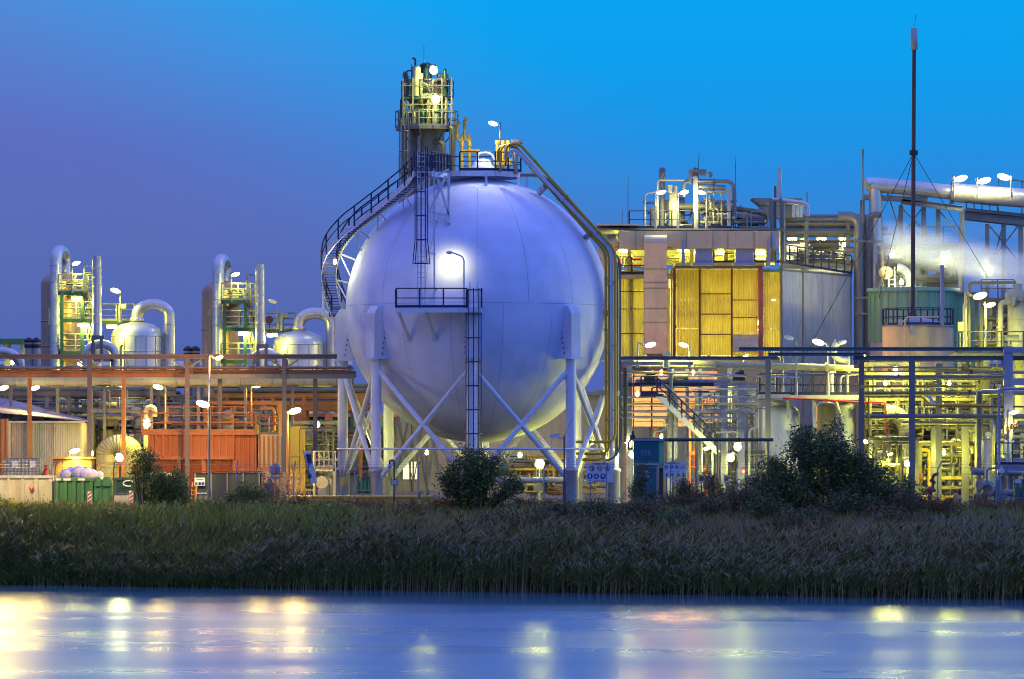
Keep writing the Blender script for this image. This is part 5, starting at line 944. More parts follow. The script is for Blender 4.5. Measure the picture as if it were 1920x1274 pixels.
mb = MB(); zz = gz(456, 334); pf = [(0, 0)]+[(.9-.9*math.cos(R_(a)), .55*math.sin(R_(a))) for a in range(15, 91, 15)]+[(2.4, .55), (2.4, 0)]; mb.prism([(x0, 334+y, zz+.012+h) for y, h in pf], (x1-x0, 0, 0)); O('rounded_elbow', mb, M['duct'], t)
mb = MB(); mb.box(x1, gx(1263, 335), 335.7, 336.4, gz(462, 335), gz(440, 335)); O('joint_box', mb, M['duct'], t); mb = MB(); mb.box(x0+.2, x1-.2, 334.5, 335.1, 6.5, gz(664, 334)); mb.box(x0+.3, x0+.5, 334.7, 334.9, 0, 6.5); mb.box(x1-.5, x1-.3, 334.7, 334.9, 0, 6.5); O('duct_base', mb, M['grey_steel'], t)
# roof plant
zr = gz(432, d); O('roof_deck', MB().box(gx(1120, d), gx(1470, d), d-2.8, d+7, zr-.12, zr), M['galv'], yb); rail(yb, [(gx(1178, d), d-2.7, zr), (gx(1297, d), d-2.7, zr)], 'navy', 1.15, 1.5); rail(yb, [(gx(1309, d), d-2.7, zr), (gx(1368, d), d-2.7, zr)], 'navy', 1.1, 1.4); rail(yb, [(gx(1405, d), d-2.7, zr), (gx(1436, d), d-2.7, zr)], 'galv', 1.1, 1.2)
O('roof_canopy', MB().box(gx(1118, d), gx(1196, d), d-3.4, d+1, gz(428, d)+.02, gz(425, d)+.02), M['siding'], yb)
for i, (u, r) in enumerate(((1241, 7), (1303, 7))):
    k = T('roof_vent', ('first', 'second')[i]+' roof ventilator with a barrel head on the amber building', 'ventilator', (gx(u, d), d-1, zr)); mb = MB(); q = m_(r, d); mb.lathe((gx(u, d), d-1, 0), [(q*.7, zr), (q*.7, gz(342, d)), (q*.8, gz(338, d)), (q, gz(326, d)), (q*.75, gz(317, d)), (q*.3, gz(316, d))], 16); O('ventilator_body', mb, M['grey_steel'], k)
t = T('roof_frame', 'pale steel portal with bent pipes on the amber building roof', 'portal frame', (gx(1330, d), d-2, zr))
for u, w in ((1302, 9), (1364, 6)): O('column', MB().box(gx(u, d)-m_(w/2, d), gx(u, d)+m_(w/2, d), d-2.4, d-2.1, zr, gz(335 if u < 1350 else 358, d)), M['plastic_white'], t)
for pts, r, mt in (([(1233, 432), (1233, 338), (1300, 338)], .07, 'plastic_white'), ([(1209, 432), (1209, 364), (1232, 360)], .06, 'plastic_white'), ([(1283, 370), (1283, 340), (1310, 340), (1368, 340), (1377, 350), (1377, 405)], .13, 'galv'), ([(1310, 350), (1360, 352)], .16, 'galv'), ([(1310, 360), (1364, 360)], .08, 'cream'), ([(1353, 432), (1353, 358), (1364, 358)], .06, 'cream'), ([(1338, 345), (1338, 420)], .05, 'cream'), ([(1342, 402), (1400, 400)], .05, 'cream')): pipe(t, [at(u, v, d-2-.1*r*10) for u, v in pts], r, mt)
mb = MB(); mb.box(gx(1289, d), gx(1322, d), d-2.5, d-2.0, gz(327, d), gz(322, d)); mb.box(gx(1289, d), gx(1294, d), d-2.5, d-2.2, gz(350, d), gz(327, d)); mb.box(gx(1317, d), gx(1322, d), d-2.5, d-2.2, gz(335, d), gz(327, d)); O('head_frame', mb, M['grey_steel'], t)
for u, v in ((1315, 325), (1332, 328), (1332, 372), (1333, 385)): valve(t, at(u, v, d-2.2), .16, 'galv', 'grey_steel', 'z')
t = T('roof_column', 'olive filter column with flanged head among the roof lamps', 'filter vessel', (gx(1262, d), d-1.6, zr)); vessel(t, gx(1262, d), d-1.6, zr, gz(362, d), .32, 'cream', n=16, rings=True); mb = MB(); mb.cyl((gx(1255, d), d-1.7, gz(365, d)), (gx(1255, d), d-1.7, gz(350, d)), .17, n=10); mb.cyl((gx(1266, d), d-1.7, gz(365, d)), (gx(1266, d), d-1.7, gz(352, d)), .12, n=10); O('head_nozzle', mb, M['cream'], t)
skid('roof_skid', 'bright pump and drum group on the roof behind the dark railing', 'process skid', 1210, 1300, 375, 431, d-1.5, 70, 16, (.04, .12), ves=2, dr=1, frame=False, rails=False, zb=zr, mats=('cream', 'cream_pipe', 'galv'))
skid('roof_skid', 'bright pump and drum group on the roof inside the pale portal', 'process skid', 1310, 1378, 368, 431, d-1.2, 71, 18, (.04, .12), ves=2, dr=1, frame=False, rails=False, zb=zr, mats=('cream', 'cream_pipe', 'galv'))
skid('roof_skid', 'low pale pipe group on the roof beyond the portal', 'process skid', 1378, 1440, 398, 431, d-1, 72, 10, (.04, .1), ves=1, dr=1, frame=False, rails=False, zb=zr, mats=('cream', 'galv'))
t = T('roof_pipeline', 'fat grey roof pipe running from the lit pumps to the cooling stack', 'pipe', (gx(1350, d), d-1, zr)); pipe(t, [at(1270, 388, d-.8), at(1350, 388, d-.8), at(1425, 398, d-.8), at(1440, 404, d-.8)], .19, 'cream_pipe', 10); mb = MB(); [mb.box(gx(u, d)-.06, gx(u, d)+.06, d-.9, d-.7, zr, gz(392, d)) for u in (1330, 1400)]; O('pipe_support', mb, M['galv'], t)
for i, (u, v, pw) in enumerate(((1241, 362, 260), (1283, 362, 260), (1313, 362, 240))): pole_lamp(u, v, d-3.2, 1 if i != 2 else -1, zr, ('first', 'middle', 'last')[i]+' blazing roof lantern of the three on the amber building', pw, WH, 'lamp_white', 12, -2, .05, 'plastic_white', big=1.05)
for u, v, w in ((1178, 330, 'outer'), (1167, 392, 'low outer'), (1311, 278, 'middle'), (1380, 290, 'inner')):
    mb = MB(); mb.tube([(gx(u, d), d+1, zr), (gx(u, d), d+1, gz(v+25, d)), (gx(u+1, d), d+1, gz(v, d))], [.035, .03, .012], 6); S('lightning_rod', mb, M['grey_steel'], f'thin {w} whip rod on the amber building roof', 'rod')
# twin stacks and cooling box on the roof edge
t = T('twin_stack', 'twin slim silver exhaust stacks at the roof edge', 'stack', (gx(1455, d), d-1, zt+.36)); mb = MB()
O('stack_pipe', MB().cyl((gx(1446, d), d-.8, zt+.4), (gx(1446, d), d-.8, gz(375, d)), .16, n=12), M['galv'], t); O('stack_pipe', MB().cyl((gx(1466, d), d-.8, zt+.4), (gx(1466, d), d-.8, gz(378, d)), .16, n=12), M['galv'], t); mb.tube(fil([(gx(1446, d), d-.8, gz(376, d)), (gx(1461, d), d-.8, gz(376, d)), (gx(1461, d), d-.8, gz(317, d))], .2), .14, 12); O('stack_pipe', mb, M['alu'], t); O('stack_pipe', MB().cyl((gx(1453, d), d-.5, zt+.4), (gx(1453, d), d-.5, gz(350, d)), .09, n=10), M['grey_steel'], t)
pipe(t, [at(1466, 376, d-.8), at(1508, 382, d-.8), at(1514, 386, d-.8), at(1514, 405, d-.8)], .16, 'alu', 12)
d = 350; t = T('cooling_box', 'dark blue flared cooling box on pale stilts', 'cooler', (gx(1460, d), d, gz(408, d))); mb = MB(); a, b = gx(1410, d), gx(1506, d); mb.prism([(a, d, gz(372, d)), (b, d, gz(372, d)), (b-.6, d, gz(385, d)), (a+.6, d, gz(385, d))], (0, 3, 0)); O('flared_top', mb, M['grey_steel'], t); O('cooler_body', MB().box(a+.6, b-.6, d+.2, d+3, gz(408, d), gz(385, d)-.01), M['grey_steel'], t); mb = MB(); [mb.box(gx(u, d)-.1, gx(u, d)+.1, d-.1, d+.1, gz(408, d), gz(385, d)) for u in (1488, 1496, 1502)]; O('stilt', mb, M['plastic_white'], t); O('mast_arm', MB().cyl((gx(1513, d), d, gz(408, d)), (gx(1513, d), d, gz(361, d)), .04), M['grey_steel'], t)
# piperack beyond the flank
d = 353; rack('high_pipe_rack', 'high lit pipe rack with deck beyond the concrete flank', 'pipe rack', 1466, 1625, d, d+4, (1470, 1512, 1590, 1622), (412, 437, 498), [(407, .2, 'galv', .1), (410, .12, 'cream_pipe', .5), (428, .26, 'cream_pipe', .2), (433, .16, 'galv', .0), (441, .12, 'cream_pipe', .3), (419, .14, 'grey_steel', .0), (450, .1, 'cream_pipe', .6), (490, .2, 'cream_pipe', .3)], 'galv', vtop=405)
t = T('louvre_wall', 'lit pale louvred wall strips behind the high pipe rack', 'wall', (gx(1540, 360), 360, gz(505, 360))); [O('wall_panel', MB().box(gx(a, 360), gx(b, 360), 360, 360.15, gz(505, 360), gz(458, 360)), M['plastic_white'], t) for a, b in ((1472, 1506), (1512, 1544), (1549, 1588))]
REP('louvre', MB().box(0, gx(1544, 360)-gx(1512, 360), -.1, 0, 0, .08), M['plastic_white'], t, [(gx(1512, 360), 360, gz(503, 360)+.3*i) for i in range(5)]); O('wall_base', MB().box(gx(1472, 360), gx(1588, 360), 360, 360.3, 0, gz(505, 360)-.01), M['concrete_wall'], t)
skid('deck_pipework', 'dark valves and pipes on the lit deck above the concrete flank', 'process skid', 1475, 1585, 455, 500, 354, 75, 20, (.04, .1), ves=1, dr=1, rails=False, frame=False, mats=('grey_steel', 'galv', 'cream_pipe'), zb=gz(500, 354))
for u, v, lb in ((1485, 450, 'strip lamp at the near end of the high lit pipe rack'), (1540, 450, 'strip lamp at the middle of the high lit pipe rack'), (1582, 450, 'strip lamp at the far end of the high lit pipe rack')): tube_lamp(u, v, 356.5, lb, 600, WH, 'lamp_white', .7)

# ------------------------------------------------------------------ elbow line, vertical lines and steel beyond the mast
d = 352; t = T('riser_group', 'cluster of tall grey riser pipes beside the concrete flank', 'riser pipes', (gx(1630, d), d, 0))
for i, (u, r, v0, mt) in enumerate(((1608, 9, 408, 'galv'), (1624, 5, 405, 'grey_steel'), (1620, 6, 470, 'galv'), (1637, 4, 430, 'galv'), (1645, 5, 432, 'galv'), (1650, 3, 440, 'galv'), (1658, 3, 490, 'cream_pipe'))):
    x, y = gx(u, d), d-1+.3*i; pipe(t, [(x, y, 0), (x, y, gz(v0, d)), (x-(1.4 if i % 2 == 0 else -1.0), y, gz(v0-1, d))], m_(r, d), mt, 12, fl=False)
for v in (590, 560, 455): O('riser_clamp', MB().box(gx(1600, d), gx(1655, d), d-1.8, d-1.5, gz(v+2, d), gz(v-2, d)), M['galv'], t)
t = T('overhead_main', 'huge shiny overhead gas main with a down turned elbow', 'gas main', (gx(1700, d), d, 0)); r = m_(20, d)
mb = MB(); mb.tube([(gx(1642, d), d, 0), (gx(1642, d), d, gz(372, d)), (gx(1640, d), d, gz(352, d)), (gx(1632, d), d-.2, gz(342, d)), (gx(1622, d), d-.4, gz(345, d))], [m_(12.5, d)]*3+[m_(10, d), m_(9, d)], 18); O('elbow_riser', mb, M['alu'], t)
mb = MB(); mb.tube(fil([at(1625, 346, d), at(1655, 348, d), at(1785, 361, d)], .6), [m_(11, d)]+[m_(13, d)]*5+[m_(13, d), m_(17, d)][:2] if 0 else m_(14, d), 20); O('main_run', mb, M['alu'], t)
q0, q1 = at(1786, 361, d), at(1990, 378, d); o = O('main_run', MB().tube([q0, q1], m_(18, d), 22), M['alu'], t)
k = (q1-q0).normalized(); mb = MB(); c = q0; mb.cyl(c-k*.12, c+k*.12, m_(22, d), n=22); O('main_flange', mb, M['galv'], t)
mb = MB()
for i in range(1, 17): c = q0+k*i*.42; mb.cyl(c-k*.015, c+k*.015, m_(18.4, d), n=22)
O('seam_band', mb, M['alu'], o)
t = T('main_trestle', 'tall braced steel trestle carrying the overhead gas main', 'trestle', (gx(1750, d), d+1, 0))
for u, v in ((1618, 375), (1690, 385), (1733, 380), (1760, 392), (1805, 392)): O('column', MB().ibeam((gx(u, d), d+.5, 0), (gx(u, d), d+.5, gz(v, d)), .3, .3), M['galv'], t)
for a, va, b, vb in ((1690, 378, 1805, 392), (1618, 370, 1740, 376)): O('beam', MB().ibeam(at(a, va, d-.1), at(b, vb, d-.1), .3, .4), M['galv'], t)
for a, va, b, vb in ((1690, 390, 1730, 430), (1733, 385, 1700, 430), (1760, 395, 1800, 440), (1660, 350, 1692, 450)): O('brace', MB().beam(at(a, va, d+.2), at(b, vb, d+.2), .1, .1), M['galv'], t)
d2 = 356; t = T('gantry_deck', 'raised steel gantry under the overhead gas main with three lanterns', 'gantry', (gx(1870, d2), d2, 0))
O('deck_girder', MB().ibeam(at(1808, 404, d2), at(2000, 425, d2), .3, .5), M['galv'], t); O('deck_girder', MB().ibeam(at(1808, 404, d2+4), at(2000, 425, d2+4), .4, .7), M['galv'], t); mb = MB(); mb.prism([at(1808, 394, d2), at(2000, 415, d2), at(2000, 415, d2+4), at(1808, 394, d2+4)], (0, 0, .06)); O('deck', mb, M['galv'], t)
rail(t, [at(1812, 394, d2), at(1870, 400, d2)], 'grey_steel', 1.0, .6); rail(t, [at(1872, 400, d2-.2), at(1960, 409, d2-.2)], 'grey_steel', 2.4, 1.8, .06, 3)
for u in (1852, 1883, 1915): O('column', MB().beam((gx(u, d2), d2+.5, 0), (gx(u, d2), d2+.5, gz(420, d2)), .3, .3), M['galv'], t)
for a, va, b, vb in ((1856, 425, 1905, 485), (1908, 425, 1858, 490), (1880, 425, 1862, 490)): O('brace', MB().beam(at(a, va, d2+.3), at(b, vb, d2+.3), .11, .11), M['galv'], t)
REP('joist', MB().box(-.1, .1, 0, 3.5, -.25, 0), M['grey_steel'], t, [at(1815+11*i, 397+1.2*i, d2+.2) for i in range(10)])
for i, (u, v, s) in enumerate(((1802, 336, 1), (1846, 340, 1), (1882, 333, -1))): pole_lamp(u, v, 350.5, s, gz(370, 350), ('first', 'middle', 'last')[i]+' of three big blazing lanterns over the gas main', 160, WH, 'lamp_white', 14, -10 if s > 0 else -4, .06, 'plastic_white', big=1.6)
bulb_lamp(1930, 322, 350, 'unlit lantern end at the east field edge over the gas main', 30, WH, 'sign_white' if 0 else 'lamp_white', .1)
# mast with stays
d = 322; t = T('antenna_mast', 'tall brown mast with a white top drum and stay wires', 'mast', (gx(1711, d), d, gz(600, d))); zb = gz(603, d)
O('mast_pole', MB().cyl((gx(1711, d), d, zb), (gx(1714, d), d, gz(94, d)), .145, .12, 14), M['mast_brown'], t); mb = MB(); mb.lathe((gx(1714, d), d, gz(94, d)), [(.05, 0), (.22, .02), (.22, 1.35), (.05, 1.38)], 16); O('antenna_drum', mb, M['plastic_white'], t); O('whip', MB().cyl((gx(1715, d), d, gz(50, d)), (gx(1717, d), d, gz(27, d)), .018, n=5), M['grey_steel'], t)
cz = at(1713, 287, d); O('stay_collar', MB().cbox(cz, .5, .4, .3), M['dark'], t)
for u, v, y in ((1492, 700, 325), (1648, 560, 332), (1852, 520, 334), (1668, 470, 345)): O('stay_wire', MB().cyl(cz, at(u, v, y), .022, n=5), M['dark'], t)
mb = MB(); mb.lathe((gx(1711, d), d, zb), [(.5, 0), (.2, .1), (.15, .5)], 12); [mb.beam((gx(1711, d), d, zb+.7), (gx(1711, d)+.5*s, d-.1, zb+.05), .08, .08) for s in (-1, 1)]; O('mast_foot', mb, M['mast_brown'], t)
mb = MB(); mb.tube([(gx(1616, 350), 349, gz(420, 350)), (gx(1616, 350), 349, gz(283, 350))], .05, 6); mb.cbox((gx(1616, 350), 349, gz(292, 350)), .12, .12, .5); mb.cbox((gx(1616, 350), 349, gz(284, 350)), .16, .16, .16); S('wind_mast', mb, M['grey_steel'], 'thin wind sensor mast at the gas main elbow', 'mast')
# mint round house and pink tank
d = 336; t = T('round_building', 'mint green ribbed round building with a flat rim', 'round building', (gx(1722, d), d+4, 0)); x, y, r = gx(1722, d), d+4.2, 2.95; n = 28
for i in range(n):
    a0, a1 = 2*math.pi*i/n+.004, 2*math.pi*(i+1)/n-.004; w = MB(); f = lambda a, q: (x+q*math.cos(a), y+q*math.sin(a), gz(640, d)); w.prism([f(a0, r), f(a1, r), f(a1, r-.08), f(a0, r-.08)], (0, 0, gz(543, d)-gz(640, d))); O('wall_panel', w, M['mint'], t)
O('rim', MB().lathe((x, y, gz(543, d)), [(r+.15, -.05), (r+.15, .2), (r-.2, .2), (.01, .35)], n), M['mint'], t); O('base_wall', MB().lathe((x, y, 0), [(r-.05, 0), (r-.05, gz(640, d))], n), M['concrete_wall'], t)
REP('rib', MB().box(-.04, .04, -.04, .04, gz(640, d), gz(543, d)-.06), M['mint'], t, [(x+(r+.03)*math.cos(2*math.pi*i/n), y+(r+.03)*math.sin(2*math.pi*i/n), 0) for i in range(n)])
t = T('green_lean_to', 'lower mint ribbed annex beside the mint round building', 'annex', (gx(1800, d), d+3, 0)); [O('wall_panel', MB().corr(gx(1775+15*i, d+3)+.01, gx(1790+15*i, d+3)-.01, d+3, 0, gz(550, d), 5), M['mint'], t) for i in range(4)]; O('roof', MB().box(gx(1774, d), gx(1838, d), d+2.8, d+8, gz(550, d)+.01, gz(545, d)), M['galv'], t)
d = 318; t = T('pink_tank', 'squat pinkish round tank with a lavender cone roof and dark railing', 'tank', (gx(1727, d), d+2.4, 0)); x, y, r = gx(1727, d), d+2.4, m_(67, d); zt = gz(612, d)
O('tank_shell', MB().lathe((x, y, 0), [(r, 0), (r, zt)], 40), M['pink_wall'], t); O('cone_roof', MB().lathe((x, y, zt), [(r, 0), (r+.06, .0), (r+.06, .08), (.3, .62), (.01, .63)], 40), M['lavender_steel'], t)
rail(t, [(x+r*math.cos(R_(a)), y+r*math.sin(R_(a)), zt+.1) for a in range(170, 371, 20)], 'navy', 1.05, 1.2); rail(t, [(x+r*math.cos(R_(a)), y+r*math.sin(R_(a)), zt+.1) for a in range(10, 171, 20)], 'navy', 1.05, 1.2)
pipe(t, [(gx(1697, d), d-.1, gz(668, d)), (gx(1697, d), d-.1, gz(595, d)), (gx(1760, d), d-.1, gz(595, d))], .05, 'pink_wall', fl=False); mb = MB(); p = at(1709, 612, d-.1); mb.beam(p, p+Vector((.12, -.1, -.5)), .2, .1); O('overflow_spout', mb, M['plastic_white'], t); mb = MB(); mb.cyl((gx(1768, d), d+.6, zt), (gx(1768, d), d+.6, gz(497, d)), .13, n=12); O('vent_stack', mb, M['lavender_steel'], t); O('roof_hatch', MB().box(gx(1685, d), gx(1705, d), d+.5, d+1.1, zt+.1, zt+.4), M['plastic_white'], t)
# steam
def steam(u0, u1, v0, v1, d0, d1, dens, nm):
    mb = MB(); mb.box(gx(u0, d0), gx(u1, d0), d0, d1, gz(v1, d0), gz(v0, d0)); o = ST(nm, mb, [], 'stuff'); o.data.materials.clear()
    m = bpy.data.materials.new('steam'); m.use_nodes = True; t = m.node_tree; t.nodes.clear(); nd = t.nodes.new; lk = t.links.new
    tc = nd('ShaderNodeTexCoord'); sp = nd('ShaderNodeSeparateXYZ'); lk(tc.outputs['Generated'], sp.inputs[0])
    def mt(op, *a):
        n = nd('ShaderNodeMath'); n.operation = op
        for i, z in enumerate(a):
            if isinstance(z, (int, float)): n.inputs[i].default_value = z
            else: lk(z, n.inputs[i])
        return n.outputs[0]
    X, Y, Zz = sp.outputs
    def hump(c, w, ctr): k = mt('DIVIDE', mt('SUBTRACT', c, ctr), w); return mt('MAXIMUM', mt('SUBTRACT', 1., mt('MULTIPLY', k, k)), 0.)
    ctr = mt('ADD', .74, mt('MULTIPLY', X, -.50))               # the plume sinks to the east
    ns = nd('ShaderNodeTexNoise'); mp = nd('ShaderNodeMapping'); mp.inputs[3].default_value = (3, 2, 5); lk(tc.outputs['Generated'], mp.inputs[0]); lk(mp.outputs[0], ns.inputs[0]); ns.inputs['Scale'].default_value = 1.3; ns.inputs['Detail'].default_value = 4
    n01 = mt('MAXIMUM', mt('SUBTRACT', mt('MULTIPLY', ns.outputs[0], 2.4), .62), 0.)
    e = mt('MULTIPLY', mt('MINIMUM', mt('MULTIPLY', X, 5.), 1.), hump(Y, .5, .5)); core = mt('ADD', mt('MULTIPLY', hump(Zz, .24, ctr), 1.), mt('MULTIPLY', hump(Zz, .5, .5), .07))
    dn = mt('MULTIPLY', mt('MULTIPLY', mt('MULTIPLY', e, core), n01), dens)
    pv = nd('ShaderNodeVolumePrincipled'); pv.inputs['Color'].default_value = (.93, .95, 1, 1); pv.inputs['Anisotropy'].default_value = .25; lk(dn, pv.inputs['Density']); out = nd('ShaderNodeOutputMaterial'); lk(pv.outputs[0], out.inputs['Volume']); o.data.materials.append(m)
steam(1652, 1990, 395, 560, 336, 347, .34, 'steam')
# horizontal cooler group behind the mast
skid('heat_exchanger_deck', 'dim exchanger deck with round ducts above the mint building', 'exchanger deck', 1655, 1800, 458, 540, 345, 80, 22, (.06, .3), ves=3, dr=2, mats=('galv', 'grey_steel', 'cream_pipe'), steel='galv'); mb = MB()
t = T('lift_ladder', 'tan barrel and ladder on the exchanger deck beside the risers', 'tank', (gx(1660, 343), 343, gz(540, 343))); mb = MB(); mb.ell(at(1661, 512, 343), .5, .5, .45, 14, 8); O('barrel', mb, M['pink_wall'], t); ladder(t, gx(1673, 342), 342.4, gz(540, 342), gz(500, 342), 'plastic_white', .4)
t = T('curved_duct', 'big curved silver duct half ring above the mint building', 'duct', (gx(1690, 343), 343, gz(540, 343))); mb = MB(); mb.tube([at(1682+26*math.sin(R_(a)), 541-38*math.cos(R_(a)), 343) for a in range(0, 91, 10)], .33, 14); O('duct_run', mb, M['alu'], t)
for u, v, lb, pw in ((1672, 478, 'lamp behind the stays above the mint building', 200), (1770, 490, 'lamp inside the steam above the mint annex', 230), (1850, 505, 'lamp in the steam before the gantry column', 220), (1690, 530, 'low lamp at the mint round building roof', 500)): bulb_lamp(u, v, 342, lb, pw, WH, 'lamp_white', .16)

# ------------------------------------------------------------------ near platform, stair and white tanks right of the sphere
d = 303; t = T('loading_platform', 'lavender steel loading platform with canopy beam and open stair', 'steel platform', (gx(1290, d), d, 0)); X = lambda u: gx(u, d); Z = lambda v: gz(v, d)
for u, v, w, y in ((1180, 683, .34, 0), (1255, 690, .26, 0), (1263, 690, .26, 3), (1316, 690, .2, 3), (1358, 725, .4, 0), (1390, 725, .38, -.2), (1372, 690, .25, 3), (1292, 690, .2, 3.2)): O('column', MB().ibeam((X(u), d+y, 0), (X(u), d+y, Z(v)), w, w), M['lavender_steel'], t)
O('canopy_beam', MB().box(X(1178), X(1338), d-.5, d+1.4, Z(725), Z(718)), M['navy'], t); O('canopy_top', MB().box(X(1192), X(1370), d-.3, d+1.6, Z(718)+.01, Z(712)), M['lavender_steel'], t); O('canopy_beam', MB().box(X(1338)+.01, X(1421), d-.4, d+1.2, Z(725), Z(719)), M['lavender_steel'], t)
O('beam', MB().ibeam((X(1149), d-.1, Z(682)), (X(1300), d-.1, Z(682)), .18, .22), M['lavender_steel'], t); O('beam', MB().ibeam((X(1356), d-.45, Z(802)), (X(1421), d-.45, Z(802)), .2, .22), M['lavender_steel'], t); O('landing', MB().box(X(1199), X(1242), d-2.4, d+1.5, Z(746), Z(742)), M['galv'], t); O('landing_edge', MB().box(X(1199), X(1242), d-2.45, d-2.402, Z(745), Z(740)), M['navy'], t)
stair(t, (X(1345), d-1.9, Z(850)), (X(1230), d-1.9, Z(741)), .95, 'sign_white', 22); rail(t, [(X(1200), d-2.4, Z(742)), (X(1230), d-2.4, Z(742))], 'navy', 1.1, .9)
for pts, r, mt in (([(1146, 760), (1146, 680)], .06, 'lavender_steel'), ([(1150, 711), (1150, 782), (1392, 785)], .08, 'lavender_steel'), ([(1152, 772), (1405, 772), (1418, 776), (1418, 800)], .075, 'lavender_steel'), ([(1152, 758), (1420, 758)], .07, 'cream'), ([(1155, 711), (1155, 785)], .05, 'plastic_white'), ([(1222, 860), (1222, 726), (1290, 726)], .05, 'navy'), ([(1226, 820), (1226, 810), (1250, 806), (1250, 785)], .05, 'lavender_steel'), ([(1316, 890), (1316, 792), (1358, 790)], .06, 'plastic_white'), ([(1336, 890), (1336, 811), (1380, 811)], .06, 'plastic_white'), ([(1363, 890), (1363, 812)], .06, 'plastic_white'), ([(1405, 900), (1405, 806), (1422, 800)], .06, 'plastic_white'), ([(1258, 860), (1258, 700)], .12, 'galv'), ([(1266, 860), (1268, 745), (1250, 725), (1240, 724)], .13, 'lavender_steel'), ([(1165, 830), (1165, 758)], .04, 'red'), ([(1172, 830), (1172, 690)], .1, 'dark'), ([(1188, 830), (1188, 700)], .045, 'rust'), ([(1152, 700), (1255, 700)], .06, 'yellow'), ([(1170, 697), (1500, 708)], .05, 'lavender_steel'), ([(1160, 745), (1420, 745)], .06, 'lavender_steel'), ([(1180, 706), (1400, 706)], .04, 'plastic_white'), ([(1200, 735), (1330, 735)], .05, 'navy'), ([(1300, 730), (1420, 730)], .05, 'plastic_white')): pipe(t, [at(u, v, d-.9-r*3) for u, v in pts], r, mt, rad=.2, fl=r > .07)
for pts, r in (([(1188, 678), (1290, 681), (1600, 690)], .17), ([(1178, 684), (1340, 688), (1610, 694)], .09)): pipe(t, [at(u, v, d+.8) for u, v in pts], r, 'cream', 12)
for u, v in ((1160, 782), (1248, 795), (1345, 765), (1330, 758), (1392, 770)): valve(t, at(u, v, d-1.2), .12, 'plastic_white', 'navy')
for u in (1218, 1385): mb = MB(); p = at(u, 714, d-.2); mb.box(p.x-.35, p.x+.35, d-.6, d-.1, p.z, p.z+.3); mb.cyl((p.x-.2, d-.3, p.z+.3), (p.x+.3, d-.3, p.z+.5), .16, n=10); O('winch', mb, M['dark'], t)
mb = MB(); p0 = at(1290, 707, d-.4); mb.tube(fil([p0, at(1268, 706, d-.4), at(1250, 712, d-.4)], .3), .16, 8); O('bent_duct', mb, M['galv'], t); mb = MB(); mb.tube(fil([at(1249, 690, d-.5), at(1249, 672, d-.5)], .1), .2, 10); mb.beam(at(1244, 668, d-.5), at(1256, 662, d-.5), .3, .3); O('vent_hood', mb, M['plastic_white'], t)
skid('process_skid', 'densely piped lavender skid behind the open stair', 'process skid', 1310, 1425, 735, 930, 309, 91, 30, (.04, .12), ('plastic_white', 'cream_pipe', 'lavender_steel', 'galv'), 2, 1, steel='lavender_steel')
skid('process_skid', 'low yellow lit pump skid at the stair foot', 'process skid', 1345, 1440, 845, 935, 304, 92, 22, (.04, .1), ('plastic_white', 'cream_pipe', 'cream'), 1, 1, rails=False)
# orange lit storage rack behind
d = 304.5; t = T('pipe_stand', 'upright stand of thin pale pipes between stair and white tanks', 'pipe stand', (gx(1360, d), d, 0)); rg = random.Random(56)
for u in (1312, 1352, 1398, 1418): O('column', MB().beam((gx(u, d), d, 0), (gx(u, d), d, gz(735, d)), .14, .14), M['lavender_steel'], t)
for v in (745, 775, 815, 850): O('beam', MB().beam((gx(1310, d), d-.12, gz(v, d)), (gx(1420, d), d-.12, gz(v, d)), .1, .14), M['lavender_steel'], t)
for i in range(22):
    u = rg.uniform(1314, 1418); v0, v1 = sorted((rg.uniform(730, 820), rg.uniform(790, 930))); pipe(t, [(gx(u, d), d-.3, gz(v1, d)), (gx(u, d), d-.3, gz(v0, d)), (gx(u+rg.uniform(-20, 20), d), d-.3, gz(v0, d))], rg.uniform(.025, .06), rg.choice(('cream_pipe', 'grey_steel', 'galv', 'plastic_white')), 6)
    if i % 4 == 0: valve(t, (gx(u, d), d-.3, gz((v0+v1)/2, d)), .09, 'grey_steel', 'red', 'z')
d = 331; t = T('storage_rack', 'orange lit brick red louvred wall behind the stair', 'wall', (gx(1250, d), d, 0)); n = 11
for i in range(n): O('wall_slat', MB().box(gx(1172, d), gx(1345, d), d, d+.2, gz(800, d)+.33*i+.0, gz(800, d)+.33*i+.29), M['pink_wall'], t)
for u in (1175, 1230, 1290, 1342): O('post', MB().box(gx(u, d)-.12, gx(u, d)+.12, d+.21, d+.4, 0, gz(682, d)), M['rust'], t)
skid('shelf_rack', 'orange lit tall shelf rack seen through the stair', 'shelf rack', 1292, 1342, 755, 945, 327, 93, 14, (.04, .1), ('orange', 'rack_rust_lamplit', 'cream_pipe'), 1, 0, 2, steel='orange')
for u, v, lb in ((1240, 700, 'orange lamp half covered by the canopy beam'), (1300, 700, 'orange lamp above the louvred red wall'), (1315, 840, 'orange lamp low in the tall shelf rack'), (1318, 775, 'orange lamp in the middle of the tall shelf rack'), (1195, 740, 'orange lamp behind the sphere pipes')): bulb_lamp(u, v, 324.5, lb, 900, OR, 'lamp_orange', .12)
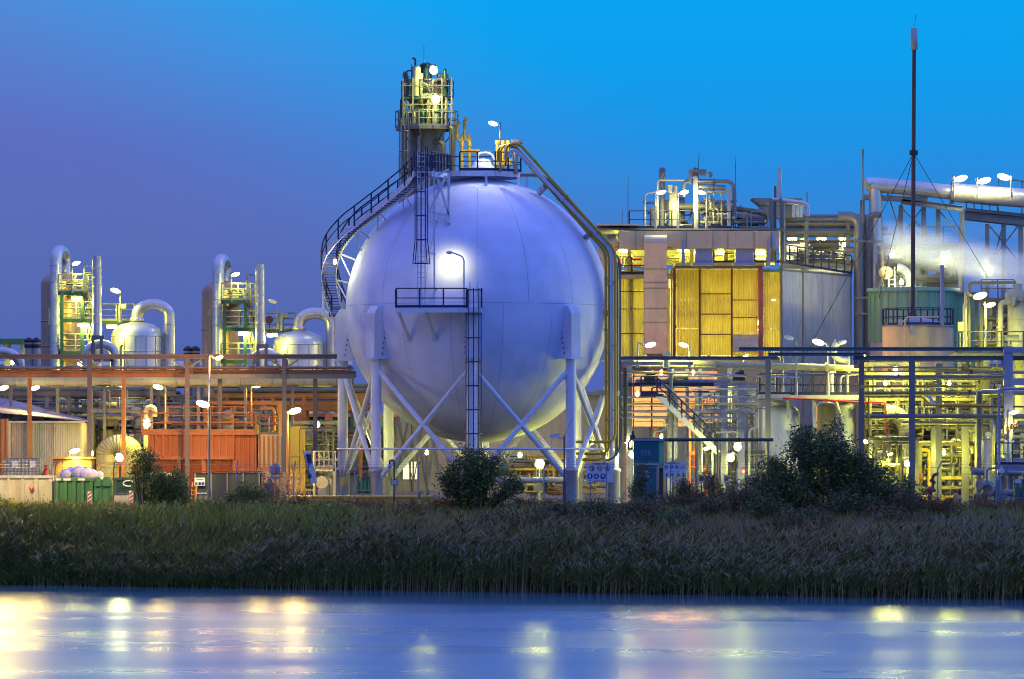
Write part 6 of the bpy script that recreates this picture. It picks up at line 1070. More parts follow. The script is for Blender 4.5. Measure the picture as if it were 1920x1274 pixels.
# white tanks with railed deck
d = 306; wt = T('white_tank', 'big white domed tank partly hidden behind the dark tree', 'tank', (gx(1463, d), d+1.3, 0)); r = m_(39, d); x, y = gx(1463, d), d+1.3
vessel(wt, x, y, .4, gz(757, d), r, 'white_steel', 'tank_shell', 32, False, .45); O('manway', MB().lathe((x, y, gz(757, d)-.1), [(.7, 0), (.7, .25), (.001, .3)], 18), M['white_steel'], wt); O('tank_foot', MB().lathe((x, y, 0), [(r, 0), (r, .38)], 24), M['concrete'], wt); pipe(wt, [at(1480, 748, d-.3), at(1480, 787, d-.3)], .12, 'white_steel', fl=False)
w2 = T('white_tank', 'narrower white domed tank behind the tree top and red pipe', 'tank', (gx(1589, d), d+1.3, 0)); r = m_(19, d); vessel(w2, gx(1589, d), d+1.3, .4, gz(753, d), r, 'white_steel', 'tank_shell', 26, False, .5); O('tank_foot', MB().lathe((gx(1589, d), d+1.3, 0), [(r, 0), (r, .38)], 24), M['concrete'], w2)
w3 = T('white_tank', 'third white tank half covered between the two domed ones', 'tank', (gx(1554, d), d+3, 0)); r = m_(20, d); vessel(w3, gx(1556, d), d+3, 0, gz(752, d), r, 'cream', 'tank_shell', 26, False, .5)
t = T('tank_deck', 'white railed gallery with dark balusters over the white tanks', 'gallery', (gx(1515, d), d-.8, gz(752, d))); zf = gz(741, d)
O('deck', MB().box(gx(1421, d), gx(1618, d), d-1, d+2.5, zf-.08, zf), M['galv'], t); O('fascia', MB().box(gx(1421, d), gx(1480, d), d-1.06, d-1.002, gz(748, d), zf+.03), M['lavender_steel'], t); O('fascia', MB().box(gx(1480.5, d), gx(1618, d), d-1.06, d-1.002, gz(750, d), zf-.02), M['plastic_white'], t); rail(t, [(gx(1423, d), d-1, zf), (gx(1616, d), d-1, zf)], 'navy', 1.25, .95, .04); rail(t, [(gx(1423, d), d+2.4, zf), (gx(1616, d), d+2.4, zf)], 'navy', 1.25, .7, .04)
mb = MB(); [mb.beam((gx(u, d), d+2.3, zf), (gx(u+14, d), d+2.3, zf+1.2), .05, .05) for u in range(1425, 1600, 22)]; O('gallery_brace', mb, M['navy'], t)
for u in (1425, 1525, 1615): O('gallery_post', MB().box(gx(u, d)-.1, gx(u, d)+.1, d-.9, d-.7, 0, gz(750, d)-.02), M['lavender_steel'], t)
mb = MB(); mb.beam(at(1567, 750, d-.9), at(1583, 800, d-.5), .12, .12); O('gallery_strut', mb, M['plastic_white'], t)
for pts, r, mt in (([(1560, 741), (1560, 700), (1563, 690)], .1, 'white_steel'), ([(1589, 745), (1589, 705), (1594, 700)], .1, 'plastic_white'), ([(1576, 742), (1576, 706), (1610, 702)], .06, 'plastic_white'), ([(1452, 741), (1452, 715)], .08, 'plastic_white'), ([(1444, 741), (1444, 660)], .09, 'lavender_steel'), ([(1448, 712), (1457, 716), (1457, 748), (1420, 749)], .05, 'lavender_steel')): pipe(t, [at(u, v, d-.3) for u, v in pts], r, mt)
for u, v in ((1443, 712), (1452, 708), (1592, 700), (1590, 692), (1444, 660)): valve(t, at(u, v, d-.4), .14, 'plastic_white', 'navy', 'z')
mb = MB(); mb.tube(fil([at(1592, 676, d), at(1575, 676, d), at(1564, 668, d), at(1564, 650, d), at(1570, 644, d)], .35), .2, 12); mb.lathe(at(1592, 676, d), [(.28, -.05), (.28, .05)], 12, 'x'); O('breather_elbow', mb, M['plastic_white'], t)
t = T('fire_water_pipe', 'thin bright red fire water pipe along the gallery and down', 'pipe', (gx(1660, d), d-1.4, 0)); pipe(t, [at(1468, 747, d-1.4), at(1545, 750, d-1.4), at(1600, 754, d-1.4), at(1660, 754, d-1.4), (gx(1660, d), d-1.4, 0)], .055, 'red', 8)
mb = MB(); p = at(1548, 751, d-1.4); mb.cbox(p, .25, .25, .2); O('pipe_clamp', mb, M['red'], t)
pole_lamp(1220, 648, 303, 1, gz(690, 303), 'lantern above the platform before the pinkish down duct', 420, YG, 'lamp_yellow', 24, -7, .06, 'plastic_white', big=1.15); pole_lamp(1281, 648, 303, -1, gz(690, 303), 'lantern above the platform before the amber sheets', 420, YG, 'lamp_yellow', 12, 4, .06, 'plastic_white')
pole_lamp(1457, 666, 308, -1, gz(741, 308), 'lantern at the stub pipe below the concrete flank', 400, YG, 'lamp_yellow', 12, 6, .04, big=.8); pole_lamp(1479, 634, 303, -1, gz(741, 303), 'unlit lantern above the gallery on a slim grey pole', 0, YG, None, 14, 6, .05); pole_lamp(1534, 643, 304, -1, gz(741, 304), 'brightest lantern above the white gallery', 240, YG, 'lamp_yellow', 19, 8, .06, 'plastic_white', big=1.3); pole_lamp(1579, 643, 306, 1, gz(700, 306), 'unlit tube lantern beside the white breather elbow', 0, YG, None, 14, -8, .05, 'plastic_white'); pole_lamp(1615, 668, 303, -1, gz(675, 303), 'lantern on top of the dark steel post by the gallery end', 600, YG, 'lamp_yellow', 4, 6, .05); pole_lamp(1399, 668, 306, 1, gz(690, 306), 'small whitish lantern below the curved vent hood', 200, WH, 'lamp_white', 6, 4, .04, big=.5)

# ------------------------------------------------------------------ east yard
d = 294; t = T('pipe_bridge', 'grey steel pipe bridge on tall columns across the east yard', 'pipe bridge', (gx(1700, d), d, 0)); X = lambda u: gx(u, d); Z = lambda v: gz(v, d)
for v, a, b, h in ((655, 1385, 1990, .22), (672, 1600, 1990, .26), (665, 1440, 1620, .2)): O('top_beam', MB().ibeam((X(a), d-.1+.2*(v == 672), Z(v)), (X(b), d-.1+.2*(v == 672), Z(v)), .25, h), M['grey_steel'], t)
O('top_beam', MB().ibeam((X(1140), d+6, Z(668)), (X(1470), d+6, Z(668)), .25, .22), M['grey_steel'], t)
for u, v, y, w in ((1710, 676, 0, .34), (1760, 682, 5, .34), (1615, 672, 1, .3), (1890, 650, -.5, .5), (1836, 735, 3, .24), (1750, 800, 6, .3), (1810, 800, 7, .4), (1440, 672, 6, .3)): O('column', MB().ibeam((gx(u, d+y), d+y, 0), (gx(u, d+y), d+y, gz(v, d+y)), w, w), M['grey_steel' if u != 1890 else 'lavender_steel'], t)
for u, y in ((1710, 0), (1615, 1)): O('column_foot', MB().box(gx(u, d+y)-.5, gx(u, d+y)+.5, d+y-.5, d+y+.5, 0, .5), M['concrete'], t)
O('portal_beam', MB().box(X(1880), X(1990), d-.8, d-.3, Z(662), Z(652)), M['lavender_steel'], t); O('portal_beam', MB().box(X(1880), X(1990), d-.8, d-.3, Z(723), Z(710)), M['lavender_steel'], t)
for v, a, b, r, mt, y in ((677, 1640, 1840, .06, 'galv', 1), (697, 1620, 1920, .05, 'yellow', 2), (708, 1620, 1880, .13, 'grey_steel', 1), (711, 1620, 1890, .06, 'yellow', .6), (725, 1614, 1830, .07, 'yellow', .5), (738, 1620, 1830, .12, 'cream_pipe', 3), (744, 1620, 1730, .05, 'yellow', .4), (760, 1735, 1840, .06, 'yellow', .3), (763, 1760, 1990, .05, 'rust', 1), (781, 1620, 1990, .14, 'grey_steel', 1.5), (793, 1690, 1830, .1, 'cream_pipe', 4), (690, 1620, 1860, .04, 'grey_steel', 3), (700, 1770, 1990, .05, 'lavender_steel', 2)): pipe(t, [at(a, v, d+y), at(b, v, d+y)], r, mt)
pipe(t, [at(1728, 744, d+.4), at(1745, 760, d+.4)], .06, 'yellow', fl=False); pipe(t, [at(1629, 745, d+.7), at(1629, 820, d+.7), at(1652, 822, d+.7)], .045, 'yellow', fl=False)
mb = MB(); mb.prism([at(1737, 742, d-.2), at(1744, 742, d-.2), at(1756, 758, d-.2), at(1749, 758, d-.2)], (0, .1, 0)); O('tilted_panel', mb, M['sign_white'], t)
for u, v in ((1804, 692), (1812, 694), (1821, 698), (1797, 738), (1818, 736)): valve(t, at(u, v, d+1.5), .12, 'yellow' if u < 1815 else 'navy', 'rust', 'z')
t = T('cream_hall', 'long cream lit process hall along the east yard back', 'hall', (gx(1700, 345), 345, 0)); d = 345; n = 14; a, b = gx(1296, d), gx(2000, d); zt = gz(690, d)
for i in range(n): O('wall_panel', MB().box(a+(b-a)*i/n+.012, a+(b-a)*(i+1)/n-.012, d, d+.1, 0, zt if i not in (0,) else zt), M['cream'], t)
O('roof', MB().box(a, b, d-.3, d+10, zt+.01, zt+.25), M['roof_sheet'], t)
for i, (u0, u1, v0, v1, d, n, lb, z) in enumerate(((1622, 1720, 680, 930, 306, 34, 'multi level lit pipe structure behind the red fire pipe', 0), (1715, 1840, 690, 935, 308, 44, 'multi level lit pipe structure in the middle of the east yard', 0), (1640, 1720, 820, 935, 300, 22, 'low yellow lit vessel group near the dark tree', 0), (1725, 1830, 830, 945, 302, 34, 'low pipe and pump group behind the hydrant', 0), (1840, 1935, 560, 660, 312, 22, 'elevated piping deck under the twin lanterns', 0), (1800, 1960, 690, 800, 312, 20, 'upper pipework bay behind the lavender portal', 0), (1870, 1960, 790, 900, 297, 20, 'valve covered pipe group on the navy railed deck', 0), (1880, 1980, 860, 945, 293, 14, 'low pipe group behind the green bottles', 0))):
    skid('process_unit', lb, 'process unit', u0, u1, v0, v1, d, 200+i, n, (.04, .16), ('cream_pipe', 'cream_pipe', 'cream', 'galv', 'yellow' if i == 3 else 'cream_pipe'), 3 if i in (0, 1) else 2, 2 if i in (0, 1) else 1, steel='cream_pipe' if i < 6 else 'lavender_steel')
d = 305.4; t = rack('pipe_rack', 'open four level pipe rack of thin dark and ochre lines in the east yard', 'pipe rack', 1624, 1834, d, d+1.6, (1632, 1700, 1768, 1826), (702, 748, 800, 842), [(v, r, mt, sh) for v, r, mt, sh in ((699, .05, 'cream_pipe', 0), (706, .04, 'yellow', .5), (715, .09, 'grey_steel', .2), (730, .05, 'cream_pipe', .4), (752, .08, 'cream_pipe', .1), (757, .04, 'rust', .6), (772, .05, 'grey_steel', 0), (788, .07, 'cream_pipe', .5), (797, .04, 'yellow', .1), (806, .1, 'cream_pipe', .3), (818, .05, 'grey_steel', .6), (838, .06, 'cream_pipe', 0), (848, .05, 'yellow', .4))], 'cream_pipe', cw=.16)
rg = random.Random(55)
for i in range(26):
    u = rg.uniform(1626, 1832); v0, v1 = sorted((rg.uniform(690, 800), rg.uniform(780, 935))); pipe(t, [at(u, v0, d-.2+rg.random()), at(u, v1, d-.2+rg.random()*.01)] if 0 else [(gx(u, d), d-.15, gz(v0, d)), (gx(u, d), d-.15, gz(v1, d)), (gx(u+rg.uniform(-12, 12), d), d-.15, gz(v1, d))], rg.uniform(.025, .07), rg.choice(('cream_pipe', 'cream_pipe', 'grey_steel', 'galv', 'yellow')), 6)
    if i % 3 == 0: valve(t, (gx(u, d), d-.15, gz((v0+v1)/2, d)), .1, 'cream_pipe', rg.choice(('red', 'navy', 'grey_steel')), 'z')
for v, a, b in ((748, 1640, 1720), (800, 1700, 1826), (842, 1632, 1700)): rail(t, [(gx(a, d), d-.3, gz(v, d)+.1), (gx(b, d), d-.3, gz(v, d)+.1)], 'grey_steel', 1.05, 1.0, toe=False)
d = 305; t = T('sloped_tank', 'big tilted cream cone tank glowing in yellow lamplight', 'tank', (gx(1680, d), d+2, 0)); mb = MB(); mb.lathe((gx(1683, d), d+2.2, 0), [(.3, .6), (1.5, gz(872, d)), (1.7, gz(830, d)), (1.7, gz(815, d))], 24); O('cone_shell', mb, M['cream'], t); REP('leg', MB().box(-.08, .08, -.08, .08, 0, gz(830, d)), M['cream_pipe'], t, [(gx(1683, d)+s*1.6, d+2.2, 0) for s in (-1, 1)])
t = T('ribbed_elbow', 'large cream ribbed duct elbow high in the lit structure', 'duct', (gx(1680, d), d, 0)); mb = MB(); ar = [at(1668+32*math.sin(R_(a)), 815-40*math.cos(R_(a)), d-.3) for a in range(-10, 100, 10)]; mb.tube(ar, .5, 14); O('elbow', mb, M['cream'], t); mb = MB(); [mb.cyl(Vector(p)*.5+Vector(q)*.5-(Vector(q)-Vector(p))*.08, Vector(p)*.5+Vector(q)*.5+(Vector(q)-Vector(p))*.08, .53, n=14) for p, q in zip(ar, ar[1:])]; O('seam_band', mb, M['cream_pipe'], t); mb = MB(); mb.cyl((gx(1699, d), d-.3, 0), (gx(1699, d), d-.3, gz(812, d)), .45, n=14); O('duct_leg', mb, M['cream'], t)
d = 300; t = T('silver_tank', 'tall plain silver cylinder tank in front of the round drums', 'tank', (gx(1854, d), d+1, 0)); vessel(t, gx(1856, d), d+.8, .3, gz(822, d), m_(16, d), 'alu', 'tank_shell', 26, True, .02); O('tank_foot', MB().lathe((gx(1856, d), d+.8, 0), [(.4, 0), (.4, .3)], 12), M['concrete'], t)
pipe(t, [at(1837, 822, d), at(1837, 740, d), (gx(1837, d), d, gz(735, d))], .13, 'galv', fl=False); pipe(t, [(gx(1833, d), d+.3, 0), at(1833, 735, d+.3), at(1990, 738, d+.3)], .16, 'galv', 12); mb = MB(); mb.cyl(at(1853, 815, d-.3), at(1853, 815, d-.42), .16, n=14); O('pressure_gauge', mb, M['sign_white'], t); pipe(t, [at(1862, 822, d+.8), at(1862, 800, d+.8), at(1868, 796, d+.8)], .12, 'cream', fl=False); pipe(t, [at(1859, 800, d+.4), at(1859, 745, d+.4)], .1, 'cream', fl=False)
t = T('big_vessel', 'wide olive lit vessel at the east field edge behind the valve deck', 'vessel', (gx(1890, 315), 317, 0)); vessel(t, gx(1925, 315), 318, 0, gz(712, 315), 1.3, 'cream', 'vessel_shell', 26); vessel(t, gx(1870, 315), 317, 0, gz(715, 315), .9, 'cream', 'vessel_shell', 22)
d = 310; t = T('reactor_vessel', 'yellow lit capped vessel at the east field edge beside the twin lanterns', 'vessel', (gx(1908, d), d+1, gz(660, d))); vessel(t, gx(1911, d), d+1, 0, gz(552, d), m_(19, d), 'cream', 'vessel_shell', 24, True, .15); O('vessel_cap', MB().lathe((gx(1911, d), d+1, gz(553, d)), [(.75, -.35), (.75, .15), (.3, .35), (.3, .7), (.001, .72)], 20), M['cream'], t); pipe(t, [at(1876, 660, d), at(1876, 567, d), at(1895, 567, d)], .17, 'cream', 12); mb = MB(); mb.lathe(at(1899, 567, d), [(.22, -.1), (.3, -.05), (.3, .12), (.22, .2)], 14, 'x'); O('nozzle_ring', mb, M['cream'], t)
t = T('portal_pipe', 'square green grey pipe portal over the twin lanterns', 'pipe', (gx(1815, d), d, 0)); pipe(t, [(gx(1817, d), d-.5, 0), at(1817, 531, d-.5), at(1905, 530, d-.5)], .1, 'cream_pipe', 12); pipe(t, [(gx(1807, d), d-.5, 0), at(1807, 570, d-.5), at(1815, 567, d-.5)], .075, 'cream', 10)
t = T('service_deck', 'dark railed service deck with grey boxes under the twin lanterns', 'deck', (gx(1850, 306), 306, 0)); d = 306; zf = gz(658, d); O('deck', MB().box(gx(1793, d), gx(1960, d), d, d+5, zf-.12, zf), M['navy'], t); O('deck_beam', MB().box(gx(1790, d), gx(1960, d), d+.1, d+4.9, zf-.35, zf-.125), M['grey_steel'], t); rail(t, [(gx(1795, d), d, zf), (gx(1960, d), d, zf)], 'navy', 1.15, 1.2); [O('deck_post', MB().box(gx(u, d)-.12, gx(u, d)+.12, d+.2, d+.44, 0, zf-.36), M['grey_steel'], t) for u in (1800, 1900)]
for u0, u1, v0, v1 in ((1797, 1806, 604, 621), (1806.5, 1814, 604, 621), (1880, 1912, 628, 640)): mb = MB(); mb.box(gx(u0, d), gx(u1, d), d+.2, d+.6, gz(v1, d), gz(v0, d)); mb.box(gx((u0+u1)/2, d)-.04, gx((u0+u1)/2, d)+.04, d+.3, d+.38, zf, gz(v1, d)); O('junction_box', mb, M['grey_steel'], t)
pole_lamp(1838, 556, 305, 1, gz(658, 305), 'upper of the twin blazing lanterns beside the capped vessel', 1300, YG, 'lamp_yellow', 28, -12, .07, 'cream', big=1.5); pole_lamp(1858, 573, 305, 1, gz(658, 305), 'lower of the twin blazing lanterns beside the capped vessel', 900, YG, 'lamp_yellow', 10, -8, .05, 'cream', big=1.05)
pole_lamp(1903, 774, 292, 1, 0, 'lantern on a bent white pole above the valve deck', 450, YG, 'lamp_yellow', 13, -6, .07, 'plastic_white', big=.9); pole_lamp(1619, 829, 302, -1, 0, 'lantern glowing through the dark tree edge', 800, YG, 'lamp_yellow', 15, -2, .05, 'plastic_white'); pole_lamp(1669, 853, 300, 1, 0, 'small lantern beside the tilted cone tank', 500, YG, 'lamp_yellow', 4, -3, .04, big=.6)
bulb_lamp(1701, 870, 298, 'star bright lamp behind the grey bridge column', 900, YG, 'lamp_yellow', .2, zb=0); bulb_lamp(1679, 694, 305, 'whitish lamp under the pink tank', 450, WH, 'lamp_white', .16)
for u, v, y, lb, pw in ((1383, 838, 300, 'round lamp on the lowest stair landing post', 700), (1370, 859, 299, 'round lamp below the stair landing post', 500), (1370, 745, 306, 'small lamp deep behind the lavender columns', 50), (1369, 783, 306, 'lower small lamp deep behind the lavender columns', 50)): bulb_lamp(u, v, y, lb, pw, YG, 'lamp_yellow', .25 if pw > 400 else .11)
pole_lamp(1326, 842, 301, 1, 0, 'slanted lantern behind the thin white pipe portals', 350, YG, 'lamp_yellow', 10, -5, .05, 'plastic_white', big=.8)
for u, v, y, lb in ((1780, 720, 304, 'hidden lamp added inside the middle pipe structure'), (1660, 720, 304, 'hidden lamp added inside the pipe structure by the gallery'), (1770, 850, 300, 'hidden lamp added low in the east yard structure'), (1900, 700, 308, 'hidden lamp added in the bay behind the lavender portal'), (1860, 850, 305, 'hidden lamp added behind the silver cylinder tank'), (1560, 700, 312, 'hidden lamp added behind the white gallery'), (1240, 820, 326, 'hidden lamp added to light the cream hall by the booth'), (1110, 830, 326, 'hidden lamp added to light the cream hall by the sphere leg'), (800, 850, 330, 'hidden lamp added to light the cream hall beside its window')): bulb_lamp(u, v, y, lb, 800 if 'gallery' not in lb or 'pipe structure' in lb else 300, YG, 'lamp_yellow', .12)  # unseen lamps added to light the walls and pipework around them
# ------------------------------------------------------------------ yard front: signs, booth, fence, hydrants
def board(label, u0, u1, v0, v1, d, legs):
    t = T('safety_sign', label, 'sign', (gx((u0+u1)/2, d), d, 0)); O('sign_board', MB().box(gx(u0, d), gx(u1, d), d, d+.03, gz(v1, d), gz(v0, d)), M['sign_white'], t)
    for u in legs: O('sign_post', MB().box(gx(u, d)-.04, gx(u, d)+.04, d+.03, d+.11, 0, gz(v0, d)-.1), M['galv'], t)
    return t
def disc(t, name, u, v, d, r, mat, inner=0., o=.004):
    p = at(u, v, d); O(name, MB().lathe((p.x, d, p.z), [(inner+.001, -o), (r, -o)], 20, 'y'), M[mat], t)
def text_line(t, u0, u1, v, d, h, seed, o=.006):
    rg = random.Random(seed); x = gx(u0, d); mb = MB(); z = gz(v, d)
    while x < gx(u1, d):
        w = rg.uniform(.4, .8)*h; mb.box(x, x+w, d-o, d-o+.003, z-h/2*rg.choice((1, 1, .7)), z+h/2*rg.choice((1, 1, .6)))
        x += w+h*rg.choice((.25, .25, .25, .7))
    O('print_line', mb, M['ink'], t)
def glyph(t, shapes, mat, u, v, d, o=.009):
    p = at(u, v, d); mb = MB()
    for s in shapes: mb.prism([(p.x+a, d-o, p.z+b) for a, b in s], (0, .003, 0))
    O('pictogram', mb, M[mat], t)
q = lambda x0, x1, z0, z1: [(x0, z0), (x1, z0), (x1, z1), (x0, z1)]
d = 281; s1 = board('white safety board with three red prohibition rings over three blue discs', 1099, 1151, 868, 905, d, (1107, 1142))
text_line(s1, 1111, 1138, 870, d, .075, 1)
for i, u in enumerate((1110, 1124.5, 1139)):
    disc(s1, 'prohibition_ring', u, 878.3, d, .155, 'red_sign', .118); p = at(u, 878.3, d); O('prohibition_bar', MB().prism([(p.x-.10, d-.013, p.z+.075), (p.x-.075, d-.013, p.z+.10), (p.x+.10, d-.013, p.z-.075), (p.x+.075, d-.013, p.z-.10)], (0, .003, 0)), M['red_sign'], s1)
    glyph(s1, ([q(-.01, .07, -.09, .06), q(.0, .05, .06, .09)], [q(-.07, -.03, -.07, .04), q(.01, .05, -.02, .08)], [q(-.015, .03, -.09, .03), q(-.06, .06, -.01, .015), q(-.01, .025, .045, .085)])[i], 'ink', u, 878.3, d)
for i, u in enumerate((1106, 1118, 1130.5)):
    disc(s1, 'mandatory_disc', u, 893.5, d, .155, 'blue_sign'); glyph(s1, ([q(-.06, .06, -.02, .09), q(-.05, -.01, -.1, -.02), q(.01, .05, -.1, -.02)], [q(-.06, .0, -.07, .06), q(.01, .07, -.09, -.02), q(.01, .05, -.02, .08)], [[(-.07, -.03), (.07, -.03), (.07, .04), (.04, .09), (-.04, .09), (-.07, .04)]])[i], 'sign_white', u, 893.5, d)
for u0, u1, v, k in ((1107, 1114, 885.3, 3), (1121, 1129, 885.3, 4), (1136, 1143, 885.3, 12), (1103, 1109, 901, 5), (1114, 1122, 901, 6), (1127, 1134, 901, 7), (1111, 1133, 903.6, 8)): text_line(s1, u0, u1, v, d, .03, k)
O('notice_plate', MB().box(gx(1137, d), gx(1149, d), d-.006, d-.002, gz(904, d), gz(889, d)), M['sign_white'], s1)
d = 284; s2 = board('white safety board with blue discs over yellow warning triangles beside the teal booth', 1244, 1287, 867, 896, d, (1250, 1281))
text_line(s2, 1247, 1274, 868.7, d, .07, 11)
for i, u in enumerate((1249, 1259, 1268.5)): disc(s2, 'mandatory_disc', u, 876, d, .10, 'blue_sign'); glyph(s2, ([q(-.03, .02, -.05, .06)], [q(-.03, .03, -.02, .06)], [q(-.02, .02, -.06, .02), q(-.03, .03, .0, .06)])[i], 'sign_white', u, 876, d)
for i, u in enumerate((1250, 1260.5, 1272, 1281.5)):
    p = at(u, 890.5, d); O('warning_triangle', MB().prism([(p.x-.10, d-.006, p.z-.08), (p.x+.10, d-.006, p.z-.08), (p.x, d-.006, p.z+.10)], (0, .003, 0)), M['sign_yellow'], s2); mb = MB()
    for a, b in ((-.115, .115),): mb.prism([(p.x+a, d-.004, p.z-.09), (p.x+b, d-.004, p.z-.09), (p.x, d-.004, p.z+.125)], (0, .0015, 0))
    O('triangle_border', mb, M['ink'], s2); glyph(s2, [q(-.02, .02, -.05, .03)], 'ink', u, 890.5, d)
for v, k in ((874, 21), (876.5, 22), (879, 23)): text_line(s2, 1274, 1285, v, d, .025, k)
for u0, u1, v, k in ((1245, 1253, 881.5, 24), (1256, 1266, 881.5, 25), (1269, 1280, 881.5, 26), (1256, 1275, 884, 27)): text_line(s2, u0, u1, v, d, .025, k)
for i, u in enumerate((1260, 1271)): O('text_plate', MB().box(gx(u-2.5, d), gx(u+6.5, d), d, d+.02, gz(903, d), gz(898.5, d)), M['sign_white'], s2)
d = 287; bt = T('shower_booth', 'teal emergency shower booth with white pictograms and a panel door', 'shower booth', (gx(1215, d), d, 0)); x0, x1, x2 = gx(1188, d), gx(1235, d), gx(1245, d); z1 = gz(827, d); zm = gz(872, d)
O('upper_wall', MB().box(x0, x1, d, d+1.6, zm, z1), M['teal'], bt); O('lower_wall', MB().box(x0+.02, x1-.02, d+.03, d+1.6, .08, zm-.02), M['teal'], bt); O('header_band', MB().box(x0-.02, x1+.02, d-.03, d-.002, gz(872, d), gz(868.5, d)), M['lavender_steel'], bt); O('side_panel', MB().box(x1+.005, x2, d+.1, d+1.6, gz(876, d), z1), M['mint'], bt); O('roof', MB().box(x0-.06, x2+.03, d-.08, d+1.7, z1+.005, z1+.1), M['lavender_steel'], bt)
O('side_curtain', MB().box(x1+.03, x2-.03, d+.2, d+.3, .08, gz(877, d)), M['dark'], bt); mb = MB()
for k in range(14): z = .3+k*.14; mb.prism([(x1-.13, d+.022, z), (x1-.05, d+.022, z+.07), (x1-.05, d+.022, z+.12), (x1-.13, d+.022, z+.05)], (0, .005, 0))
O('hazard_stripe', mb, M['sign_white'], bt)
for k, u in enumerate((1207, 1216)):
    p = at(u, 849, d); z = lambda a: p.z+a; mb = MB(); w, h = .125, .15
    for a in (q(-w, w, h-.015, h), q(-w, w, -h, -h+.015), q(-w, -w+.015, -h, h), q(w-.015, w, -h, h)): mb.prism([(p.x+s, d-.008, p.z+r) for s, r in a], (0, .004, 0))
    sh = ([(-.05, .03), (.03, .03), (.03, .09), (-.05, .09)], [(-.05, -.04), (.02, -.04), (-.015, -.10)], q(.06, .09, .05, .09)) if k == 0 else (q(-.03, .03, -.09, .02), q(-.04, .04, .05, .09), q(.06, .09, .05, .09))
    for a in sh: mb.prism([(p.x+s, d-.008, p.z+r) for s, r in a], (0, .004, 0))
    O('pictogram', mb, M['lavender_steel'], bt)
p = at(1213, 888, d); O('notice_plate', MB().box(p.x-.1, p.x+.12, d+.02, d+.028, p.z-.22, p.z+.18), M['sign_white'], bt); O('notice_print', MB().prism([(p.x-.08, d+.015, p.z-.2), (p.x+.02, d+.015, p.z-.2), (p.x-.06, d+.015, p.z+.05)], (0, .004, 0)), M['red_sign'], bt)
mb = MB(); mb.cbox((x0-.05, d+.2, z1+.2), .3, .3, .25); mb.cyl((x0-.03, d+.2, z1+.3), (x0-.03, d+.2, z1+.55), .07); mb.tube(fil([(x0-.12, d+.1, z1+.1), (x0-.3, d+.1, z1-.1), (x0-.3, d+.1, z1-.5), (x0-.05, d+.1, z1-.4)], .2), .045, 7); O('alarm_horn', mb, M['dark'], bt); mb = MB(); mb.cyl((x2, d, gz(871, d)), (x2+.12, d-.1, gz(871, d)), .13, n=12); O('eye_wash', mb, M['dark'], bt)
t = T('header_pipe', 'long dark green supply pipe running from the teal booth to the tree', 'pipe', (gx(1330, 289), 289.5, 0)); pipe(t, [at(1192, 825, 289.5), at(1250, 825, 289.5), at(1245, 825, 289.5), at(1450, 825, 289.5)][::3], .1, 'green_steel', 10); mb = MB(); [mb.cyl((gx(u, 289.5), 289.5, 0), (gx(u, 289.5), 289.5, gz(825, 289.5)), .06) for u in (1262, 1345, 1440)]; O('pipe_support', mb, M['galv'], t)
d = 282
for i, u in enumerate((1315, 1335, 1362, 1405)):
    t = T('hose_reel_sign', ('first', 'second', 'third', 'last')[i]+' small orange and white marker plate of the row above the low scrub', 'marker plate', (gx(u, d), d, 0)); O('plate', MB().box(gx(u-4.5, d), gx(u+4.5, d), d, d+.02, gz(906, d), gz(891, d)), M['sign_white'], t); O('colour_field', MB().box(gx(u-3.5, d), gx(u+3.5, d), d-.01, d-.002, gz(902, d), gz(895, d)), M['orange' if i != 0 else 'red'], t); O('post', MB().cyl((gx(u, d), d+.05, 0), (gx(u, d), d+.05, gz(892, d)), .03), M['galv'], t)
bulb_lamp(1394, 884, 290, 'red signal lamp above the marker plates', 60, (1, .05, .03), 'lamp_orange', .1)
M['lamp_red'] = emit('lamp_red', (1, .03, .03), 6); bpy.data.objects[[o.name for o in bpy.data.objects if o.name.startswith('lamp_glass')][-1]].data.materials[0] = M['lamp_red']
# camera post, gooseneck warning sign
d = 280; t = T('camera_post', 'dark blue post carrying a white security camera', 'camera post', (gx(1058, d), d, 0)); mb = MB(); mb.cyl((gx(1058, d), d, 0), (gx(1058, d), d, gz(902, d)), .1, n=12); mb.cyl((gx(1058, d), d, gz(902, d)), (gx(1058, d), d, gz(817, d)), .05, n=10); mb.cyl((gx(1059, d), d, gz(818, d)), (gx(1073, d), d, gz(785, d)), .012, n=5); O('post', mb, M['pole_blue'], t); mb = MB(); mb.tube([at(1058, 822, d), at(1050, 823, d), at(1047, 819, d)], .035, 7); O('camera_arm', mb, M['lavender_steel'], t); c = at(1042, 818.5, d); mb = MB(); mb.beam(c+Vector((-.3, 0, -.04)), c+Vector((.22, 0, .05)), .2, .18); mb.beam(c+Vector((-.36, 0, .05)), c+Vector((.24, 0, .15)), .24, .02); O('camera_body', mb, M['white_steel'], t)
d = 280.5; t = T('gooseneck_sign', 'dark gooseneck pole with a small framed white notice', 'sign', (gx(739, d), d, 0)); mb = MB(); mb.tube(fil([(gx(739, d), d, 0), at(739, 863, d), at(730, 864, d), at(731, 871, d)], .15), .05, 8); O('pole', mb, M['dark'], t); O('sign_frame', MB().box(gx(732.5, d), gx(747, d), d-.07, d-.05, gz(910, d), gz(899.5, d)), M['dark'], t); O('sign_face', MB().box(gx(734, d), gx(745.5, d), d-.08, d-.071, gz(908.7, d), gz(900.8, d)), M['sign_white'], t); [text_line(t, 736, 744, v, d-.08, .025, 40+v) for v in (903, 906)]; mb = MB(); mb.lathe(at(731, 875, d), [(.1, -.1), (.12, 0), (.03, .12)], 10); O('call_point', mb, M['lavender_steel'], t)
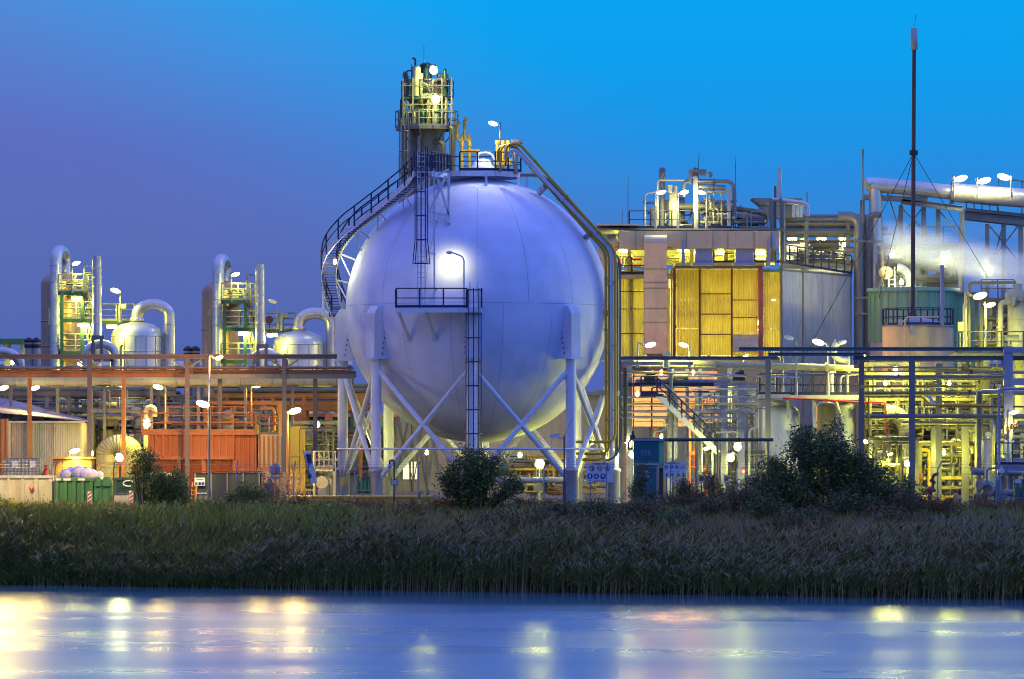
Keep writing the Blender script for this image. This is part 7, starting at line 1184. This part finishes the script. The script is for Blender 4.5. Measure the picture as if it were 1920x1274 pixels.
t = T('notice_plate', 'ochre printed notice plate on a leg of the sphere', 'notice', at(645, 911, 291)); O('plate', MB().box(gx(640, 291), gx(650, 291), 291, 291.02, gz(912, 291), gz(896, 291)), M['sign_yellow'], t); mb = MB(); [mb.box(gx(u, 291)-.03, gx(u, 291)+.03, 291.02, 291.08, 0, gz(876, 291)) for u in (638, 651)]; O('bar', mb, M['lavender_steel'], t)
t = bottles('green gas bottles in a lavender rack at the east field edge', 1902, 1935, 908, 946, 281, 3); O('rack_sign', MB().box(gx(1902, 281), gx(1914, 281), 280.7, 280.72, gz(906, 281), gz(899, 281)), M['sign_white'], t); O('rack_sign', MB().box(gx(1916, 281), gx(1925, 281), 280.7, 280.72, gz(906, 281), gz(899, 281)), M['dark'], t)
d = 279.5; t = T('pink_cabinet', 'magenta fire cabinet on a thin foot beside the dark tree', 'cabinet', (gx(1672, d), d, 0)); O('cabinet_body', MB().box(gx(1664, d), gx(1679, d), d, d+.3, gz(943, d), gz(912, d)), M['magenta'], t); O('cabinet_top', MB().box(gx(1663, d), gx(1680, d), d-.03, d+.33, gz(912, d)+.002, gz(909, d)), M['dark'], t); O('door', MB().box(gx(1665, d), gx(1678, d), d-.02, d-.002, gz(941, d), gz(914, d)), M['magenta'], t); O('foot', MB().box(gx(1670, d), gx(1674, d), d+.1, d+.2, 0, gz(943, d)), M['galv'], t)
mb = MB(); mb.lathe((gx(1685, 280), 280, 0), [(.1, 0), (.1, .9), (.05, 1.0), (.001, 1.02)], 10); S('red_bollard', mb, M['red'], 'thin red post between the magenta cabinet and yellow bollard', 'post')
for u, v, d, lb in ((1696, 928, 281, 'shorter yellow bollard near the red post'), (1792, 926, 279, 'taller yellow bollard right of the hydrant'.replace('right of', 'past'))): mb = MB(); mb.lathe((gx(u, d), d, 0), [(.16, 0), (.16, gz(v, d)-.06), (.1, gz(v, d)), (.001, gz(v, d)+.02)], 14); S('bollard', mb, M['yellow'], lb, 'bollard', 'yellow bollards in the east yard')
d = 280; t = T('fire_hydrant', 'dark red fire hydrant with monitor nozzle before the yard', 'hydrant', (gx(1745, d), d, 0)); x = gx(1744, d); mb = MB(); mb.lathe((x, d, 0), [(.22, 0), (.22, .12), (.12, .16), (.12, .75), (.18, .8), (.18, 1.0), (.1, 1.1), (.001, 1.12)], 14); mb.cyl((x-.3, d, .9), (x+.3, d, .9), .1, n=10); O('hydrant_body', mb, M['red'], t); mb = MB(); mb.cyl((x+.15, d, .9), (x+.15, d, 1.5), .07); mb.tube(fil([(x+.15, d, 1.5), (x+.15, d, 1.7), (x+.45, d-.1, 1.85)], .15), .08, 8); mb.ell((x+.1, d, 1.45), .14, .14, .12); O('monitor_nozzle', mb, M['red'], t); p = at(1748, 907, d); mb = MB(); mb.cyl(p, p+Vector((.18, 0, .08)), .1, .06, 10); O('horn', mb, M['dark'], t)
t = T('hydrant_standpipe', 'slim red standpipe with white tag past the taller bollard', 'standpipe', (gx(1799, 280), 280, 0)); mb = MB(); mb.lathe((gx(1799, 280), 280, 0), [(.08, 0), (.08, .8), (.1, .82), (.1, .98), (.001, 1.0)], 10); O('pipe_body', mb, M['red'], t); O('tag', MB().box(gx(1796, 280), gx(1801, 280), 279.88, 279.9, .45, .65), M['sign_white'], t); mb = MB(); mb.beam((gx(1794, 280), 280, .95), (gx(1805, 280), 280, .98), .04, .04); O('lever', mb, M['dark'], t)
d = 279; t = T('pink_box', 'pale pink insulated box with a red rim behind a small shrub', 'box', (gx(1841, d), d, 0)); O('box_body', MB().box(gx(1817, d), gx(1864, d), d, d+1, 0, gz(942, d)), M['pink_box'], t); O('box_rim', MB().box(gx(1816, d), gx(1865, d), d-.04, d+1.04, gz(942, d)+.002, gz(940, d)), M['red'], t)
d = 286; t = T('pump_set', 'grey pump set with round flange ends behind the pink box', 'pump', (gx(1850, d), d, 0)); O('base_frame', MB().box(gx(1815, d), gx(1885, d), d, d+2, 0, .35), M['concrete'], t)
for u, v, r, u2 in ((1835, 909, .30, 1858), (1829, 931, .20, 1850), (1852, 920, .36, 1868)): c = at(u, v, d); mb = MB(); mb.cyl(c+Vector((-.02, -.6, 0)), c+Vector((.1, -.5, 0)), r*1.0, n=18); mb.cyl(c+Vector((.05, -.55, 0)), (gx(u2, d), d+1.3, c.z), r*.85, n=18); O('motor_drum', mb, M['galv'], t)
for pts, r in (([(1850, 930), (1850, 879), (1872, 878)], .06), ([(1826, 888), (1826, 884), (1845, 886)], .2), ([(1880, 925), (1905, 925)], .2), ([(1870, 886), (1915, 888)], .14)): pipe(t, [at(u, v, d) for u, v in pts], r, 'galv', 10)
c = at(1878, 883, d-.5); mb = MB(); mb.cyl(c, c+Vector((0, -.1, 0)), .16, n=14); O('pressure_gauge', mb, M['sign_white'], t); O('gauge_box', MB().box(gx(1877, d), gx(1888, d), d-.3, d, gz(892, d), gz(875, d)), M['galv'], t); mb = MB(); mb.beam(at(1870, 900, d-.3), (gx(1873, d), d-.3, 0), .25, .25); O('stand', mb, M['galv'], t); O('stand_top', MB().box(gx(1864, d), gx(1888, d), d-.2, d+.4, gz(936, d), gz(925, d)), M['galv'], t)
t = T('valve_deck', 'navy railed deck at the east field edge over the pump set', 'deck', (gx(1905, 291), 291, 0)); d = 291; zf = gz(872, d); O('deck', MB().box(gx(1866, d), gx(1990, d), d, d+2, zf-.1, zf), M['lavender_steel'], t); rail(t, [(gx(1867, d), d, zf), (gx(1990, d), d, zf)], 'navy', 1.25, .95, .045); O('deck_beam', MB().box(gx(1866, d), gx(1990, d), d+.05, d+1.9, zf-.35, zf-.105), M['lavender_steel'], t); [O('deck_post', MB().box(gx(u, d)-.1, gx(u, d)+.1, d+.1, d+.3, 0, zf-.36), M['lavender_steel'], t) for u in (1872, 1935)]; pipe(t, [(gx(1873, d), d-.2, 0), at(1873, 730, d-.2), at(1990, 728, d-.2)], .08, 'lavender_steel', 10)
for u, v in ((1883, 792), (1890, 805), (1897, 800), (1905, 795), (1886, 820), (1900, 828)): valve(t, at(u, v, d+1), .15, 'plastic_white', 'red', 'z')
# chain link fence
d = 278.6; fe = T('chain_fence', 'chain link fence with bent posts and barbed strands along the bank', 'fence', (0, d, 0)); x0, x1, h = gx(-80, d), gx(2000, d), 1.85
us = [-10, 103, 213, 332, 443, 551, 665, 784, 905, 1020, 1137, 1257, 1380, 1500, 1625, 1758, 1868, 1985]
for i, u in enumerate(us):
    mb = MB(); x = gx(u, d); e = (.22 if i % 2 else .1); mb.tube([(x, d, -.2), (x, d, 2.05), (x+(.22 if u in (1758, 1868) else .1), d-.28, 2.5)], .035, 7); O('fence_post', mb, M['lavender_steel' if u > 400 else 'galv'], fe)
mb = MB()
for z, y in ((2.15, -.06), (2.3, -.16), (2.45, -.26), (h, 0), (.08, 0)): mb.tube([(x0, d+y, z), (x1, d+y, z)], .009, 4, False)
O('barbed_wire', mb, M['galv'], fe)
mb = MB(); p = .075; w = .0022; n = int((x1-x0)/p)
for i in range(n):
    for s in (-1, 1):
        a = x0+p*i; b = a+s*h*.85; mb.add([(a-w, d-.02, .05), (a+w, d-.02, .05), (b+w, d-.02, h), (b-w, d-.02, h)], [(0, 1, 2, 3)])
o = O('chain_mesh', mb, M['galv'], fe); o['kind'] = 'stuff'

# ------------------------------------------------------------------ vegetation
rn = np.random.default_rng(7)
def np_mesh(name, verts, quads, mats, midx, kind=None, parent=None):
    me = bpy.data.meshes.new(name); nv, nf = len(verts), len(quads); me.vertices.add(nv); me.vertices.foreach_set('co', verts.astype(np.float32).ravel()); me.loops.add(nf*4); me.loops.foreach_set('vertex_index', quads.astype(np.int32).ravel()); me.polygons.add(nf); me.polygons.foreach_set('loop_start', np.arange(0, nf*4, 4, dtype=np.int32)); me.polygons.foreach_set('material_index', midx.astype(np.int32))
    for m in mats: me.materials.append(M[m])
    me.update(calc_edges=True); o = bpy.data.objects.new(name, me); COL.objects.link(o); ORG[o.name] = Vector((0, 0, 0))
    if kind: o['kind'] = kind
    return o
def strips(base, dirv, up, length, width, nseg, droop):
    """curved tapering blades: base (n,3), dirv horizontal lean (n,2), up tilt; returns verts, quads"""
    n = len(base); ts = np.linspace(0, 1, nseg+1); V = np.zeros((n, nseg+1, 2, 3)); ang = rn.uniform(0, np.pi, n); wx = np.stack([np.cos(ang), np.sin(ang)], 1)
    for k, t in enumerate(ts):
        c = base.copy(); c[:, :2] += dirv*(length*(up*t+droop*t*t))[:, None]; c[:, 2] += length*(t-.5*droop*t*t*np.linalg.norm(dirv, axis=1))
        w = width*(1-t**1.6)*.5+.0015; V[:, k, 0, :2] = c[:, :2]-wx*w[:, None]; V[:, k, 1, :2] = c[:, :2]+wx*w[:, None]; V[:, k, :, 2] = c[:, None, 2]
    idx = np.arange(n*(nseg+1)*2).reshape(n, nseg+1, 2); Q = np.stack([idx[:, :-1, 0], idx[:, :-1, 1], idx[:, 1:, 1], idx[:, 1:, 0]], -1).reshape(-1, 4)
    return V.reshape(-1, 3), Q, nseg
def field(n, s0, s1, xr=(-36, 46)):
    x = rn.uniform(*xr, n); sh = 253.7-.57*x; w = 278-sh; y = sh+np.where(s0 < -.05, -.4, 0)+w*rn.uniform(max(0, s0), s1, n); z = np.array([bank_z(a, min(276.9, b)) for a, b in zip(x, y)]); return np.stack([x, y, np.minimum(z, 0)], 1)
def merge(parts):
    Vs, Qs, Ms = [], [], []; o = 0
    for v, q_, m in parts: Vs.append(v); Qs.append(q_+o); Ms.append(m); o += len(v)
    return np.concatenate(Vs), np.concatenate(Qs), np.concatenate(Ms)
def reeds():
    n = 22600; b = np.concatenate([field(19200, -.4, .16), field(3400, .13, .36)]); clump = .5+.5*np.sin(b[:, 0]*1.3+np.sin(b[:, 1]*.9)*2)*np.sin(b[:, 0]*.47+1); b[:, 2] -= .1
    L_ = rn.uniform(1.5, 2.7, n)*(.48+.7*clump*(.55+.45*np.sin(b[:, 0]*.21+2)))*np.where(b[:, 0] < -14, .75, 1.); a = rn.normal(.3, 1.2, n); dv = np.stack([np.cos(a), np.sin(a)*.6], 1); lean = rn.uniform(.0, .15, n); parts = []
    v, q_, s = strips(b, dv, lean, L_, np.full(n, .035), 3, rn.uniform(0, .12, n)); parts.append((v, q_, np.full(len(q_), 1)))
    for k in range(6):
        t = rn.uniform(.25, .95, n); lb = b.copy(); lb[:, :2] += dv*(L_*lean*t)[:, None]; lb[:, 2] += L_*t; la = a+rn.normal(0, .9, n); ld_ = np.stack([np.cos(la), np.sin(la)], 1)
        v, q_, s = strips(lb, ld_, rn.uniform(.4, .9, n), rn.uniform(.3, .6, n), np.full(n, .045), 2, rn.uniform(.2, .7, n)); parts.append((v, q_, np.repeat(np.where(rn.random(n) < .12, 1, 0), 2)))
    m = rn.random(n) < .4; k = int(m.sum()); tb = b[m].copy(); tb[:, :2] += dv[m]*(L_[m]*(lean[m]))[:, None]; tb[:, 2] += L_[m]*.96
    for j in range(4): v, q_, s = strips(tb+rn.normal(0, .03, (k, 3)), dv[m]+rn.normal(0, .3, (k, 2)), rn.uniform(.4, 1, k), rn.uniform(.22, .4, k), np.full(k, .07), 2, rn.uniform(.3, .9, k)); parts.append((v, q_, np.full(len(q_), 2)))
    V, Q, Mi = merge(parts); return np_mesh('reeds', V, Q, ['reed_green', 'reed_dry', 'reed_plume'], Mi, 'stuff')
reeds()
def grass():
    parts = []
    for n, (s0, s1), hl, mi, xr in ((39000, (.18, 1), (.2, .5), 0, (-36, 46)), (23000, (.3, 1), (.2, .5), 1, (-36, 46)), (20000, (.0, .6), (.5, 1.6), 0, (-36, -8)), (9000, (.12, .5), (.6, 1.5), 1, (-36, 46))):
        b = field(n, s0, s1, xr); b = b[b[:, 1] < 278.2]; n = len(b); a = rn.uniform(0, 6.28, n); v, q_, s = strips(b, np.stack([np.cos(a), np.sin(a)], 1), rn.uniform(.05, .4, n), rn.uniform(*hl, n), np.full(n, .03), 3, rn.uniform(.05, .5, n)); parts.append((v, q_, np.full(len(q_), mi)))
    V, Q, Mi = merge(parts); return np_mesh('grass', V, Q, ['grass', 'grass_dry'], Mi, 'stuff')
grass()
def leaves(cen, n, size, asp=.42):
    """n leaf quads around points cen"""
    c = cen[rn.integers(0, len(cen), n)]+rn.normal(0, .16, (n, 3)); a = rn.normal(0, 1, (n, 3)); a[:, 2] -= .3; a /= np.linalg.norm(a, axis=1)[:, None]; r = rn.normal(0, 1, (n, 3)); b = np.cross(a, r); b /= np.linalg.norm(b, axis=1)[:, None]
    L_ = size*rn.uniform(.6, 1.3, n)[:, None]; V = np.stack([c, c+a*L_*.5+b*L_*asp*.5, c+a*L_, c+a*L_*.5-b*L_*asp*.5], 1).reshape(-1, 3); return V, np.arange(4*n).reshape(n, 4)
USED = set()
def shrub(name, label, cat, u, d, zb, w, h, dep, n, mats, size=.14, seed=0, up=.6, group=None, lean=0., low=.05):
    """branching shrub: stems fan out, twigs carry the leaves"""
    global rn; rn = np.random.default_rng(seed); rg = random.Random(seed); x = gx(u, d)
    for w2 in ('just past', 'nearer the river than', 'between the bank top and'):
        if label in USED: label = label.replace('below', w2).replace('under', w2)
    USED.add(label); t = T(name, label, cat, (x, d, zb), group); mb = MB(); cen = []
    ns = max(5, int(w*4)+3)
    for i in range(ns):
        fx, fy = rg.uniform(-1, 1), rg.uniform(-1, 1); k = max(.05, 1-abs(fx)**2.2*.6)*rg.uniform(.62, 1.0); top = Vector((x+fx*w*.5+lean*h, d+fy*dep*.5, zb+h*k)); b0 = Vector((x+fx*w*.12, d+fy*dep*.1, zb)); mid = b0.lerp(top, .5)+Vector((fx*w*.1, fy*.1, h*.06)); pts = [b0, mid, top]; mb.tube(pts, [.03+.012*h, .02+.008*h, .008], 5)
        for j in range(int(5+h*2.2)):
            tt = rg.uniform(low, 1)**up; p = b0.lerp(mid, tt*2) if tt < .5 else mid.lerp(top, tt*2-1); q2 = p+Vector((rg.gauss(0, .22)*w*.45, rg.gauss(0, .22)*dep*.45, rg.uniform(-.05, .22)*h*.5)); mb.tube([p, q2], [.012, .004], 4, False)
            for s in range(5): c = p.lerp(q2, .25+.75*s/4)+Vector((rg.gauss(0, .05), rg.gauss(0, .05), rg.gauss(0, .05))); cen.append((c.x, c.y, max(zb+.05, c.z)))
    O('stem', mb, M['bark'], t); V, Q = leaves(np.array(cen), n, size); o = np_mesh('crown', V-np.array(ORG[t.name]), Q, mats, np.array([rn.choice(len(mats), p=[.75, .25] if len(mats) == 2 else None) for _ in range(n)])); o.parent = t; o.name = 'crown'; return t
bz = lambda u, d: min(0, bank_z(gx(u, d), min(276.9, d)))
DK, MD, RU = ('leaf_dark', 'leaf_mid'), ('leaf_mid', 'leaf_dark'), ('leaf_rust', 'scrub')
shrub('big_shrub', 'rounded dark willow shrub in front of the sphere ladder foot', 'shrub', 895, 274, bz(895, 274)-.1, 4.4, 3.6, 2.6, 13000, DK, .17, 11, .7)
shrub('tree', 'largest dark bushy tree hiding the foot of the white tanks', 'tree', 1545, 272, bz(1545, 272)-.1, 6.2, 5.0, 3.4, 26000, DK, .18, 12, .7)
shrub('tree', 'lower dark side bush joined to the largest tree toward the field edge', 'tree', 1655, 271, bz(1655, 271)-.1, 4.2, 2.6, 2.6, 9000, DK, .16, 13, .7)
shrub('tree', 'dark leafy flank bush before the marker plates and largest tree', 'tree', 1462, 271.5, bz(1462, 271.5)-.1, 3.0, 2.5, 2.4, 6000, DK, .16, 14, .7)
shrub('young_tree', 'thin yellow green leaved young tree before the orange hopper', 'tree', 268, 276, -.2, 1.5, 3.7, 1.2, 4600, MD, .14, 15, .8, low=.25); shrub('young_tree', 'broad yellow green shrub under the thin young tree', 'shrub', 312, 276.5, -.2, 2.5, 2.5, 1.5, 6400, MD, .14, 16, .75)
shrub('young_tree', 'slender dark young tree in front of the teal shower booth', 'tree', 1205, 276, -.3, 1.5, 2.6, 1.1, 2400, DK, .14, 17, .75)
shrub('low_shrub', 'green and rust shrub at the foot of the dark mesh cage', 'shrub', 463, 276, -.3, 2.6, 1.7, 1.4, 4200, MD, .13, 18, .7)
LM = ((60, 'the white skip'), (140, 'the green skip'), (230, 'the cream equipment box'), (310, 'the orange hopper'), (380, 'the grey cabinet'), (440, 'the dark mesh cage'), (515, 'the round road sign'), (590, 'the leaning board'), (660, 'the green gas bottles'), (739, 'the gooseneck notice'), (800, 'the crash barrier end'), (985, 'the yellow metering skid'), (1058, 'the camera post'), (1122, 'the big safety board'), (1210, 'the teal booth'), (1266, 'the smaller safety board'), (1315, 'the first marker plate'), (1362, 'the third marker plate'), (1405, 'the last marker plate'), (1465, 'the flank bush'), (1545, 'the largest tree'), (1610, 'the tree edge'), (1672, 'the magenta cabinet'), (1745, 'the red hydrant'), (1792, 'the taller bollard'), (1841, 'the pink box'), (1905, 'the lavender bottle rack'))
near = lambda u: min(LM, key=lambda q: abs(q[0]-u))[1]
rg = random.Random(77); G = 'rust and dark scrub along the fence foot'
for i in range(24):
    u = 380+i*66+rg.uniform(-25, 25); dd = rg.uniform(273, 276.5); dark = 900 < u < 1720
    if 850 < u < 960: continue
    shrub('scrub_bush', 'low '+('brownish dark' if dark else 'rust tinted')+' scrub bush below '+near(u), 'bush', u, dd, bz(u, dd)-.1, rg.uniform(1.8, 3.0), rg.uniform(.3, .7)*(1.9 if 1230 < u < 1450 else .75 if u > 1680 else 1), 1.4, 2200, RU if not dark else ('scrub', 'leaf_dark'), .12, 30+i, .8, G)
rg = random.Random(31)
for i in range(22):
    u = (960+i*52 if i < 15 else -10+(i-15)*105)+rg.uniform(-20, 20); x = gx(u, 265); sh = shore(x); k = rg.uniform(.5, .8); dd = sh+(277-sh)*k; ck = u > 900
    shrub('slope_bush', ('ragged brown' if i % 3 else 'ragged dark green')+' bush low on the bank slope, under '+near(u), 'bush', u, dd, bz(u, dd)-.1, rg.uniform(2.2, 3.6), rg.uniform(.8, 1.7)*(.6 if u > 1640 else 1) if ck else rg.uniform(.8, 1.4), 1.8, 2600, (('scrub', 'leaf_dark') if i % 3 else DK) if ck else ('grass', 'leaf_mid'), .14, 90+i, .9, 'bushes low on the bank slope')
for i, (u, dd, h, m_k) in enumerate(((1290, 276.5, 1.9, 0), (1330, 276.8, 2.1, 0), (1380, 276, 2.0, 0), (1425, 275, 2.3, 0), (1760, 268, 1.1, 1), (1700, 268, 1.4, 0), (1840, 277.5, 1.3, 1))): shrub('scrub_bush', 'taller '+('twiggy dark' if m_k == 0 else 'rust leaved')+' scrub bush before '+near(u), 'bush', u, dd, bz(u, dd)-.1, 2.0 if u != 1840 else .9, h, 1.3, 2400 if u != 1840 else 500, ('scrub', 'leaf_dark') if m_k == 0 else RU, .12, 60+i, .8, 'taller scrub bushes')
